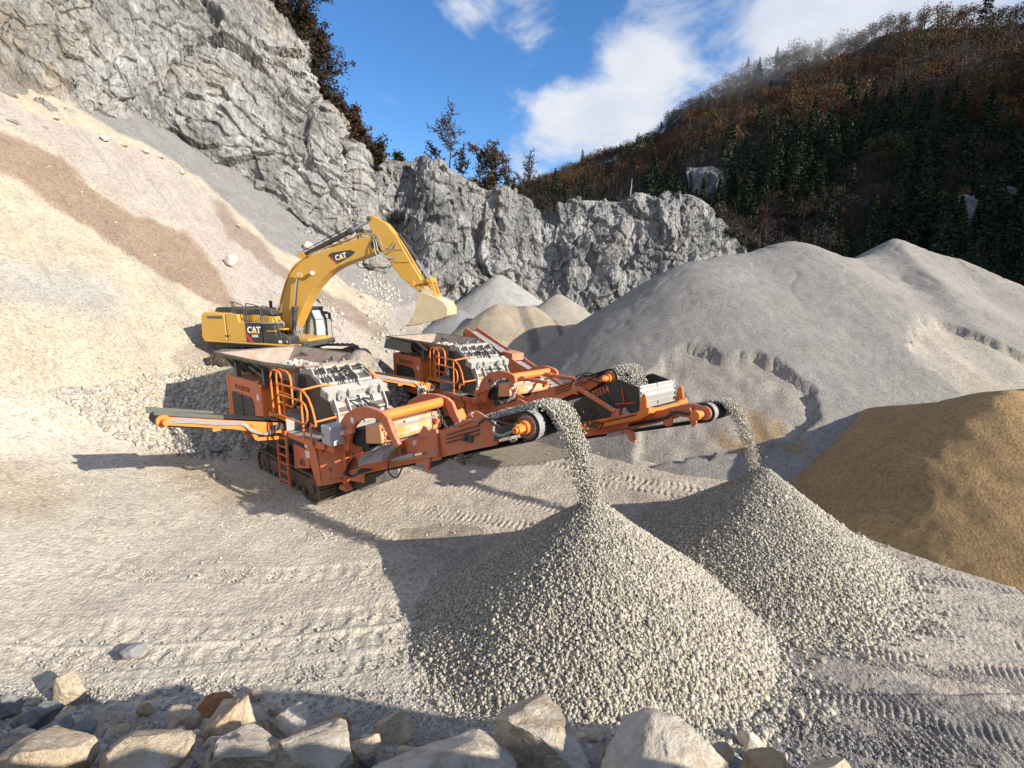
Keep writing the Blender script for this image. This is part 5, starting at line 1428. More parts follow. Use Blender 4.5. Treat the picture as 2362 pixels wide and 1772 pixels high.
def build_crusher(name, loc, rz, label, variant):
    cr = empty(name, (loc[0], loc[1], 0), R(rz), label=label, category='rock crusher')
    v1 = variant == 1
    g = .22 if v1 else .30
    OR_, BR = 'orange', 'orange_bright'
    # tracks and chassis
    track(cr, 2.25, 6.35, -1.28, -.82, g, .80, shoes=40, label='worn muddy crawler track')
    track(cr, 2.25, 6.35, .82, 1.28, g, .80, shoes=40)
    MB().prism([(.3, 1.15), (2.2, .75), (7.4, .75), (7.4, 1.45), (5.5, 2.1), (.3, 2.0)], -.62, .62).box(2.8, 3.3, -1.0, 1.0, .75, 1.2).box(5.2, 5.7, -1.0, 1.0, .75, 1.2).build('chassis', M['dark'], cr, bevel=.02)
    MB().prism([(4.5, .92), (6.0, .92), (6.1, 1.15), (4.4, 1.12)], -1.0, -.8).build('track_guard', M[OR_], cr)
    # engine housing
    hs = MB().prism([(.20, 1.45), (3.0, 1.55), (3.0, 3.20), (2.7, 3.30), (.30, 3.30), (.20, 3.2)], -1.25, 1.25).build('engine_housing', M[OR_], cr, bevel=.035)
    gr = MB().prism([(.52, 1.72), (2.35, 1.76), (2.35, 2.62), (2.2, 2.74), (.62, 2.76), (.52, 2.66)], -1.262, -1.251).build('grille', M['black'], hs)
    gb_ = MB()
    for k in range(6): z = 1.82 + k * .155; gb_.beam((.54, -1.272, z), (2.33, -1.272, z), .02, .03)
    gb_.beam((1.43, -1.272, 1.74), (1.43, -1.272, 2.75), .03, .045)
    for a in np.arange(.64, 2.3, .07): gb_.beam((a, -1.266, 1.76), (a, -1.266, 2.70), .006, .008) if not v1 else None
    gb_.build('grille_bars', M['dark'] if v1 else M['olive'], gr)
    MB().box(.19, .30, -1.27, -1.20, 1.5, 3.25).build('corner_post', M[BR], hs)
    MB().slab([(3.005, -1.2, 1.7), (3.005, -.45, 1.7), (3.005, -.45, 3.05), (3.005, -1.2, 3.05)], .012).build('service_door', M[BR], hs)
    MB().slab([(3.005, -.38, 1.75), (3.005, .9, 1.75), (3.005, .9, 3.0), (3.005, -.38, 3.0)], .02).build('vent', M['black'], hs)
    MB().box(2.55, 2.75, -1.2, -.6, 3.30, 3.34).box(2.9, 3.1, -1.3, -.3, 3.22, 3.28).build('lid', M[OR_], hs)
    text_mesh('ROCKSTER', .21 if v1 else .22, 'lettering', M['soot'], hs, (.85, -1.254, 2.90), (1, 0, 0), (0, 0, 1), squash=1.25, bold=.002)
    MB().box(2.62, 2.80, -1.256, -1.251, 2.72, 2.90).build('sticker', M['white'], hs)
    # hopper and its posts
    hopper_thing(cr, 3)
    for a in (1.0, 3.2):
        for s in (-1, 1): MB().box(a - .07, a + .07, s * 1.15 - .08, s * 1.15 + .08, 3.28, 3.96).build('hopper_post', M['olive'], cr, bevel=.01)
    MB().beam((1.1, -1.1, 3.9), (3.1, -1.1, 3.45), .05, .07).beam((1.1, 1.1, 3.9), (3.1, 1.1, 3.45), .05, .07).build('hopper_brace', M['olive'], cr)
    if not v1:   # folded hopper wing hangs over the engine housing
        MB().slab([(.0, -1.50, 4.0), (2.65, -1.50, 3.95), (2.70, -1.62, 3.50), (-.05, -1.62, 3.52)], .04).build('hopper_wing', M['olive'], cr)
        MB().beam((3.2, -1.45, 4.03), (3.75, -1.30, 3.70), .06, .04).build('hopper_prop', M['lightgrey'], cr)
    # impact crusher box
    bx = MB().prism([(4.72, 2.0), (4.72, 3.84), (5.0, 3.94), (5.35, 3.86), (6.25, 3.42), (6.60, 3.05), (6.72, 2.6), (6.60, 2.0)], -.80, .80).build('crusher_box', M['lightgrey'], cr, bevel=.02)
    MB().slab([(4.74, -.81, 2.0), (6.58, -.81, 2.0), (6.66, -.81, 2.6), (6.2, -.81, 3.36), (5.35, -.81, 3.78), (4.74, -.81, 3.76)], .012).build('side_plate', M['dark'], bx)
    rb = MB()
    for yy in (-.78, -.40, 0, .40, .78):
        rb.prism([(5.20, 3.88), (5.40, 3.99), (5.52, 3.92), (5.6, 3.80), (5.9, 3.70), (6.0, 3.56)], yy - .02, yy + .02)
        rb.prism([(6.40, 3.22), (6.62, 3.25), (6.80, 2.9), (6.82, 2.5), (6.68, 2.45)], yy - .02, yy + .02)
    for (a, z) in ((5.25, 3.93), (5.6, 3.76), (6.0, 3.57)): rb.beam((a, -.82, z), (a, .82, z), .06, .07)
    for (a, z) in ((6.50, 3.15), (6.68, 2.85), (6.72, 2.5)): rb.beam((a, -.84, z), (a, .84, z), .09, .05)
    rb.build('ribs', M['lightgrey'], bx)
    for k, (ya, yb) in enumerate(((-.74, -.44), (-.36, -.04), (.04, .36), (.44, .74))):  # flat dark panels stand in for the shaded gaps between the ribs
        for (aa, za, ab, zb2) in ((5.30, 3.893, 5.54, 3.775), (5.68, 3.705, 5.92, 3.59), (6.06, 3.52, 6.2, 3.45)):
            MB().slab([(aa, ya, za), (ab, ya, zb2), (ab, yb, zb2), (aa, yb, za)], .012).build('dark_gap_panel', M['dark'], bx)
        MB().slab([(6.62, ya, 2.99), (6.68, ya, 2.76), (6.68, yb, 2.76), (6.62, yb, 2.99)], .03).build('dark_gap_panel', M['dark'], bx)
    bb = MB().prism([(6.14, 3.30), (6.42, 3.22), (6.50, 3.42), (6.24, 3.56)], -.95, .95).build('hinge_beam', M['lightgrey'], bx, bevel=.02)
    for yy in (-.55, .45): MB().cyl((6.40, yy, 3.33), (6.62, yy, 3.28), .13, seg=18).cyl((6.62, yy, 3.28), (6.66, yy, 3.27), .05, seg=8).build('spring_cap', M['lightgrey'], bb, smooth=True)
    for yy in (-.82, -.2, .82): MB().prism([(6.40, 3.24), (6.56, 3.20), (6.60, 3.40), (6.48, 3.46)], yy - .11, yy + .11).build('bracket', M['lightgrey'], bb)
    rp = MB()
    for k in range(3):
        yy = -.82 + k * .56
        rp.prism([(4.6, 3.93), (5.05, 4.03), (5.2, 3.99), (4.75, 3.90)], yy, yy + .5)
        rp.prism([(4.7, 3.98), (4.95, 4.10), (5.0, 4.03)], yy + .2, yy + .24)
    rp.beam((5.22, -.85, 3.98), (5.22, .85, 3.98), .09, .06)
    rp.build('inlet_cover', M['rusty'] if v1 else M['galv'], bx)
    cc = MB()
    rs = np.random.RandomState(3 if v1 else 4)
    for k in range(14):
        yy = rs.uniform(-.7, .7); y2 = yy + rs.uniform(-.4, .4); a0 = rs.uniform(5.3, 5.9)
        z0 = 3.95 - (a0 - 5.2) * .5
        cc.tube([(a0, yy, z0), (a0 + .25, (yy + y2) / 2, z0 + rs.uniform(.05, .22)), (a0 + .6, y2, z0 - .25)], .016, 5, smooth_n=5)
    for k in range(8):
        yy = rs.uniform(-.8, .3); cc.tube([(6.45, yy, 3.12), (6.75, yy + .2, 3.12), (6.85, yy + .4, 2.9), (6.8, yy + .55, 2.6)], .015, 5, smooth_n=5)
    for k in range(4): cc.tube([(4.8 + .1 * k, -.83, 3.7), (4.85 + .1 * k, -.92, 3.2), (4.9 + .15 * k, -.86, 2.6)], .016, 5, smooth_n=5)
    cc.build('hose', M['hose'], bx, smooth=True)
    cg = MB()
    for k in range(3): cg.tube([(4.35 + .1 * k, -.62, 3.55), (4.5 + .1 * k, -.80, 3.0), (4.8, -.75, 3.05 + .15 * k), (4.85, -.82, 3.6)], .018, 5, smooth_n=6)
    cg.tube([(4.35, -1.0, 2.55), (4.7, -.9, 2.95), (5.0, -.85, 3.05)], .03, 6, smooth_n=5)
    cg.build('cable', M['greyhose'], bx, smooth=True)
    MB().box(4.55, 4.72, -.95, -.60, 3.25, 3.75).build('valve_box', M['rusty'], bx)
    # platform, step, ladder
    yo = -1.42
    MB().box(4.45, 6.45, yo, -.82, 2.10, 2.16).build('platform', M['galv'], cr)
    MB().prism([(4.42, 2.02), (6.50, 2.02), (6.50, 2.18), (4.42, 2.18)], yo - .02, yo).prism([(6.48, 1.98), (7.0, 2.05), (7.0, 2.18), (6.48, 2.18)], yo + .05, -.85).build('platform_edge', M[OR_], cr)
    MB().box(3.95, 5.0, yo, -.60, 2.50, 2.55).box(3.95, 4.0, yo, -.6, 2.10, 2.52).box(4.96, 5.0, yo, -.6, 2.18, 2.5).beam((3.97, yo, 2.15), (3.97, yo, 2.52), .05, .05).build('step_platform', M['galv'] , cr)
    MB().beam((3.93, yo - .01, 2.53), (5.0, yo - .01, 2.53), .04, .09).beam((3.95, yo, 2.1), (3.95, yo, 2.55), .05, .05).beam((4.45, yo, 2.1), (4.45, yo, 2.55), .05, .05).beam((3.93, -.58, 2.56), (5.0, -.58, 2.56), .04, .12).build('step_frame', M[BR], cr)
    ld = MB()
    a0, a1 = (4.45, 5.02) if v1 else (3.95, 4.45)
    for a in (a0, a1): ld.beam((a, yo - .05, 2.2), (a, yo - .08, .50), .05, .06)
    for k in range(6 if v1 else 6): z = 1.95 - k * .265; ld.beam((a0, yo - .06, z), (a1, yo - .06, z), .05, .035)
    ld.build('ladder', M[OR_], cr)
    rails(cr, -yo if not v1 else 1.42)
    # side panels under the platform
    pn = MB().prism([(5.0, 1.02), (5.95, 1.25), (5.86, 1.75), (5.05, 1.80)], -1.30, -1.27).build('number_plate', M[OR_], cr)
    if v1: text_mesh('60', .30, 'lettering', M['soot'], pn, (5.36, -1.303, 1.22), (1, 0, .1), (0, 0, 1), squash=1.1, bold=.006)
    else: pass
    MB().prism([(5.72, 2.05), (6.42, 2.05), (6.62, .92), (6.38, .84)], -1.34, -1.28).build('side_leg', M[OR_], cr, bevel=.01)
    if v1: MB().prism([(5.84, 1.86), (6.02, 1.88), (6.04, 2.0), (5.84, 2.0)], -1.347, -1.341).prism([(5.86, 1.56), (6.10, 1.60), (6.08, 1.80), (5.84, 1.77)], -1.347, -1.341).build('sticker', M['white'], cr)
    fp = MB().slab([(6.50, -1.30, 2.10), (7.05, -.70, 2.14), (7.05, -.70, 1.02), (6.62, -1.30, .92)], -.03)
    fp.box(6.45, 7.35, -1.30, -1.0, 2.0, 2.18).slab([(7.05, -.72, 2.14), (7.5, -.55, 2.2), (7.5, -.55, 1.0), (7.05, -.72, 1.0)], -.03)
    fp.build('front_panel', M[OR_], cr, bevel=.008)
    bl = MB()
    for (a, y, z) in ((6.62, -1.2, 1.9), (6.7, -1.1, 1.4), (6.85, -.95, 1.9), (6.9, -.9, 1.1), (6.72, -1.1, 1.1), (7.2, -.67, 1.8), (7.2, -.67, 1.2)): bl.cyl((a, y, z), (a + .06, y - .05, z), .025, seg=6)
    bl.tube([(6.72, -1.12, 1.42), (6.78, -1.12, 1.36), (6.76, -1.1, 1.2), (6.72, -1.1, 1.16)], .02, 5)
    bl.build('bolt', M['dark'], cr)
    MB().prism([(6.84, .84), (7.02, .84), (7.14, 2.0), (6.84, 2.0)], -.86, -.74).prism([(6.74, .74), (7.12, .74), (7.04, .88), (6.82, .88)], -.92, -.70).build('stand_foot', M[OR_], cr, bevel=.01)
    if not v1:
        nb_ = MB().prism([(5.65, 2.1), (6.95, 2.1), (7.05, 1.1), (5.95, 1.1)], -1.28, -.9).build('hose_locker', M[OR_], cr, bevel=.01)
        MB().prism([(6.12, 1.98), (6.62, 1.98), (6.72, 1.22), (6.22, 1.22)], -1.292, -1.281).build('locker_opening', M['black'], nb_)
        yh = MB()
        for k in range(4): yh.tube([(6.38 + .16 * math.cos(t), -1.31 - .01 * k, 1.80 + .09 * math.sin(t)) for t in np.linspace(0, 2 * math.pi, 14)[:-1]], .012, 5, closed=True)
        yh.build('coiled_hose', M['yellow'], nb_); MB().beam((6.17, -1.30, 1.62), (6.68, -1.30, 1.62), .03, .04).build('shelf', M[OR_], nb_)
        MB().prism([(4.75, 2.0), (5.45, 2.05), (5.5, 1.2), (4.78, 1.15)], -1.26, -1.18).build('equipment_door', M[OR_], cr)
        MB().prism([(4.95, 1.92), (5.35, 1.94), (5.38, 1.5), (4.97, 1.5)], -1.268, -1.261).build('equipment_window', M['black'], cr)
    else:
        cb = MB().box(7.02, 7.48, -1.42, -.98, 2.24, 2.74).build('control_cabinet', M['cabinet'], cr, bevel=.012)
        MB().box(7.04, 7.46, -1.433, -1.421, 2.26, 2.72).build('door', M['cabinet'], cb)
        MB().box(7.07, 7.12, -1.440, -1.433, 2.44, 2.52).build('handle', M['black'], cb)
        MB().beam((7.1, -1.2, 2.24), (7.0, -1.0, 1.9), .06, .06).build('bracket', M['orange'], cb)
    # arches over the conveyor
    ao = [(7.12, 2.05), (7.12, 2.35), (7.36, 2.83), (7.58, 3.03), (7.85, 3.18), (8.15, 3.30), (8.45, 3.37), (8.75, 3.40), (9.05, 3.38), (9.24, 3.35), (9.38, 3.28)]
    ai = [(7.62, 2.05), (7.70, 2.38), (7.83, 2.62), (7.98, 2.80), (8.16, 2.94), (8.36, 3.04), (8.56, 3.10), (8.80, 3.15), (9.0, 3.16), (9.13, 3.14), (9.22, 3.06)]
    for s in (-1, 1):
        ar = MB().strip(ao, ai, s * 1.0 - .055, s * 1.0 + .055)
        ar.prism([(9.13, 3.14), (9.40, 3.28), (9.58, 2.95), (9.80, 2.70), (9.66, 2.60), (9.42, 2.82)] if v1 else [(9.13, 3.14), (9.38, 3.28), (9.42, 3.12), (9.2, 2.98)], s * 1.0 - .05, s * 1.0 + .05)
        am = ar.build('arch', M[OR_], cr, bevel=.01)
        if s == -1: MB().cyl((7.94, -1.06, 2.95), (7.94, -1.068, 2.95), .085, seg=24).build('round_sticker', M['white'] if v1 else M['blue'], am)
    MB().cyl((9.10, -1.0, 3.22), (9.0, 1.0, 3.22), .13, seg=20).build('cross_tube', M[BR], cr, smooth=True)
    MB().prism([(7.05, 2.26), (8.05, 2.66), (8.02, 2.80), (6.98, 2.40)], -1.14, -1.06).build('belt_guard_arm', M[OR_], cr)
    if v1: MB().prism([(7.38, 2.44), (7.62, 2.54), (7.60, 2.64), (7.36, 2.54)], -1.148, -1.141).build('sticker', M['white'], cr)
    # magnetic separator hanging across the belt
    mg = MB().prism([(8.30, 2.38), (8.98, 2.52), (9.0, 2.62), (8.94, 2.98), (8.32, 2.86)], -.95, .95).build('magnet_separator', M['orange_dusty'], cr, bevel=.02)
    MB().beam((9.01, -.9, 2.88), (9.01, .9, 2.88), .02, .06).build('belt_edge', M['galv'], mg)
    MB().box(9.0, 9.02, -.25, .15, 2.92, 2.97).build('sticker', M['white'], mg); MB().box(8.99, 9.01, -.1, .15, 2.66, 2.74).build('sticker', M['white'], mg)
    MB().cyl((8.95, -.70, 2.70), (9.12, -.70, 2.70), .09, seg=14).cyl((8.95, .72, 2.75), (9.1, .72, 2.75), .07, seg=14).build('drive_motor', M[OR_], mg)
    bt = MB()
    N = 10; prof = [(7.75 + .28 * math.cos(math.pi / 2 + math.pi * i / N) , 2.42 + .24 * math.sin(math.pi / 2 + math.pi * i / N)) for i in range(N + 1)]
    bt.prism([(8.32, 2.70)] + prof + [(8.32, 2.25)], -.88, .88)
    bt.build('magnet_belt', M['rubber'], mg)
    if v1:
        ch = MB(); chain(ch, (9.18, -.80, 3.15), (9.55, -.72, 2.35), 12); chain(ch, (9.10, .70, 3.15), (9.6, .72, 2.5), 11)
        chain(ch, (8.9, -.62, 3.0), (8.98, -.62, 2.3), 9); chain(ch, (8.9, .5, 3.05), (8.98, .5, 2.5), 7)
        ch.build('chain', M['dark'], mg)
        MB().slab([(9.3, .95, 2.95), (9.3, 1.45, 3.0), (9.75, 1.35, 2.55), (9.75, .95, 2.50)], .03).build('side_flap', M[BR], cr)
        cp = MB().slab([(8.10, -1.05, 1.78), (9.10, -1.05, 2.14), (9.32, -.62, 2.55), (8.6, -.62, 2.30)], .02)
        cp.slab([(8.08, -1.07, 1.76), (8.60, -.62, 2.30), (8.68, -.62, 2.46), (8.12, -1.07, 1.98)], .015).slab([(9.10, -1.05, 2.12), (9.36, -.60, 2.55), (9.56, -.60, 2.74), (9.16, -1.05, 2.34)], .015)
        cp.build('scrap_chute', M['galv'], cr)
    else:
        MB().slab([(8.62, -.8, 2.20), (9.05, -.8, 2.42), (9.25, -.75, 2.95), (8.98, -.75, 2.70)], .02).build('scrap_chute', M['white'], cr)
        for s in (-1, 1):
            cy = MB().cyl((9.25, s * .62, 3.16), (10.62, s * .62, 3.20), .065, seg=12).cyl((9.1, s * .62, 3.16), (9.5, s * .62, 3.17), .09, seg=12).build('stay_cylinder', M[OR_], cr, smooth=True)
    # ---- main conveyor
    cv = empty('main_conveyor', parent=cr)
    slope = lambda a: .86 + (a - 6.5) * .405
    sides = [(6.5, .84), (8.0, 1.46), (9.9, 2.18), (10.8, 2.52), (11.6, 2.84), (12.45, 3.16), (12.5, 3.56), (11.9, 3.60), (11.75, 3.52), (10.9, 3.14), (10.2, 2.92), (9.0, 2.46), (7.8, 1.98), (6.6, 1.48)]
    if not v1: sides = [(6.5, .84), (8.0, 1.40), (9.9, 2.16), (10.8, 2.56), (11.6, 2.95), (12.7, 3.40), (12.6, 3.72), (11.9, 3.50), (10.9, 3.10), (10.2, 2.82), (9.0, 2.34), (7.8, 1.90), (6.6, 1.42)]
    for s in (-1, 1):
        MB().prism(sides, s * .64 - .03, s * .64 + .03).build('side_frame', M[OR_], cv, bevel=.008)
    hd = (13.08, 3.62) if v1 else (13.08, 3.70); rr = .27 if v1 else .24
    belt = conveyor_belt(cv, (6.9, 0, 1.30), (hd[0], 0, hd[1]), 1.06, rr)
    MB().prism([(hd[0] + (rr + .028) * math.cos(t), hd[1] + (rr + .028) * math.sin(t)) for t in np.linspace(1.6, -1.9, 14)] + [(hd[0] + (rr + .022) * math.cos(t), hd[1] + (rr + .022) * math.sin(t)) for t in np.linspace(-1.9, 1.6, 14)], -.53, -.36).build('belt_edge', M['greyhose'], belt)
    MB().cyl((hd[0], -.54, hd[1]), (hd[0], .54, hd[1]), rr - .01, seg=28).build('head_drum', M['dark'], cv, smooth=True)
    de_ = MB().cyl((hd[0], -.56, hd[1]), (hd[0], -.545, hd[1]), rr * .82, seg=24)
    for k in range(10): t = 2 * math.pi * k / 10; de_.cyl((hd[0] + rr * .66 * math.cos(t), -.575, hd[1] + rr * .66 * math.sin(t)), (hd[0] + rr * .66 * math.cos(t), -.55, hd[1] + rr * .66 * math.sin(t)), .014, seg=6)
    de_.build('drum_end', M['rusty'] if v1 else M[OR_], cv)
    MB().cyl((hd[0], -.66, hd[1]), (hd[0], -.56, hd[1]), rr * .48, seg=16).cyl((hd[0], -.84, hd[1]), (hd[0], -.66, hd[1]), rr * .34, seg=6).cyl((hd[0], -.90, hd[1]), (hd[0], -.84, hd[1]), rr * .22, seg=12).build('drive_motor', M[BR], cv)
    MB().prism([(12.4, 3.22), (12.95, hd[1] - .09), (13.05, hd[1]), (12.95, hd[1] + .09), (12.4, 3.50)], -.70, -.66).build('head_bracket', M['dark'] if v1 else M[OR_], cv); MB().prism([(12.4, 3.22), (13.05, hd[1] - .05), (13.05, hd[1] + .05), (12.4, 3.50)], .66, .70).build('head_bracket', M['dark'] if v1 else M[OR_], cv)
    hh = MB()
    hh.tube([(12.25, -.72, 3.66), (12.5, -.84, 3.72), (12.85, -.84, 3.70), (13.05, -.84, 3.72)], .022, 6, smooth_n=5)
    hh.tube([(12.0, -.70, 3.52), (12.3, -.8, 3.7), (12.6, -.84, 3.60), (12.95, -.84, 3.58)], .022, 6, smooth_n=5)
    for k, z in enumerate((0, -.09, -.18)): hh.cyl((11.0, -.69, 3.08 + z), (12.0, -.69, 3.48 + z), .013, seg=6)
    if not v1:
        hh.tube([(11.7, -.72, 3.30), (12.0, -.8, 3.60), (12.3, -.82, 3.75), (12.7, -.84, 3.82)], .02, 6, smooth_n=5); hh.tube([(11.75, -.72, 3.22), (12.1, -.8, 3.45), (12.4, -.82, 3.5), (12.8, -.84, 3.78)], .02, 6, smooth_n=5)
    hh.build('hose', M['hose'], cv, smooth=True)
    if v1:
        hw = MB(); hw.tube([(12.45, -.72, 3.64), (12.52, -.84, 3.48), (12.75, -.88, 3.46), (12.95, -.88, 3.56), (13.06, -.86, 3.60)], .028, 7, smooth_n=5); hw.tube([(12.9, -.86, 3.5), (13.0, -.88, 3.40), (13.1, -.86, 3.46)], .02, 6, smooth_n=4)
        hw.build('hose', M['greyhose'], cv, smooth=True)
        # hinge plates, lugs, jack
        for s in (-1, 1):
            MB().prism([(9.98, 2.16), (10.85, 2.50), (10.80, 2.62), (10.74, 3.16), (10.62, 3.16), (10.15, 2.60), (9.9, 2.42)], s * .70 - .03, s * .70 + .03).prism([(10.05, 2.84), (10.28, 3.16), (10.40, 3.14), (10.6, 2.96)], s * .70 - .02, s * .70 + .02).prism([(11.35, 3.32), (11.52, 3.52), (11.62, 3.52), (11.85, 3.56)], s * .68 - .02, s * .68 + .02).prism([(11.8, 3.55), (11.88, 3.76), (11.98, 3.76), (12.4, 3.62), (12.4, 3.5)], s * .68 - .02, s * .68 + .02).build('hinge_plate', M[OR_], cv, bevel=.006)
        MB().beam((9.35, -.76, 2.14), (10.8, -.76, 2.62), .05, .08).prism([(10.3, 2.40), (10.55, 2.48), (10.48, 2.18), (10.36, 2.16)], -.78, -.72).prism([(10.3, 2.40), (10.55, 2.48), (10.48, 2.18), (10.36, 2.16)], .3, .36).build('lift_bracket', M[OR_], cv)
        jk = MB().cyl((9.15, -.76, 2.12), (10.0, -.76, 2.42), .06, seg=12).build('jack_cylinder', M['galv'], cv, smooth=True)
        MB().cyl((10.0, -.76, 2.42), (10.3, -.76, 2.53), .035, seg=10).build('rod', M['chrome'], jk)
        MB().tube([(9.5, -.72, 2.65), (9.52, -.76, 2.50), (9.42, -.76, 2.44), (9.46, -.76, 2.12)], .016, 6).build('guide_rod', M[OR_], cv)
        text_mesh('///', .14, 'marking', M['white'], cv, (9.84, -.673, 2.60), (1, 0, .35), (-.35, 0, 1), squash=1.3, bold=.006)
        MB().cyl((10.05, -.45, 2.1), (10.05, .45, 2.1), .10, seg=14).prism([(11.3, 2.70), (11.45, 2.76), (11.5, 2.5), (11.42, 2.5)], -.66, -.6).cyl((11.2, -.5, 2.62), (11.2, .5, 2.62), .06, seg=12).build('return_roller', M['dark'], cv)
        MB().box(11.55, 11.80, -.72, -.66, 3.08, 3.22).cyl((11.62, -.78, 3.14), (11.62, -.66, 3.14), .06, seg=10).build('sensor', M['dark'], cv)
        lh = MB()
        for k in range(5): lh.tube([(7.2 + .05 * k, -.62, 1.72 - .06 * k), (7.42, -1.0 - .03 * k, 1.55 - .03 * k), (7.6 + .04 * k, -1.02, 1.38), (7.95, -.95, 1.5 + .03 * k), (8.2, -.75, 1.62)], .02, 5, smooth_n=5)
        lh.tube([(8.9, -.72, 2.0), (9.0, -.80, 1.75), (9.35, -.82, 1.72), (9.5, -.74, 2.05)], .02, 5, smooth_n=6)
        lh.build('hose', M['hose'], cv, smooth=True)
    else:
        MB().prism([(8.5, 2.22), (8.9, 2.62), (9.05, 2.60), (9.6, 2.50), (9.2, 2.40)], -.70, -.64).box(9.85, 10.05, -.69, -.67, 2.55, 2.75).build('hinge_plate', M[OR_], cv)
    # ---- side discharge conveyor
    sc = empty('side_conveyor', parent=cr)
    k = .28; y0_, y1_ = -1.0, -4.15; z0_, z1_ = 2.16, 3.02
    zf = lambda y: z0_ + (z1_ - z0_) * (y - y0_) / (y1_ - y0_)
    for s in (-1, 1):
        fr_ = MB(); a = 4.4 + s * .33
        a0_, a1_ = a - .025, a + .025
        pts = [(-1.0, 0), (-2.2, .05), (-2.9, .0), (-4.1, .02)]
        for (ya, yb, ha, hb_) in ((-.95, -2.0, .16, .22), (-2.0, -2.7, .22, .14), (-2.7, -4.15, .14, .11)):
            vs = []
            for yy, hh_ in ((ya, ha), (yb, hb_)):
                for aa in (a0_, a1_):
                    vs += [(aa, yy, zf(yy) - hh_), (aa, yy, zf(yy) + .10)]
            fr_.add(vs, [(0,1,3,2),(4,6,7,5),(0,4,5,1),(2,3,7,6),(0,2,6,4),(1,5,7,3)])
        fr_.build('side_frame', M[BR], sc)
    MB().beam((4.4 + .33, -2.3, zf(-2.3) + .0), (4.4 + .33, -2.15, zf(-2.2) - .42), .05, .10).beam((4.4 + .33, -2.15, zf(-2.2) - .42), (4.4 + .33, -1.1, zf(-1.1) - .30), .05, .09).beam((4.07, -2.3, zf(-2.3)), (4.07, -2.15, zf(-2.2) - .42), .05, .10).beam((4.07, -2.15, zf(-2.2) - .42), (4.07, -1.1, zf(-1.1) - .30), .05, .09).build('support_arm', M[BR], sc)
    sb = conveyor_belt(sc, (4.4, -.9, z0_), (4.4, -4.2, z1_), .56, .13, side='x')
    MB().cyl((4.10, -4.2, z1_), (4.70, -4.2, z1_), .12, seg=20).build('head_drum', M['rubber'], sc, smooth=True)
    MB().cyl((4.68, -4.2, z1_), (4.76, -4.2, z1_), .15, seg=20).cyl((4.76, -4.2, z1_), (4.98, -4.2, z1_), .07, seg=12).build('drive_motor', M[BR], sc)
    if v1:
        MB().slab([(4.0, -2.9, zf(-2.9) + .06), (4.0, -4.36, zf(-4.36) + .04), (4.0, -4.36, zf(-4.36) + .22), (4.0, -2.9, zf(-2.9) + .22)], .02).slab([(4.72, -2.9, zf(-2.9) + .12), (4.72, -4.36, zf(-4.36) + .12), (4.72, -4.36, zf(-4.36) + .24), (4.72, -2.9, zf(-2.9) + .22)], .02).build('belt_skirt', M['olive'], sc)
    else:
        MB().cyl((4.1, -4.25, z1_ + .05), (4.72, -4.25, z1_ + .05), .17, seg=18).build('drum_guard', M[BR], sc)
        MB().prism([(4.72, 1.95), (4.8, 1.95), (4.8, 2.4), (4.72, 2.4)], -2.35, -2.0).build('deflector', M['white'], sc)
    shh = MB()
    for q in range(4):
        o = .03 * q
        shh.tube([(4.76, -4.1, z1_ + .0 - o), (4.80, -3.8, zf(-3.8) + .08 - o), (4.80, -3.0, zf(-3) + .06 - o), (4.80, -2.5, zf(-2.5) + .08 - o), (4.84, -2.3, zf(-2.3) - .08 - o), (4.82, -2.0, zf(-2) - .24), (4.80, -1.8, zf(-1.8) - .22 + o), (4.78, -1.4, zf(-1.4) + .0 + o)], .017, 5, smooth_n=5)
    shh.build('hose', M['greyhose'], sc, smooth=True)
    bkx = MB().box(4.74, 4.84, -1.75, -1.45, zf(-1.6) - .1, zf(-1.6) + .06).build('valve_block', M['dark'], sc)
    MB().box(4.70, 4.80, -3.2, -3.02, zf(-3.1) - .20, zf(-3.1) - .08).build('bracket', M[BR], sc)
    if not v1: build_screen_unit(cr)
    return cr

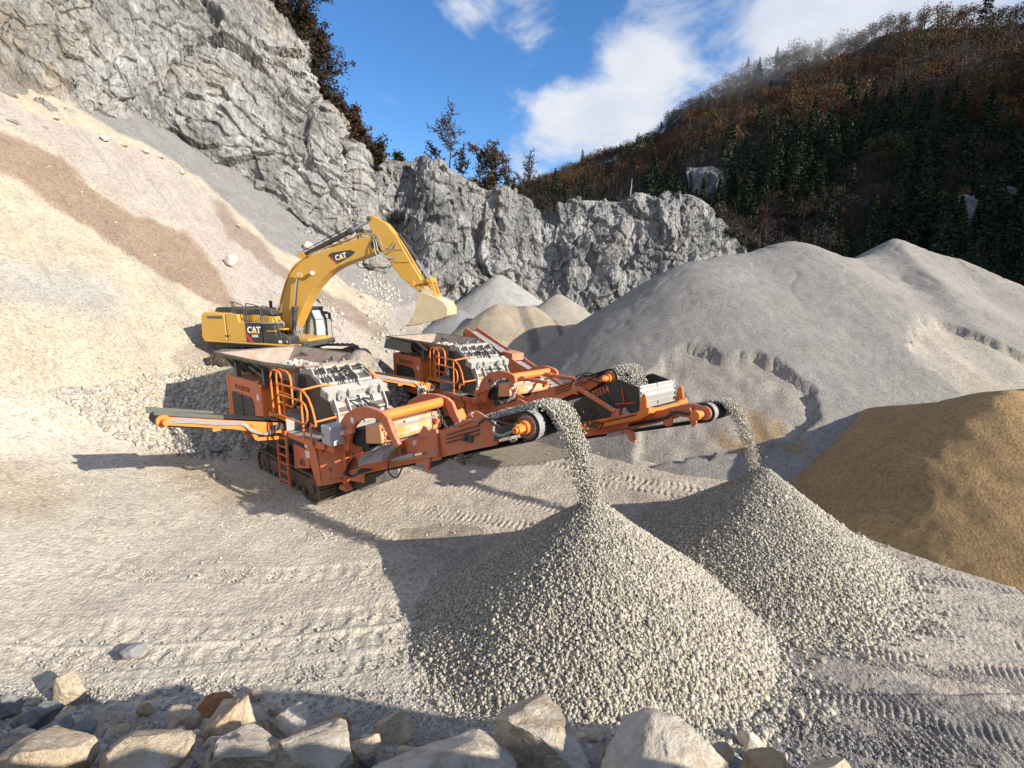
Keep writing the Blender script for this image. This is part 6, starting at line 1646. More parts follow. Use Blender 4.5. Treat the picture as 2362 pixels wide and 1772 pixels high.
def build_screen_unit(cr):
    """screen box, its beam and the lower conveyor, and the return conveyor on the far side"""
    sc = empty('screen_unit', parent=cr)
    OR_, BR = 'orange', 'orange_bright'
    prof = [(11.6, 2.55), (12.3, 2.26), (14.30, 2.98), (14.34, 3.50), (14.22, 3.64), (13.60, 3.76), (13.30, 3.66), (12.2, 2.98)]
    for s in (-1, 1):
        w = MB().prism(prof, s * .78 - .025, s * .78 + .025).build('side_wall', M['black'], sc, bevel=.008)
        if s == -1: text_mesh('RS114', .27, 'lettering', M['rustred'], w, (12.70, -.808, 3.10), (1, 0, .42), (-.38, 0, 1), squash=.95, bold=.006)
    MB().slab([(14.30, -.76, 3.05), (14.30, .76, 3.05), (14.33, .76, 3.36), (14.33, -.76, 3.36)], .03).slab([(14.33, -.78, 3.36), (14.33, .78, 3.36), (14.24, .78, 3.66), (14.24, -.78, 3.66)], .03).build('front_wall', M['galv'], sc)
    fl = MB()
    for z in (3.10, 3.24, 3.38, 3.50, 3.62): fl.beam((14.38 - max(0, z - 3.4) * .3, -.80, z), (14.38 - max(0, z - 3.4) * .3, .80, z), .03, .03)
    for yy in (-.8, 0, .8): fl.beam((14.37, yy, 3.02), (14.28, yy, 3.68), .03, .04)
    fl.build('stiffener', M['lightgrey'], sc)
    MB().slab([(12.4, -.76, 2.6), (14.2, -.76, 3.2), (14.2, .76, 3.2), (12.4, .76, 2.6)], .03).build('screen_deck', M['dark'], sc)
    MB().prism([(11.4, 1.9), (12.6, 2.28), (13.6, 2.62), (13.5, 2.75), (12.5, 2.62), (11.4, 2.5)], -.72, .72).build('drive_housing', M['black'], sc, bevel=.02)
    MB().cyl((13.2, -.86, 3.0), (13.2, .86, 3.0), .16, seg=20).build('exciter', M['black'], sc, smooth=True)
    MB().beam((13.75, -.84, 3.52), (13.85, -.84, 3.12), .03, .04).beam((13.55, -.84, 3.06), (14.2, -.84, 3.22), .03, .04).build('tensioner', M['red'], sc)
    MB().cyl((13.9, -.9, 2.98), (13.9, -.8, 2.98), .05, seg=10).cyl((14.0, -.88, 2.88), (14.0, -.8, 2.88), .045, seg=10).box(13.8, 14.0, -.86, -.81, 2.78, 2.95).build('valve', M['galv'], sc)
    bm = MB()
    for s in (-1, 1):
        bm.prism([(12.35, 2.02), (14.35, 2.78), (14.55, 2.90), (14.70, 3.06), (14.66, 3.18), (14.50, 3.14), (14.32, 2.98), (12.3, 2.26)], s * .86 - .05, s * .86 + .05)
        bm.prism([(14.36, 3.06), (14.40, 3.44), (14.47, 3.52), (14.54, 3.46), (14.60, 3.14)], s * .86 - .025, s * .86 + .025)
    bm.beam((14.62, -.92, 3.10), (14.62, -.5, 3.04), .12, .14).beam((14.62, -.5, 3.04), (14.62, .5, 3.04), .10, .12).beam((14.62, .5, 3.04), (14.62, .92, 3.10), .12, .14)
    bm.build('beam', M[BR], sc, bevel=.01)
    ph = MB(); ph.tube([(12.9, -.93, 2.45), (13.1, -.96, 2.42), (13.3, -.94, 2.52), (14.3, -.93, 2.92)], .018, 5, smooth_n=4)
    for q in range(3): ph.tube([(12.45 + .2 * q, -.83, 2.75), (12.42 + .2 * q, -.95, 2.6), (12.46 + .2 * q, -.96, 2.3), (12.7 + .2 * q, -.95, 2.25), (13.0 + .1 * q, -.94, 2.46)], .02, 5, smooth_n=5)
    ph.tube([(14.6, -.6, 3.15), (14.64, 0, 3.14), (14.6, .6, 3.15)], .02, 5, smooth_n=4)
    ph.build('hose', M['hose'], sc, smooth=True)
    for s in (-1, 1):
        stt = MB().cyl((12.15, s * .86, 3.30), (13.60, s * .88, 2.86), .075, seg=12).build('stay_cylinder', M[OR_], sc, smooth=True)
        MB().prism([(11.75, 3.1), (12.05, 3.05), (12.0, 3.35), (12.25, 3.45), (12.1, 3.5), (11.85, 3.42)], s * .74 - .04, s * .74 + .04).build('hinge_plate', M[OR_], sc)
        MB().prism([(13.45, 2.62), (13.75, 2.74), (13.72, 2.96), (13.55, 2.92)], s * .86 - .06, s * .86 + .06).build('clevis', M[OR_], sc)
    # lower conveyor
    lc = empty('discharge_conveyor', parent=cr)
    for s in (-1, 1):
        fr_ = MB().prism([(12.2, 1.74), (12.2, 2.10), (13.2, 2.34), (14.3, 2.92), (15.2, 3.22), (15.3, 2.98), (14.0, 2.40), (12.9, 1.98)], s * .56 - .03, s * .56 + .03)
        fr_.prism([(13.55, 2.55), (14.35, 2.85), (15.1, 3.14), (15.1, 3.0), (14.3, 2.60), (13.6, 2.30)], s * .62 - .03, s * .62 + .03)
        fr_.build('side_frame', M[OR_], lc, bevel=.008)
    MB().prism([(13.5, 2.20), (13.8, 2.38), (14.05, 2.34), (14.15, 2.06), (13.95, 2.06), (13.85, 2.22)], -.68, -.60).build('bracket', M[OR_], lc, bevel=.008); MB().prism([(14.95, 2.98), (15.2, 3.02), (15.2, 2.78), (15.08, 2.72), (14.96, 2.78)], -.68, -.60).build('bracket', M[OR_], lc, bevel=.008); MB().prism([(15.55, 3.30), (15.68, 3.34), (15.9, 3.0), (15.8, 2.86)], -.72, -.68).build('bracket', M[OR_], lc)
    MB().cyl((13.2, -.66, 2.04), (13.7, -.66, 2.26), .075, seg=12).build('jack_cylinder', M['galv'], lc, smooth=True)
    hd = (15.98, 3.24); r = .21
    belt = conveyor_belt(lc, (12.1, 0, 1.86), (hd[0], 0, hd[1]), 1.0, r)
    MB().cyl((hd[0], -.51, hd[1]), (hd[0], .51, hd[1]), r - .01, seg=28).build('head_drum', M['dark'], lc, smooth=True)
    MB().prism([(hd[0] + (r + .03) * math.cos(t), hd[1] + (r + .03) * math.sin(t)) for t in np.linspace(1.6, -1.9, 14)] + [(hd[0] + (r + .022) * math.cos(t), hd[1] + (r + .022) * math.sin(t)) for t in np.linspace(-1.9, 1.6, 14)], -.50, -.34).build('belt_edge', M['greyhose'], belt)
    MB().prism([(15.2, 3.02), (15.2, 3.26), (15.7, 3.42)] + [(hd[0] + r * .82 * math.cos(t), hd[1] + r * .82 * math.sin(t)) for t in np.linspace(1.8, -1.8, 12)], -.57, -.51).build('head_plate', M[OR_], lc)
    mo = MB().cyl((hd[0] - .05, -.60, hd[1] - .02), (hd[0] - .05, -.78, hd[1] - .02), .09, seg=16).cyl((hd[0] - .05, -.78, hd[1] - .02), (hd[0] - .05, -.90, hd[1] - .02), .12, seg=12)
    mo.build('drive_motor', M[BR], lc, smooth=True)
    h2 = MB()
    for q in range(3): h2.tube([(13.9, -.66, 2.52 - .03 * q), (14.3, -.68, 2.68 - .03 * q), (15.0, -.68, 2.96 - .03 * q), (15.3, -.72, 3.18 - .03 * q), (15.6, -.74, 3.20 - .02 * q), (15.85, -.74, 3.24)], .018, 5, smooth_n=4)
    h2.build('hose', M['hose'], lc, smooth=True)
    # return conveyor, far side, rising to the hopper
    rc = empty('return_conveyor', parent=cr)
    p = lambda a, z, dy=0: (a, 1.9 + dy, z)
    for s in (-1, 1):
        yy = 2.15 + s * .34
        MB().prism([(1.95, 4.32), (2.02, 3.92), (4.8, 3.02), (5.0, 3.42), (2.12, 4.46)], yy - .03, yy + .03).prism([(4.75, 2.80), (5.2, 2.60), (8.2, 1.90), (8.3, 2.36), (5.3, 3.44), (4.7, 3.56)], yy - .03, yy + .03).build('side_frame', M[OR_], rc)
        MB().beam((1.95, yy, 4.38), (8.2, yy, 2.48), .03, .05).build('skirt', M['rusty'] if s == 1 else M['black'], rc)
    conveyor_belt(rc, (8.1, 2.15, 2.2), (2.1, 2.15, 4.12), .62, .13, mat='galv', cleats=26)
    MB().cyl((1.95, 1.82, 4.12), (1.95, 2.48, 4.12), .17, seg=18).build('head_drum', M['rubber'], rc, smooth=True)
    MB().prism([(4.9, 3.46), (5.25, 3.40), (5.5, 2.8), (5.2, 2.7), (4.85, 3.0)], 1.78, 1.74).build('hinge_box', M['black'], rc)
    MB().prism([(5.0, 3.56), (5.7, 3.50), (5.75, 3.2), (5.1, 3.3)], 1.82, 2.48).build('transfer_hood', M[OR_], rc)
    return sc

CR1 = build_crusher('crusher', (-9.4, 17.07), -40, 'nearer orange tracked rock crusher with a rusty hopper and the number 60 on its side', 1)
CR2 = build_crusher('crusher', (-5.0, 23.5), -51, 'farther orange tracked rock crusher with a black screen box at the end of its conveyor', 2)

# ================================================================== gravel in motion and heaps
def to_world(loc, rz, P):
    c, s = math.cos(R(rz)), math.sin(R(rz)); P = np.asarray(P, float)
    return np.stack([loc[0] + P[:, 0] * c - P[:, 1] * s, loc[1] + P[:, 0] * s + P[:, 1] * c, P[:, 2]], 1)
ST = ((.36, .34, .29), (.57, .54, .465))
def stream(loc, rz, a0, z0, v, vz, z_end, width, n, label, seed, size=(.020, .040), thick=.10, a_gain=0.0, spread=.16):
    rs = np.random.RandomState(seed)
    T = (vz + math.sqrt(vz * vz + 19.6 * (z0 - z_end))) / 9.8
    t = rs.uniform(-.05, T, n) ; t = np.where(rs.rand(n) < .25, rs.uniform(0, T * .5, n), t)
    u = t / T
    wd = width * (1 - .15 * u)
    b = np.clip(rs.normal(0, .30, n), -.62, .62) * wd
    th = rs.normal(0, 1, n) * (thick * (.5 + .8 * u)) * np.sqrt(np.maximum(0, 1 - (b / (wd * .7)) ** 2) + .1)
    a = a0 + v * t + th * .8 + rs.normal(0, spread * .15, n); z = z0 + vz * t - 4.9 * t * t + th * .5
    stray = rs.rand(n) < .05; a = a + stray * rs.normal(0, .10, n); b = b + stray * rs.normal(0, .12, n)
    P = to_world(loc, rz, np.stack([a, -b, z], 1))
    rubble('gravel_stream', P, rs.uniform(size[0], size[1], n), seed, label, cols=ST)
def on_belt(loc, rz, p0, p1, width, n, label, seed, size=(.02, .038), h=.10, name='gravel_load', y0=0.0):
    rs = np.random.RandomState(seed)
    t = rs.uniform(0, 1, n); b = np.clip(rs.normal(0, .27, n), -.5, .5) * width
    lift = rs.uniform(0, 1, n) * h * np.maximum(0, 1 - (b / (width * .52)) ** 2)
    a = p0[0] + (p1[0] - p0[0]) * t; z = p0[1] + (p1[1] - p0[1]) * t + lift
    P = to_world(loc, rz, np.stack([a, y0 - b, z], 1))
    rubble(name, P, rs.uniform(size[0], size[1], n), seed, label, cols=ST)
L1, R1, L2, R2 = (-9.4, 17.07), -40, (-5.0, 23.5), -51
on_belt(L1, R1, (10.6, 2.96), (13.15, 3.93), .80, 3000, 'crushed stone riding up the belt of the nearer crusher', 21, h=.16)
stream(L1, R1, 13.12, 3.97, 1.62, .60, 2.25, .50, 8500, 'thick stream of crushed stone falling from the nearer crusher', 22, size=(.012, .032), thick=.075)
on_belt(L2, R2, (14.4, 2.85), (16.05, 3.47), .62, 900, 'crushed stone on the lower belt of the farther crusher', 23, h=.08)
stream(L2, R2, 16.02, 3.50, 1.65, .55, 2.0, .36, 4800, 'thin stream of crushed stone falling from the farther crusher', 24, size=(.011, .027), thick=.055)
on_belt(L2, R2, (11.6, 3.30), (13.1, 3.95), .8, 1100, 'stone on the upper belt end of the farther crusher', 25, h=.12)
stream(L2, R2, 13.1, 3.97, 1.3, .3, 3.35, .8, 2600, 'stone spilling into the black screen box', 26, thick=.12)

def gravel_pile(apex, slope, n, label, seed, zone, szs=(.010, .041), foot_scatter=.25):
    RR_ = apex[2] / slope
    def hf(x, y):
        d = np.sqrt((x - apex[0]) ** 2 + (y - apex[1]) ** 2 + .01)
        an = np.arctan2(y - apex[1], x - apex[0])
        d = d * (1 - .05 * perlin(np.cos(an) * 1.3 + seed, np.sin(an) * 1.3, an * 0))
        k = 1 - d / RR_
        return apex[2] * np.where(k > 0, np.maximum(k, 0) ** 1.14, k * .9) + .06 * fbm(x * .9 + seed, y * .9, x * 0, 3)
    r = RR_ + .45
    root = heap('gravel_pile', hf, (apex[0] - r, apex[0] + r, apex[1] - r, apex[1] + r), .05, const_col((.30, .28, .24), .1, 2.0), M['pile'], label=label, category='gravel pile')
    rs = np.random.RandomState(seed)
    rr = np.sqrt(rs.uniform(0, 1, n)) * (RR_ + .12) + np.abs(rs.normal(0, foot_scatter * 1.6, n)) * (rs.rand(n) < .10)
    an = rs.uniform(0, 2 * np.pi, n)
    x = apex[0] + rr * np.cos(an); y = apex[1] + rr * np.sin(an)
    z = np.maximum(hf(x, y), terrain(x, y))
    # coarse stones roll to the foot, fines stay on the shaded side
    k = np.minimum(rr / RR_, 1.05); side = np.clip(.5 + .5 * (np.cos(an - R(-27 - 20))), 0, 1)
    s = (szs[0] + (szs[1] - szs[0]) * rs.uniform(0, 1, n) ** 1.5) * (.72 + .5 * k) * (.62 + .45 * side) * np.where(rs.rand(n) < .04, 1.5, 1)
    z = z + rs.uniform(-.3, .7, n) * s
    V, F, C = stones_np(np.stack([x, y, z], 1), s, rs, ((.33, .305, .255), (.57, .53, .45)))
    me = np_mesh('stones', V, F); set_vcol(me, C); me.materials.append(M['stone'])
    link(bpy.data.objects.new('stones', me), root, kind='stuff')
gravel_pile((1.48, 7.94, 2.42), .745, 82000, 'nearest cone of coarse crushed stone under the thick falling stream', 31, None)
gravel_pile((5.85, 10.1, 2.18), .745, 56000, 'second cone of crushed stone under the thin stream, right of the nearest', 32, None)

# loose stones lying about
def scatter(name, n, seed, region, sz, label, cols=ST, hmin=None, dens=None, flat=.7):
    rs = np.random.RandomState(seed)
    x0, x1, y0, y1 = region
    x = rs.uniform(x0, x1, n); y = rs.uniform(y0, y1, n)
    if dens is not None:
        k = rs.rand(n) < dens(x, y); x, y = x[k], y[k]
    z = terrain(x, y); n = len(x)
    s = sz[0] + (sz[1] - sz[0]) * rs.uniform(0, 1, n) ** 3.2
    P = np.stack([x, y, z + s * .12], 1)
    V, F, C = stones_np(P, s, rs, cols, flat)
    me = np_mesh(name, V, F); set_vcol(me, C); me.materials.append(M['stone'])
    link(bpy.data.objects.new(name, me), label=label, kind='stuff', category='gravel')
inf = lambda x, y: (np.abs(x) < y * 1.22 + .6)
scatter('loose_gravel', 52000, 41, (-9, 2.2, 4.6, 9.5), (.007, .035), 'small loose stones over the floor in front of the bank', dens=lambda x, y: inf(x, y) * np.clip(.05 + .9 * fbm(x * .7, y * .7, x * 0, 3) + sstep(7.6, 5.8, y) * .55 + .6 * sstep(-3, 0, x), 0, 1), cols=((.34, .33, .31), (.55, .52, .46)))
scatter('loose_gravel', 26000, 42, (1.0, 7.5, 3.6, 7.2), (.008, .034), 'dark angular gravel right of the nearest cone', dens=lambda x, y: inf(x, y) * np.clip(1.1 * sstep(2.2, .6, np.abs(y - (6.2 - .28 * x)) * 1.2) + .1, 0, 1) * sstep(8, 5, x + (y - 3.6) * .6), cols=((.20, .20, .205), (.34, .33, .32)))
scatter('loose_gravel', 16000, 43, (-17, -2, 8.5, 17), (.010, .05), 'loose stones on the pale ramp and around the nearer crusher', dens=lambda x, y: inf(x, y) * np.clip(.12 + 1.2 * fbm(x * .4, y * .4, x * 0 + 4, 3), 0, 1), cols=((.42, .39, .33), (.62, .57, .48)))
scatter('rubble', 60000, 44, (-27, -8, 13.5, 26), (.015, .085), 'broken cream rubble covering the lower slope on the left', dens=lambda x, y: inf(x, y) * sstep(18.2, 19.4, -0.85 * x + 0.5 * y) * np.clip(.75 - .17 * (-0.85 * x + 0.5 * y - 18.6) + 1.2 * fbm(x * .3, y * .3, x * 0 + 4, 3), .02, 1), cols=((.42, .375, .30), (.60, .54, .42)))
scatter('rubble', 16000, 45, (-15.5, -5.5, 14.8, 19.6), (.02, .16), 'grey rubble on the flank of the excavator mound', dens=lambda x, y: sstep(.35, .8, terrain(x, y, False)) * (terrain(x, y, False) < 2.9), cols=((.34, .32, .28), (.52, .48, .41)))
scatter('rubble', 3500, 46, (-6.2, -1.5, 16.5, 22), (.05, .24), 'dark rubble lying between the two crushers', cols=((.24, .235, .22), (.38, .365, .33)))
scatter('rubble', 4500, 47, (-14, -4, 27, 38), (.03, .22), 'pale blocks strewn over the slope behind the excavator arm', dens=lambda x, y: sstep(.0, 1, -0.85 * x + 0.5 * y - 18.6) * np.clip(.25 + 2.2 * fbm(x * .35, y * .2, x * 0 + 9, 3), 0, 1), cols=((.36, .34, .31), (.56, .53, .47)))
scatter('loose_gravel', 9000, 48, (-2, 16, 8, 17), (.01, .05), 'scattered small stones on the working floor behind the cones', dens=lambda x, y: np.clip(.2 + 1.3 * fbm(x * .5, y * .5, x * 0 + 2, 3), 0, 1), cols=((.34, .32, .28), (.52, .48, .41)))
scatter('loose_gravel', 30000, 49, (-8, 3, 2.4, 6.2), (.008, .05), 'dark gritty gravel between the boulders on the bank', dens=lambda x, y: np.clip(.45 + 1.1 * fbm(x * .8, y * .8, x * 0 + 6, 3), 0, 1), cols=((.20, .20, .20), (.42, .40, .37)))
rsb = np.random.RandomState(61); nb_ = 900; an_ = rsb.uniform(0, 6.28, nb_); rb_ = np.sqrt(rsb.rand(nb_)) * 1.1; px_ = -3.6 + rb_ * np.cos(an_); py_ = 18.2 + rb_ * np.sin(an_)
rubble('rubble', np.stack([px_, py_, terrain(px_, py_) + (.36 * (1 - rb_ / 1.1)) * rsb.uniform(.2, 1, nb_)], 1), rsb.uniform(.04, .13, nb_), 62, 'low heap of dark rubble under the feet of the person', cols=((.24, .235, .22), (.38, .365, .33)))
# rows of stones along old tyre marks throw small shadows
# rubble in the two hoppers
rs_ = np.random.RandomState(9)
def hopper_fill(loc, rz, n, seed, label):
    rs = np.random.RandomState(seed)
    a = rs.uniform(1.2, 4.5, n); b = rs.uniform(-.75, .75, n)
    z = 3.50 + .30 * np.exp(-((a - 3.0) / 1.1) ** 2 - (b / .7) ** 2) + rs.uniform(0, .1, n)
    rubble('hopper_load', to_world(loc, rz, np.stack([a, b, z], 1)), rs.uniform(.04, .11, n), seed, label, cols=((.50, .47, .40), (.68, .64, .55)))
hopper_fill(L1, R1, 520, 51, 'pale broken rock lying in the rusty hopper of the nearer crusher')
hopper_fill(L2, R2, 460, 52, 'pale broken rock lying in the hopper of the farther crusher')

# ================================================================== boulders
def boulder_mat(name, a, b, c, grey=0.0):
    m, nt, bs = new_mat(name)
    v = obj_vec(nt)
    oi = nn(nt, 'ShaderNodeObjectInfo')
    off = nn(nt, 'ShaderNodeVectorMath', operation='ADD'); nt.links.new(v, off.inputs[0])
    sc = nn(nt, 'ShaderNodeMath', operation='MULTIPLY'); nt.links.new(oi.outputs['Random'], sc.inputs[0]); sc.inputs[1].default_value = 37.0
    nt.links.new(sc.outputs[0], off.inputs[1])
    vv = off.outputs[0]
    n1 = noise(nt, vv, 1.7, 7, .62, .5)
    col = ramp(nt, n1, [(.33, b), (.46, a), (.56, a), (.70, c)])
    n2 = noise(nt, vv, 9, 9, .74, .5)
    col = mixc(nt, .8, col, ramp(nt, n2, [(.32, (.55, .50, .44)), (.52, (.98, .97, .95)), (.7, (1.12, 1.1, 1.08))]), 'MULTIPLY')
    if grey: col = mixc(nt, ramp(nt, noise(nt, vv, 2.6, 3, .5, .6), [(.60, (0, 0, 0)), (.63, (grey,) * 3)]), col, (.10, .105, .12))
    nt.links.new(col, bs.inputs['Base Color']); bs.inputs['Roughness'].default_value = .88; bs.inputs['Specular IOR Level'].default_value = .25
    p = bump(nt, bs, noise(nt, vv, 3.5, 9, .68, .5), .95, .16)
    bump(nt, bs, noise(nt, vv, 26, 5, .7), .5, .014, p)
    return m
M['b_pale'] = boulder_mat('boulder_pale', (.70, .63, .53), (.52, .40, .28), (.78, .75, .69))
M['b_tan'] = boulder_mat('boulder_tan', (.64, .53, .39), (.50, .31, .16), (.72, .65, .53))
M['b_ochre'] = boulder_mat('boulder_ochre', (.56, .41, .25), (.42, .22, .09), (.74, .66, .54))
M['b_red'] = boulder_mat('boulder_red_brown', (.36, .17, .08), (.20, .09, .045), (.52, .34, .18))
M['b_grey'] = boulder_mat('boulder_grey', (.30, .31, .32), (.20, .21, .23), (.40, .40, .39))
M['b_patch'] = boulder_mat('boulder_patched', (.60, .53, .43), (.46, .34, .22), (.68, .62, .54), grey=.9)

def sphere_dirs(sub):
    bm = bmesh.new(); bmesh.ops.create_icosphere(bm, subdivisions=sub, radius=1.0)
    V = np.array([v.co for v in bm.verts]); F = np.array([[v.index for v in f.verts] for f in bm.faces]); bm.free()
    return V, F
_SV, _SF = sphere_dirs(5)
_SV4, _SF4 = sphere_dirs(4)
def boulder_mesh(seed, dims, cuts=11, fine=True):
    rs = np.random.RandomState(seed)
    V, F = (_SV, _SF) if fine else (_SV4, _SF4)
    P = V.copy() * 1.0
    for k in range(cuts):
        n = rs.normal(size=3); n[2] = abs(n[2]) * .8 if k < cuts * .6 else n[2]; n /= np.linalg.norm(n); d = rs.uniform(.50, .80)
        over = np.maximum(0, P @ n - d)
        P -= over[:, None] * n * .96
    r = fbm(V[:, 0] * 1.6 + seed, V[:, 1] * 1.6, V[:, 2] * 1.6, 4)
    r2 = fbm(V[:, 0] * 5 + seed, V[:, 1] * 5, V[:, 2] * 5, 5, ridged=True)
    P *= (1 + .12 * r + .06 * r2)[:, None]
    P /= np.abs(P).max(0)
    P *= np.array(dims) / 2
    return np_mesh('boulder', P, F, True)

def ground_hit(u, v):
    d = np.array(pix_dir(u * K, v * K)); t = np.arange(1.5, 90, .02)
    P = np.array([0, 0, CAM_H]) + t[:, None] * d
    h = terrain(P[:, 0], P[:, 1]); i = np.argmax(P[:, 2] < h)
    return P[i], t[i]

BOULDERS = [  # u, v of the middle, width px, height px, depth factor, tilt, material, label
 (1152, 1590, 250, 175, .9, 8, 'b_pale', 'big pale sunlit boulder in front of the nearest gravel cone'),
 (1440, 1656, 330, 150, .8, -4, 'b_pale', 'wide whitish boulder at the bottom edge below the gravel cone'),
 (1668, 1668, 150, 90, .8, 6, 'b_ochre', 'small ochre topped boulder right of the wide whitish one'),
 (1800, 1672, 120, 60, .8, 0, 'b_tan', 'low tan boulder, rightmost on the bank'),
 (960, 1668, 310, 110, .7, -8, 'b_pale', 'long cream boulder with ochre stains at the bottom middle'),
 (848, 1577, 88, 86, .8, 0, 'b_tan', 'rounded tan boulder standing alone on dark gravel'),
 (731, 1572, 58, 66, .8, -10, 'b_ochre', 'orange brown pear shaped stone left of the lone rounded boulder'),
 (148, 1482, 72, 62, .8, 12, 'b_tan', 'angular beige boulder lying alone in the shade at the left'),
 (474, 1530, 98, 56, .8, -14, 'b_red', 'reddish brown slab on top of the tan boulders'),
 (392, 1550, 90, 86, .8, 10, 'b_tan', 'cream topped block left of the reddish brown slab'),
 (95, 1628, 200, 105, .8, -3, 'b_tan', 'broad cream and rust boulder in the bottom left corner'),
 (300, 1632, 230, 95, .8, 14, 'b_tan', 'very large slanting tan boulder at the bottom left'),
 (505, 1565, 135, 110, .8, 18, 'b_tan', 'tilted tan boulder beneath the reddish brown slab'),
 (520, 1630, 200, 105, .8, 8, 'b_patch', 'pale boulder with dark grey patches at the bottom'),
 (330, 1665, 190, 80, .8, 6, 'b_pale', 'pale block in front of the very large slanting boulder'),
 (690, 1632, 220, 110, .8, -6, 'b_patch', 'rough boulder with white and ochre crust left of the middle'),
 (628, 1570, 110, 90, .8, 14, 'b_pale', 'pale slanted boulder behind the crusted one'),
 (785, 1618, 78, 66, .8, 0, 'b_tan', 'small tan stone wedged right of the crusted boulder'),
 (72, 1552, 100, 60, .8, 22, 'b_grey', 'blue grey slab lying in the shade near the left edge'),
 (18, 1522, 60, 48, .8, 5, 'b_grey', 'dull grey stone at the left edge in the shade'),
 (178, 1578, 54, 46, .8, 0, 'b_grey', 'bluish grey stone behind the broad corner boulder'),
 (286, 1403, 62, 30, .8, 6, 'b_grey', 'flat light grey stone lying in the sun at the left'),
 (44, 1578, 40, 20, .8, 0, 'b_pale', 'small whitish stone beside the blue grey slab'),
 (312, 1530, 34, 32, .8, 0, 'b_ochre', 'small brown stone between the shaded beige boulder and the tan ones'),
 (552, 1497, 38, 24, .8, 0, 'b_pale', 'small cream stone above the tilted tan boulder'),
 (590, 1530, 28, 30, .8, 0, 'b_tan', 'small tan stone behind the pale slanted boulder'),
 (1035, 1618, 60, 44, .8, 0, 'b_tan', 'small tan block beside the big sunlit boulder'),
 (1018, 1585, 30, 34, .8, 0, 'b_pale', 'pinkish upright stone left of the big sunlit boulder'),
 (880, 1640, 80, 40, .8, 0, 'b_tan', 'low tan stone behind the long cream boulder'),
 (245, 1570, 46, 26, .8, 0, 'b_ochre', 'ochre stone peeking over the very large slanting boulder'),
 (500, 563, 30, 26, .9, -10, 'b_pale', 'white boulder resting on the pinkish slope left of the excavator boom'),
 (967, 657, 46, 34, .9, 10, 'b_grey', 'pale grey boulder behind the excavator bucket'),
 (468, 967, 34, 20, .8, 10, 'b_grey', 'grey slab on the rubble under the side conveyor'),
 (464, 1028, 14, 12, .8, 0, 'b_pale', 'white stone at the shadow edge left of the crusher tracks'),
 (665, 530, 24, 16, .8, 0, 'b_pale', 'pale block on the slope just behind the excavator boom'),
 (120, 253, 16, 9, .8, 0, 'b_pale', 'pale block high on the left slope under the cliff'),
 (225, 297, 20, 14, .8, 0, 'b_pale', 'cream block at the edge of the grey scree'),
 (270, 312, 13, 9, .8, 0, 'b_tan', 'tan block at the edge of the grey scree'),
 (315, 325, 15, 11, .8, 0, 'b_pale', 'whitish block halfway along the edge of the grey scree'),
 (346, 336, 18, 10, .8, 0, 'b_pale', 'white block lower along the edge of the grey scree'),
 (393, 371, 14, 11, .8, 0, 'b_pale', 'lowest pale block along the edge of the grey scree'),
 (515, 487, 12, 9, .8, 0, 'b_tan', 'tan block at the upper end of the brown strip'),
 (1335, 638, 11, 7, .8, 0, 'b_pale', 'small pale rock at the foot of the back wall'),
]
def bank_stones():
    rs = np.random.RandomState(77); k = 0
    sides = ['left', 'middle', 'right']
    for i in range(46):
        u = rs.uniform(0, 1750); v = rs.uniform(1585, 1650) - (40 if u < 700 else 0) * rs.rand()
        w = rs.uniform(22, 62)
        BOULDERS.append((u, v, w, w * rs.uniform(.55, .8), .85, rs.uniform(-20, 20), ('b_pale', 'b_tan', 'b_tan', 'b_ochre', 'b_grey')[rs.randint(0, 5)], None))
bank_stones()
def build_boulders():
    for i, (u, v, w, h, dp, tilt, mat, lab) in enumerate(BOULDERS):
        p, t = ground_hit(u, min(v + h * .30, 1740))
        sc = t / 993.0 * (1.0 if w > 62 else .95)
        W, Hh = w * sc, h * sc
        fine = w > 62
        me = boulder_mesh(500 + i, (W, W * dp * .85, max(Hh, W * .45) * 1.10), fine=fine)
        me.materials.append(M[mat])
        o = bpy.data.objects.new('boulder', me)
        d_ = pix_dir(u * K, v * K); tt = t - min(.05 * t, .04 + W * .25)
        o.location = (d_[0] * tt, d_[1] * tt, CAM_H + d_[2] * tt)
        o.rotation_euler = (R(-8 if w > 50 else 0), R(-tilt), R(((i * 47) % 50) - 25))
        link(o, label=lab or 'small stone wedged among the boulders at the bottom edge', category='boulder' if w > 50 and lab else 'rock', group=None if lab else 'small stones wedged among the boulders')
build_boulders()

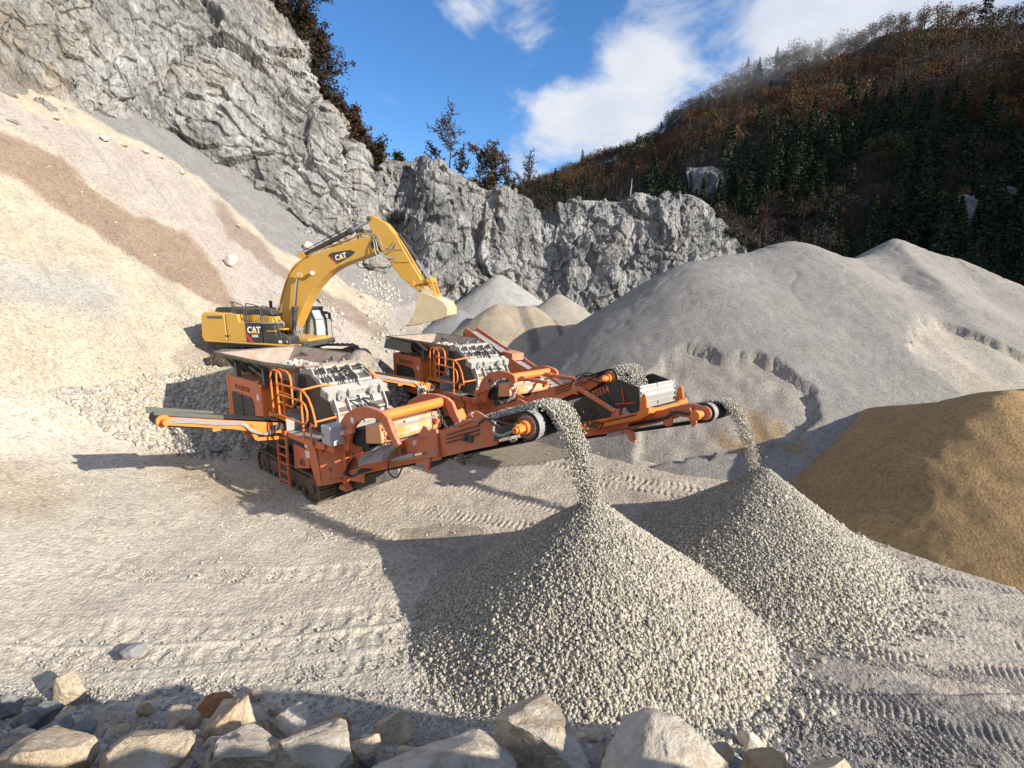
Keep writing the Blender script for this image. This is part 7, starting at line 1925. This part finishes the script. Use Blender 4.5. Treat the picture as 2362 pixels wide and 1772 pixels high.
# ================================================================== people
def human(name, loc, rz, joints, regions, label, scale=1.0):
    root = empty(name, loc, rz, label=label, category='person')
    J = joints
    names = list(J); idx = {n: i for i, n in enumerate(names)}
    ed = [('pelvis', 'waist'), ('waist', 'chest'), ('chest', 'neck'), ('neck', 'head'), ('head', 'crown')]
    for s in 'LR':
        ed += [('chest', 'sh' + s), ('sh' + s, 'el' + s), ('el' + s, 'wr' + s), ('wr' + s, 'pa' + s), ('pelvis', 'hi' + s), ('hi' + s, 'kn' + s), ('kn' + s, 'an' + s), ('an' + s, 'he' + s), ('he' + s, 'to' + s)]
    verts = [Vector(J[n][0]) for n in names]; rad = [J[n][1] for n in names]; E_ = [(idx[a], idx[b]) for a, b in ed]
    for s in 'LR':
        wr = Vector(J['wr' + s][0]); pa = Vector(J['pa' + s][0]); d = (pa - wr).normalized(); side = Vector(J['pa' + s][2]) if len(J['pa' + s]) > 2 else Vector((0, 1, 0))
        nrm = d.cross(side).normalized(); side = nrm.cross(d).normalized()
        for k, L in enumerate((.070, .080, .075, .060)):
            o = (k - 1.5) * .021; a = pa + side * o; i0 = len(verts)
            verts += [a, a + d * L * .55 + nrm * .008, a + d * L * .85 + nrm * .030]; rad += [.010, .009, .0075]
            E_ += [(idx['pa' + s], i0), (i0, i0 + 1), (i0 + 1, i0 + 2)]
        i0 = len(verts); a = wr * .6 + pa * .4 - side * .035
        verts += [a, a - side * .02 + d * .035, a - side * .018 + d * .062]; rad += [.012, .010, .008]
        E_ += [(idx['wr' + s], i0), (i0, i0 + 1), (i0 + 1, i0 + 2)]
    me = bpy.data.meshes.new('body'); me.from_pydata(verts, E_, []); tmp = bpy.data.objects.new('tmp', me); COL.objects.link(tmp)
    sk = tmp.modifiers.new('skin', 'SKIN'); sk.use_smooth_shade = True
    for i, sv in enumerate(me.skin_vertices[0].data):
        sv.radius = (rad[i], rad[i]); sv.use_root = (i == 0)
    ss = tmp.modifiers.new('sub', 'SUBSURF'); ss.levels = 2; ss.render_levels = 2
    dg = bpy.context.evaluated_depsgraph_get(); bm_ = bpy.data.meshes.new_from_object(tmp.evaluated_get(dg))
    bpy.data.objects.remove(tmp)
    bm_.materials.clear()
    for m in regions['mats']: bm_.materials.append(m)
    for p in bm_.polygons: p.material_index = regions['fn'](p.center)
    body = bpy.data.objects.new('body', bm_); link(body, root)
    h = Vector(J['head'][0])
    return root, h
M['skin'] = flat_mat('skin', (.50, .30, .21), .55)
M['hair'] = flat_mat('dark_hair', (.03, .022, .018), .8)
M['jacket'] = flat_mat('grey_jacket', (.13, .13, .14), .9)
M['trousers'] = flat_mat('dark_trousers', (.05, .055, .08), .9)
M['hivis'] = flat_mat('hivis_green', (.35, .80, .05), .6)
M['jeans'] = flat_mat('blue_trousers', (.06, .12, .22), .9)

def face(root, h, f=(1, 0, 0), r=.10):
    f = Vector(f).normalized(); s = Vector((-f.y, f.x, 0)); z = Vector((0, 0, 1))
    e = MB()
    for k in (-1, 1): e.cyl(h + f * (r * .80) + s * k * .033 + z * .012, h + f * (r * .92) + s * k * .033 + z * .012, .012, .006, 8)
    e.build('eyes', M['hair'], root)
    MB().tube([h + f * (r * .86) + z * .012, h + f * (r * 1.12) - z * .022, h + f * (r * .88) - z * .030], [.008, .014, .008], 6).build('nose', M['skin'], root)
    MB().cyl(h + f * (r * .86) - z * .052 - s * .02, h + f * (r * .86) - z * .052 + s * .02, .006, seg=6).build('mouth', M['rusty'], root)
    for k in (-1, 1): MB().cyl(h + s * k * (r * .80) - z * .005, h + s * k * (r * .98) + z * .002, .026, .018, 8).build('ear', M['skin'], root)

def build_people():
    p = (-3.60, 18.2, 0)
    zg = .60
    sx = lambda s: 1 if s == 'L' else -1
    J = {'pelvis': ((0, 0, .95), .15), 'waist': ((.0, 0, 1.10), .145), 'chest': ((.02, 0, 1.34), .165), 'neck': ((.02, 0, 1.50), .058), 'head': ((.035, 0, 1.62), .098), 'crown': ((.02, 0, 1.71), .082)}
    for s in 'LR':
        k = sx(s)
        J['sh' + s] = ((.01, k * .19, 1.42), .075); J['el' + s] = ((.03, k * .27, 1.13), .052); J['wr' + s] = ((.20, k * .22, .95), .036); J['pa' + s] = ((.27, k * .20, .91), .036, (0, 0, k))
        J['hi' + s] = ((0, k * .10, .88), .105); J['kn' + s] = ((.03, k * .12, .48), .068); J['an' + s] = ((-.01, k * .13, .09), .045); J['he' + s] = ((-.04, k * .13, .045), .042); J['to' + s] = ((.17, k * .15, .035), .036)
    def fn(c):
        if c.z > 1.50 and abs(c.y) < .13: return 0
        if c.z < 1.0 and c.x > .17: return 0
        if c.z < .10: return 3
        if c.z < .93: return 2
        return 1
    root, h = human('person', (p[0], p[1], zg), R(100), J, dict(mats=[M['skin'], M['jacket'], M['trousers'], M['black']], fn=fn), 'person in a dark cap and grey jacket standing between the two crushers')
    face(root, Vector((.035, 0, 1.62)))
    MB().tube([(.02, 0, 1.60), (.02, 0, 1.66), (.02, 0, 1.71), (.02, 0, 1.745), (.02, 0, 1.758)], [.108, .113, .104, .07, .02], 18).build('cap', M['black'], root, smooth=True)
    MB().tube([(.0, 0, 1.44), (.0, 0, 1.49), (.01, 0, 1.52)], [.10, .082, .072], 14).build('collar', M['jacket'], root, smooth=True)
    # ground under his feet
    # operator sitting in the cab: local frame of the excavator
    ex = EX
    J = {'pelvis': ((.10, 0, .0), .15), 'waist': ((.06, 0, .15), .14), 'chest': ((.06, 0, .38), .16), 'neck': ((.08, 0, .54), .056), 'head': ((.11, 0, .66), .096), 'crown': ((.10, 0, .75), .080)}
    for s in 'LR':
        k = sx(s)
        J['sh' + s] = ((.07, k * .19, .46), .072); J['el' + s] = ((.14, k * .27, .20), .05); J['wr' + s] = ((.38, k * .22, .17), .035); J['pa' + s] = ((.45, k * .21, .19), .034, (0, 0, k))
        J['hi' + s] = ((.14, k * .10, -.01), .10); J['kn' + s] = ((.55, k * .13, .05), .066); J['an' + s] = ((.62, k * .13, -.38), .045); J['he' + s] = ((.60, k * .13, -.42), .042); J['to' + s] = ((.80, k * .14, -.43), .036)
    def fn2(c):
        if c.z > .55: return 0
        if c.x > .34 and c.z > .12 and abs(c.y) > .16: return 0
        if c.z < -.36: return 3
        if c.z < .07: return 2
        return 1
    loc = Matrix.Rotation(R(-8), 4, 'Z') @ Vector((.05, 1.0, 0))
    root, h = human('person', (-10.2 + loc.x, 20.7 + loc.y, 4.42), R(-8), J, dict(mats=[M['skin'], M['hivis'], M['jeans'], M['black']], fn=fn2), 'excavator operator in a bright green jacket sitting in the cab')
    face(root, Vector((.11, 0, .66)))
    MB().tube([(.08, 0, .64), (.08, 0, .70), (.09, 0, .75), (.09, 0, .79), (.09, 0, .80)], [.098, .106, .10, .06, .02], 16).build('hair', M['hair'], root, smooth=True)
build_people()
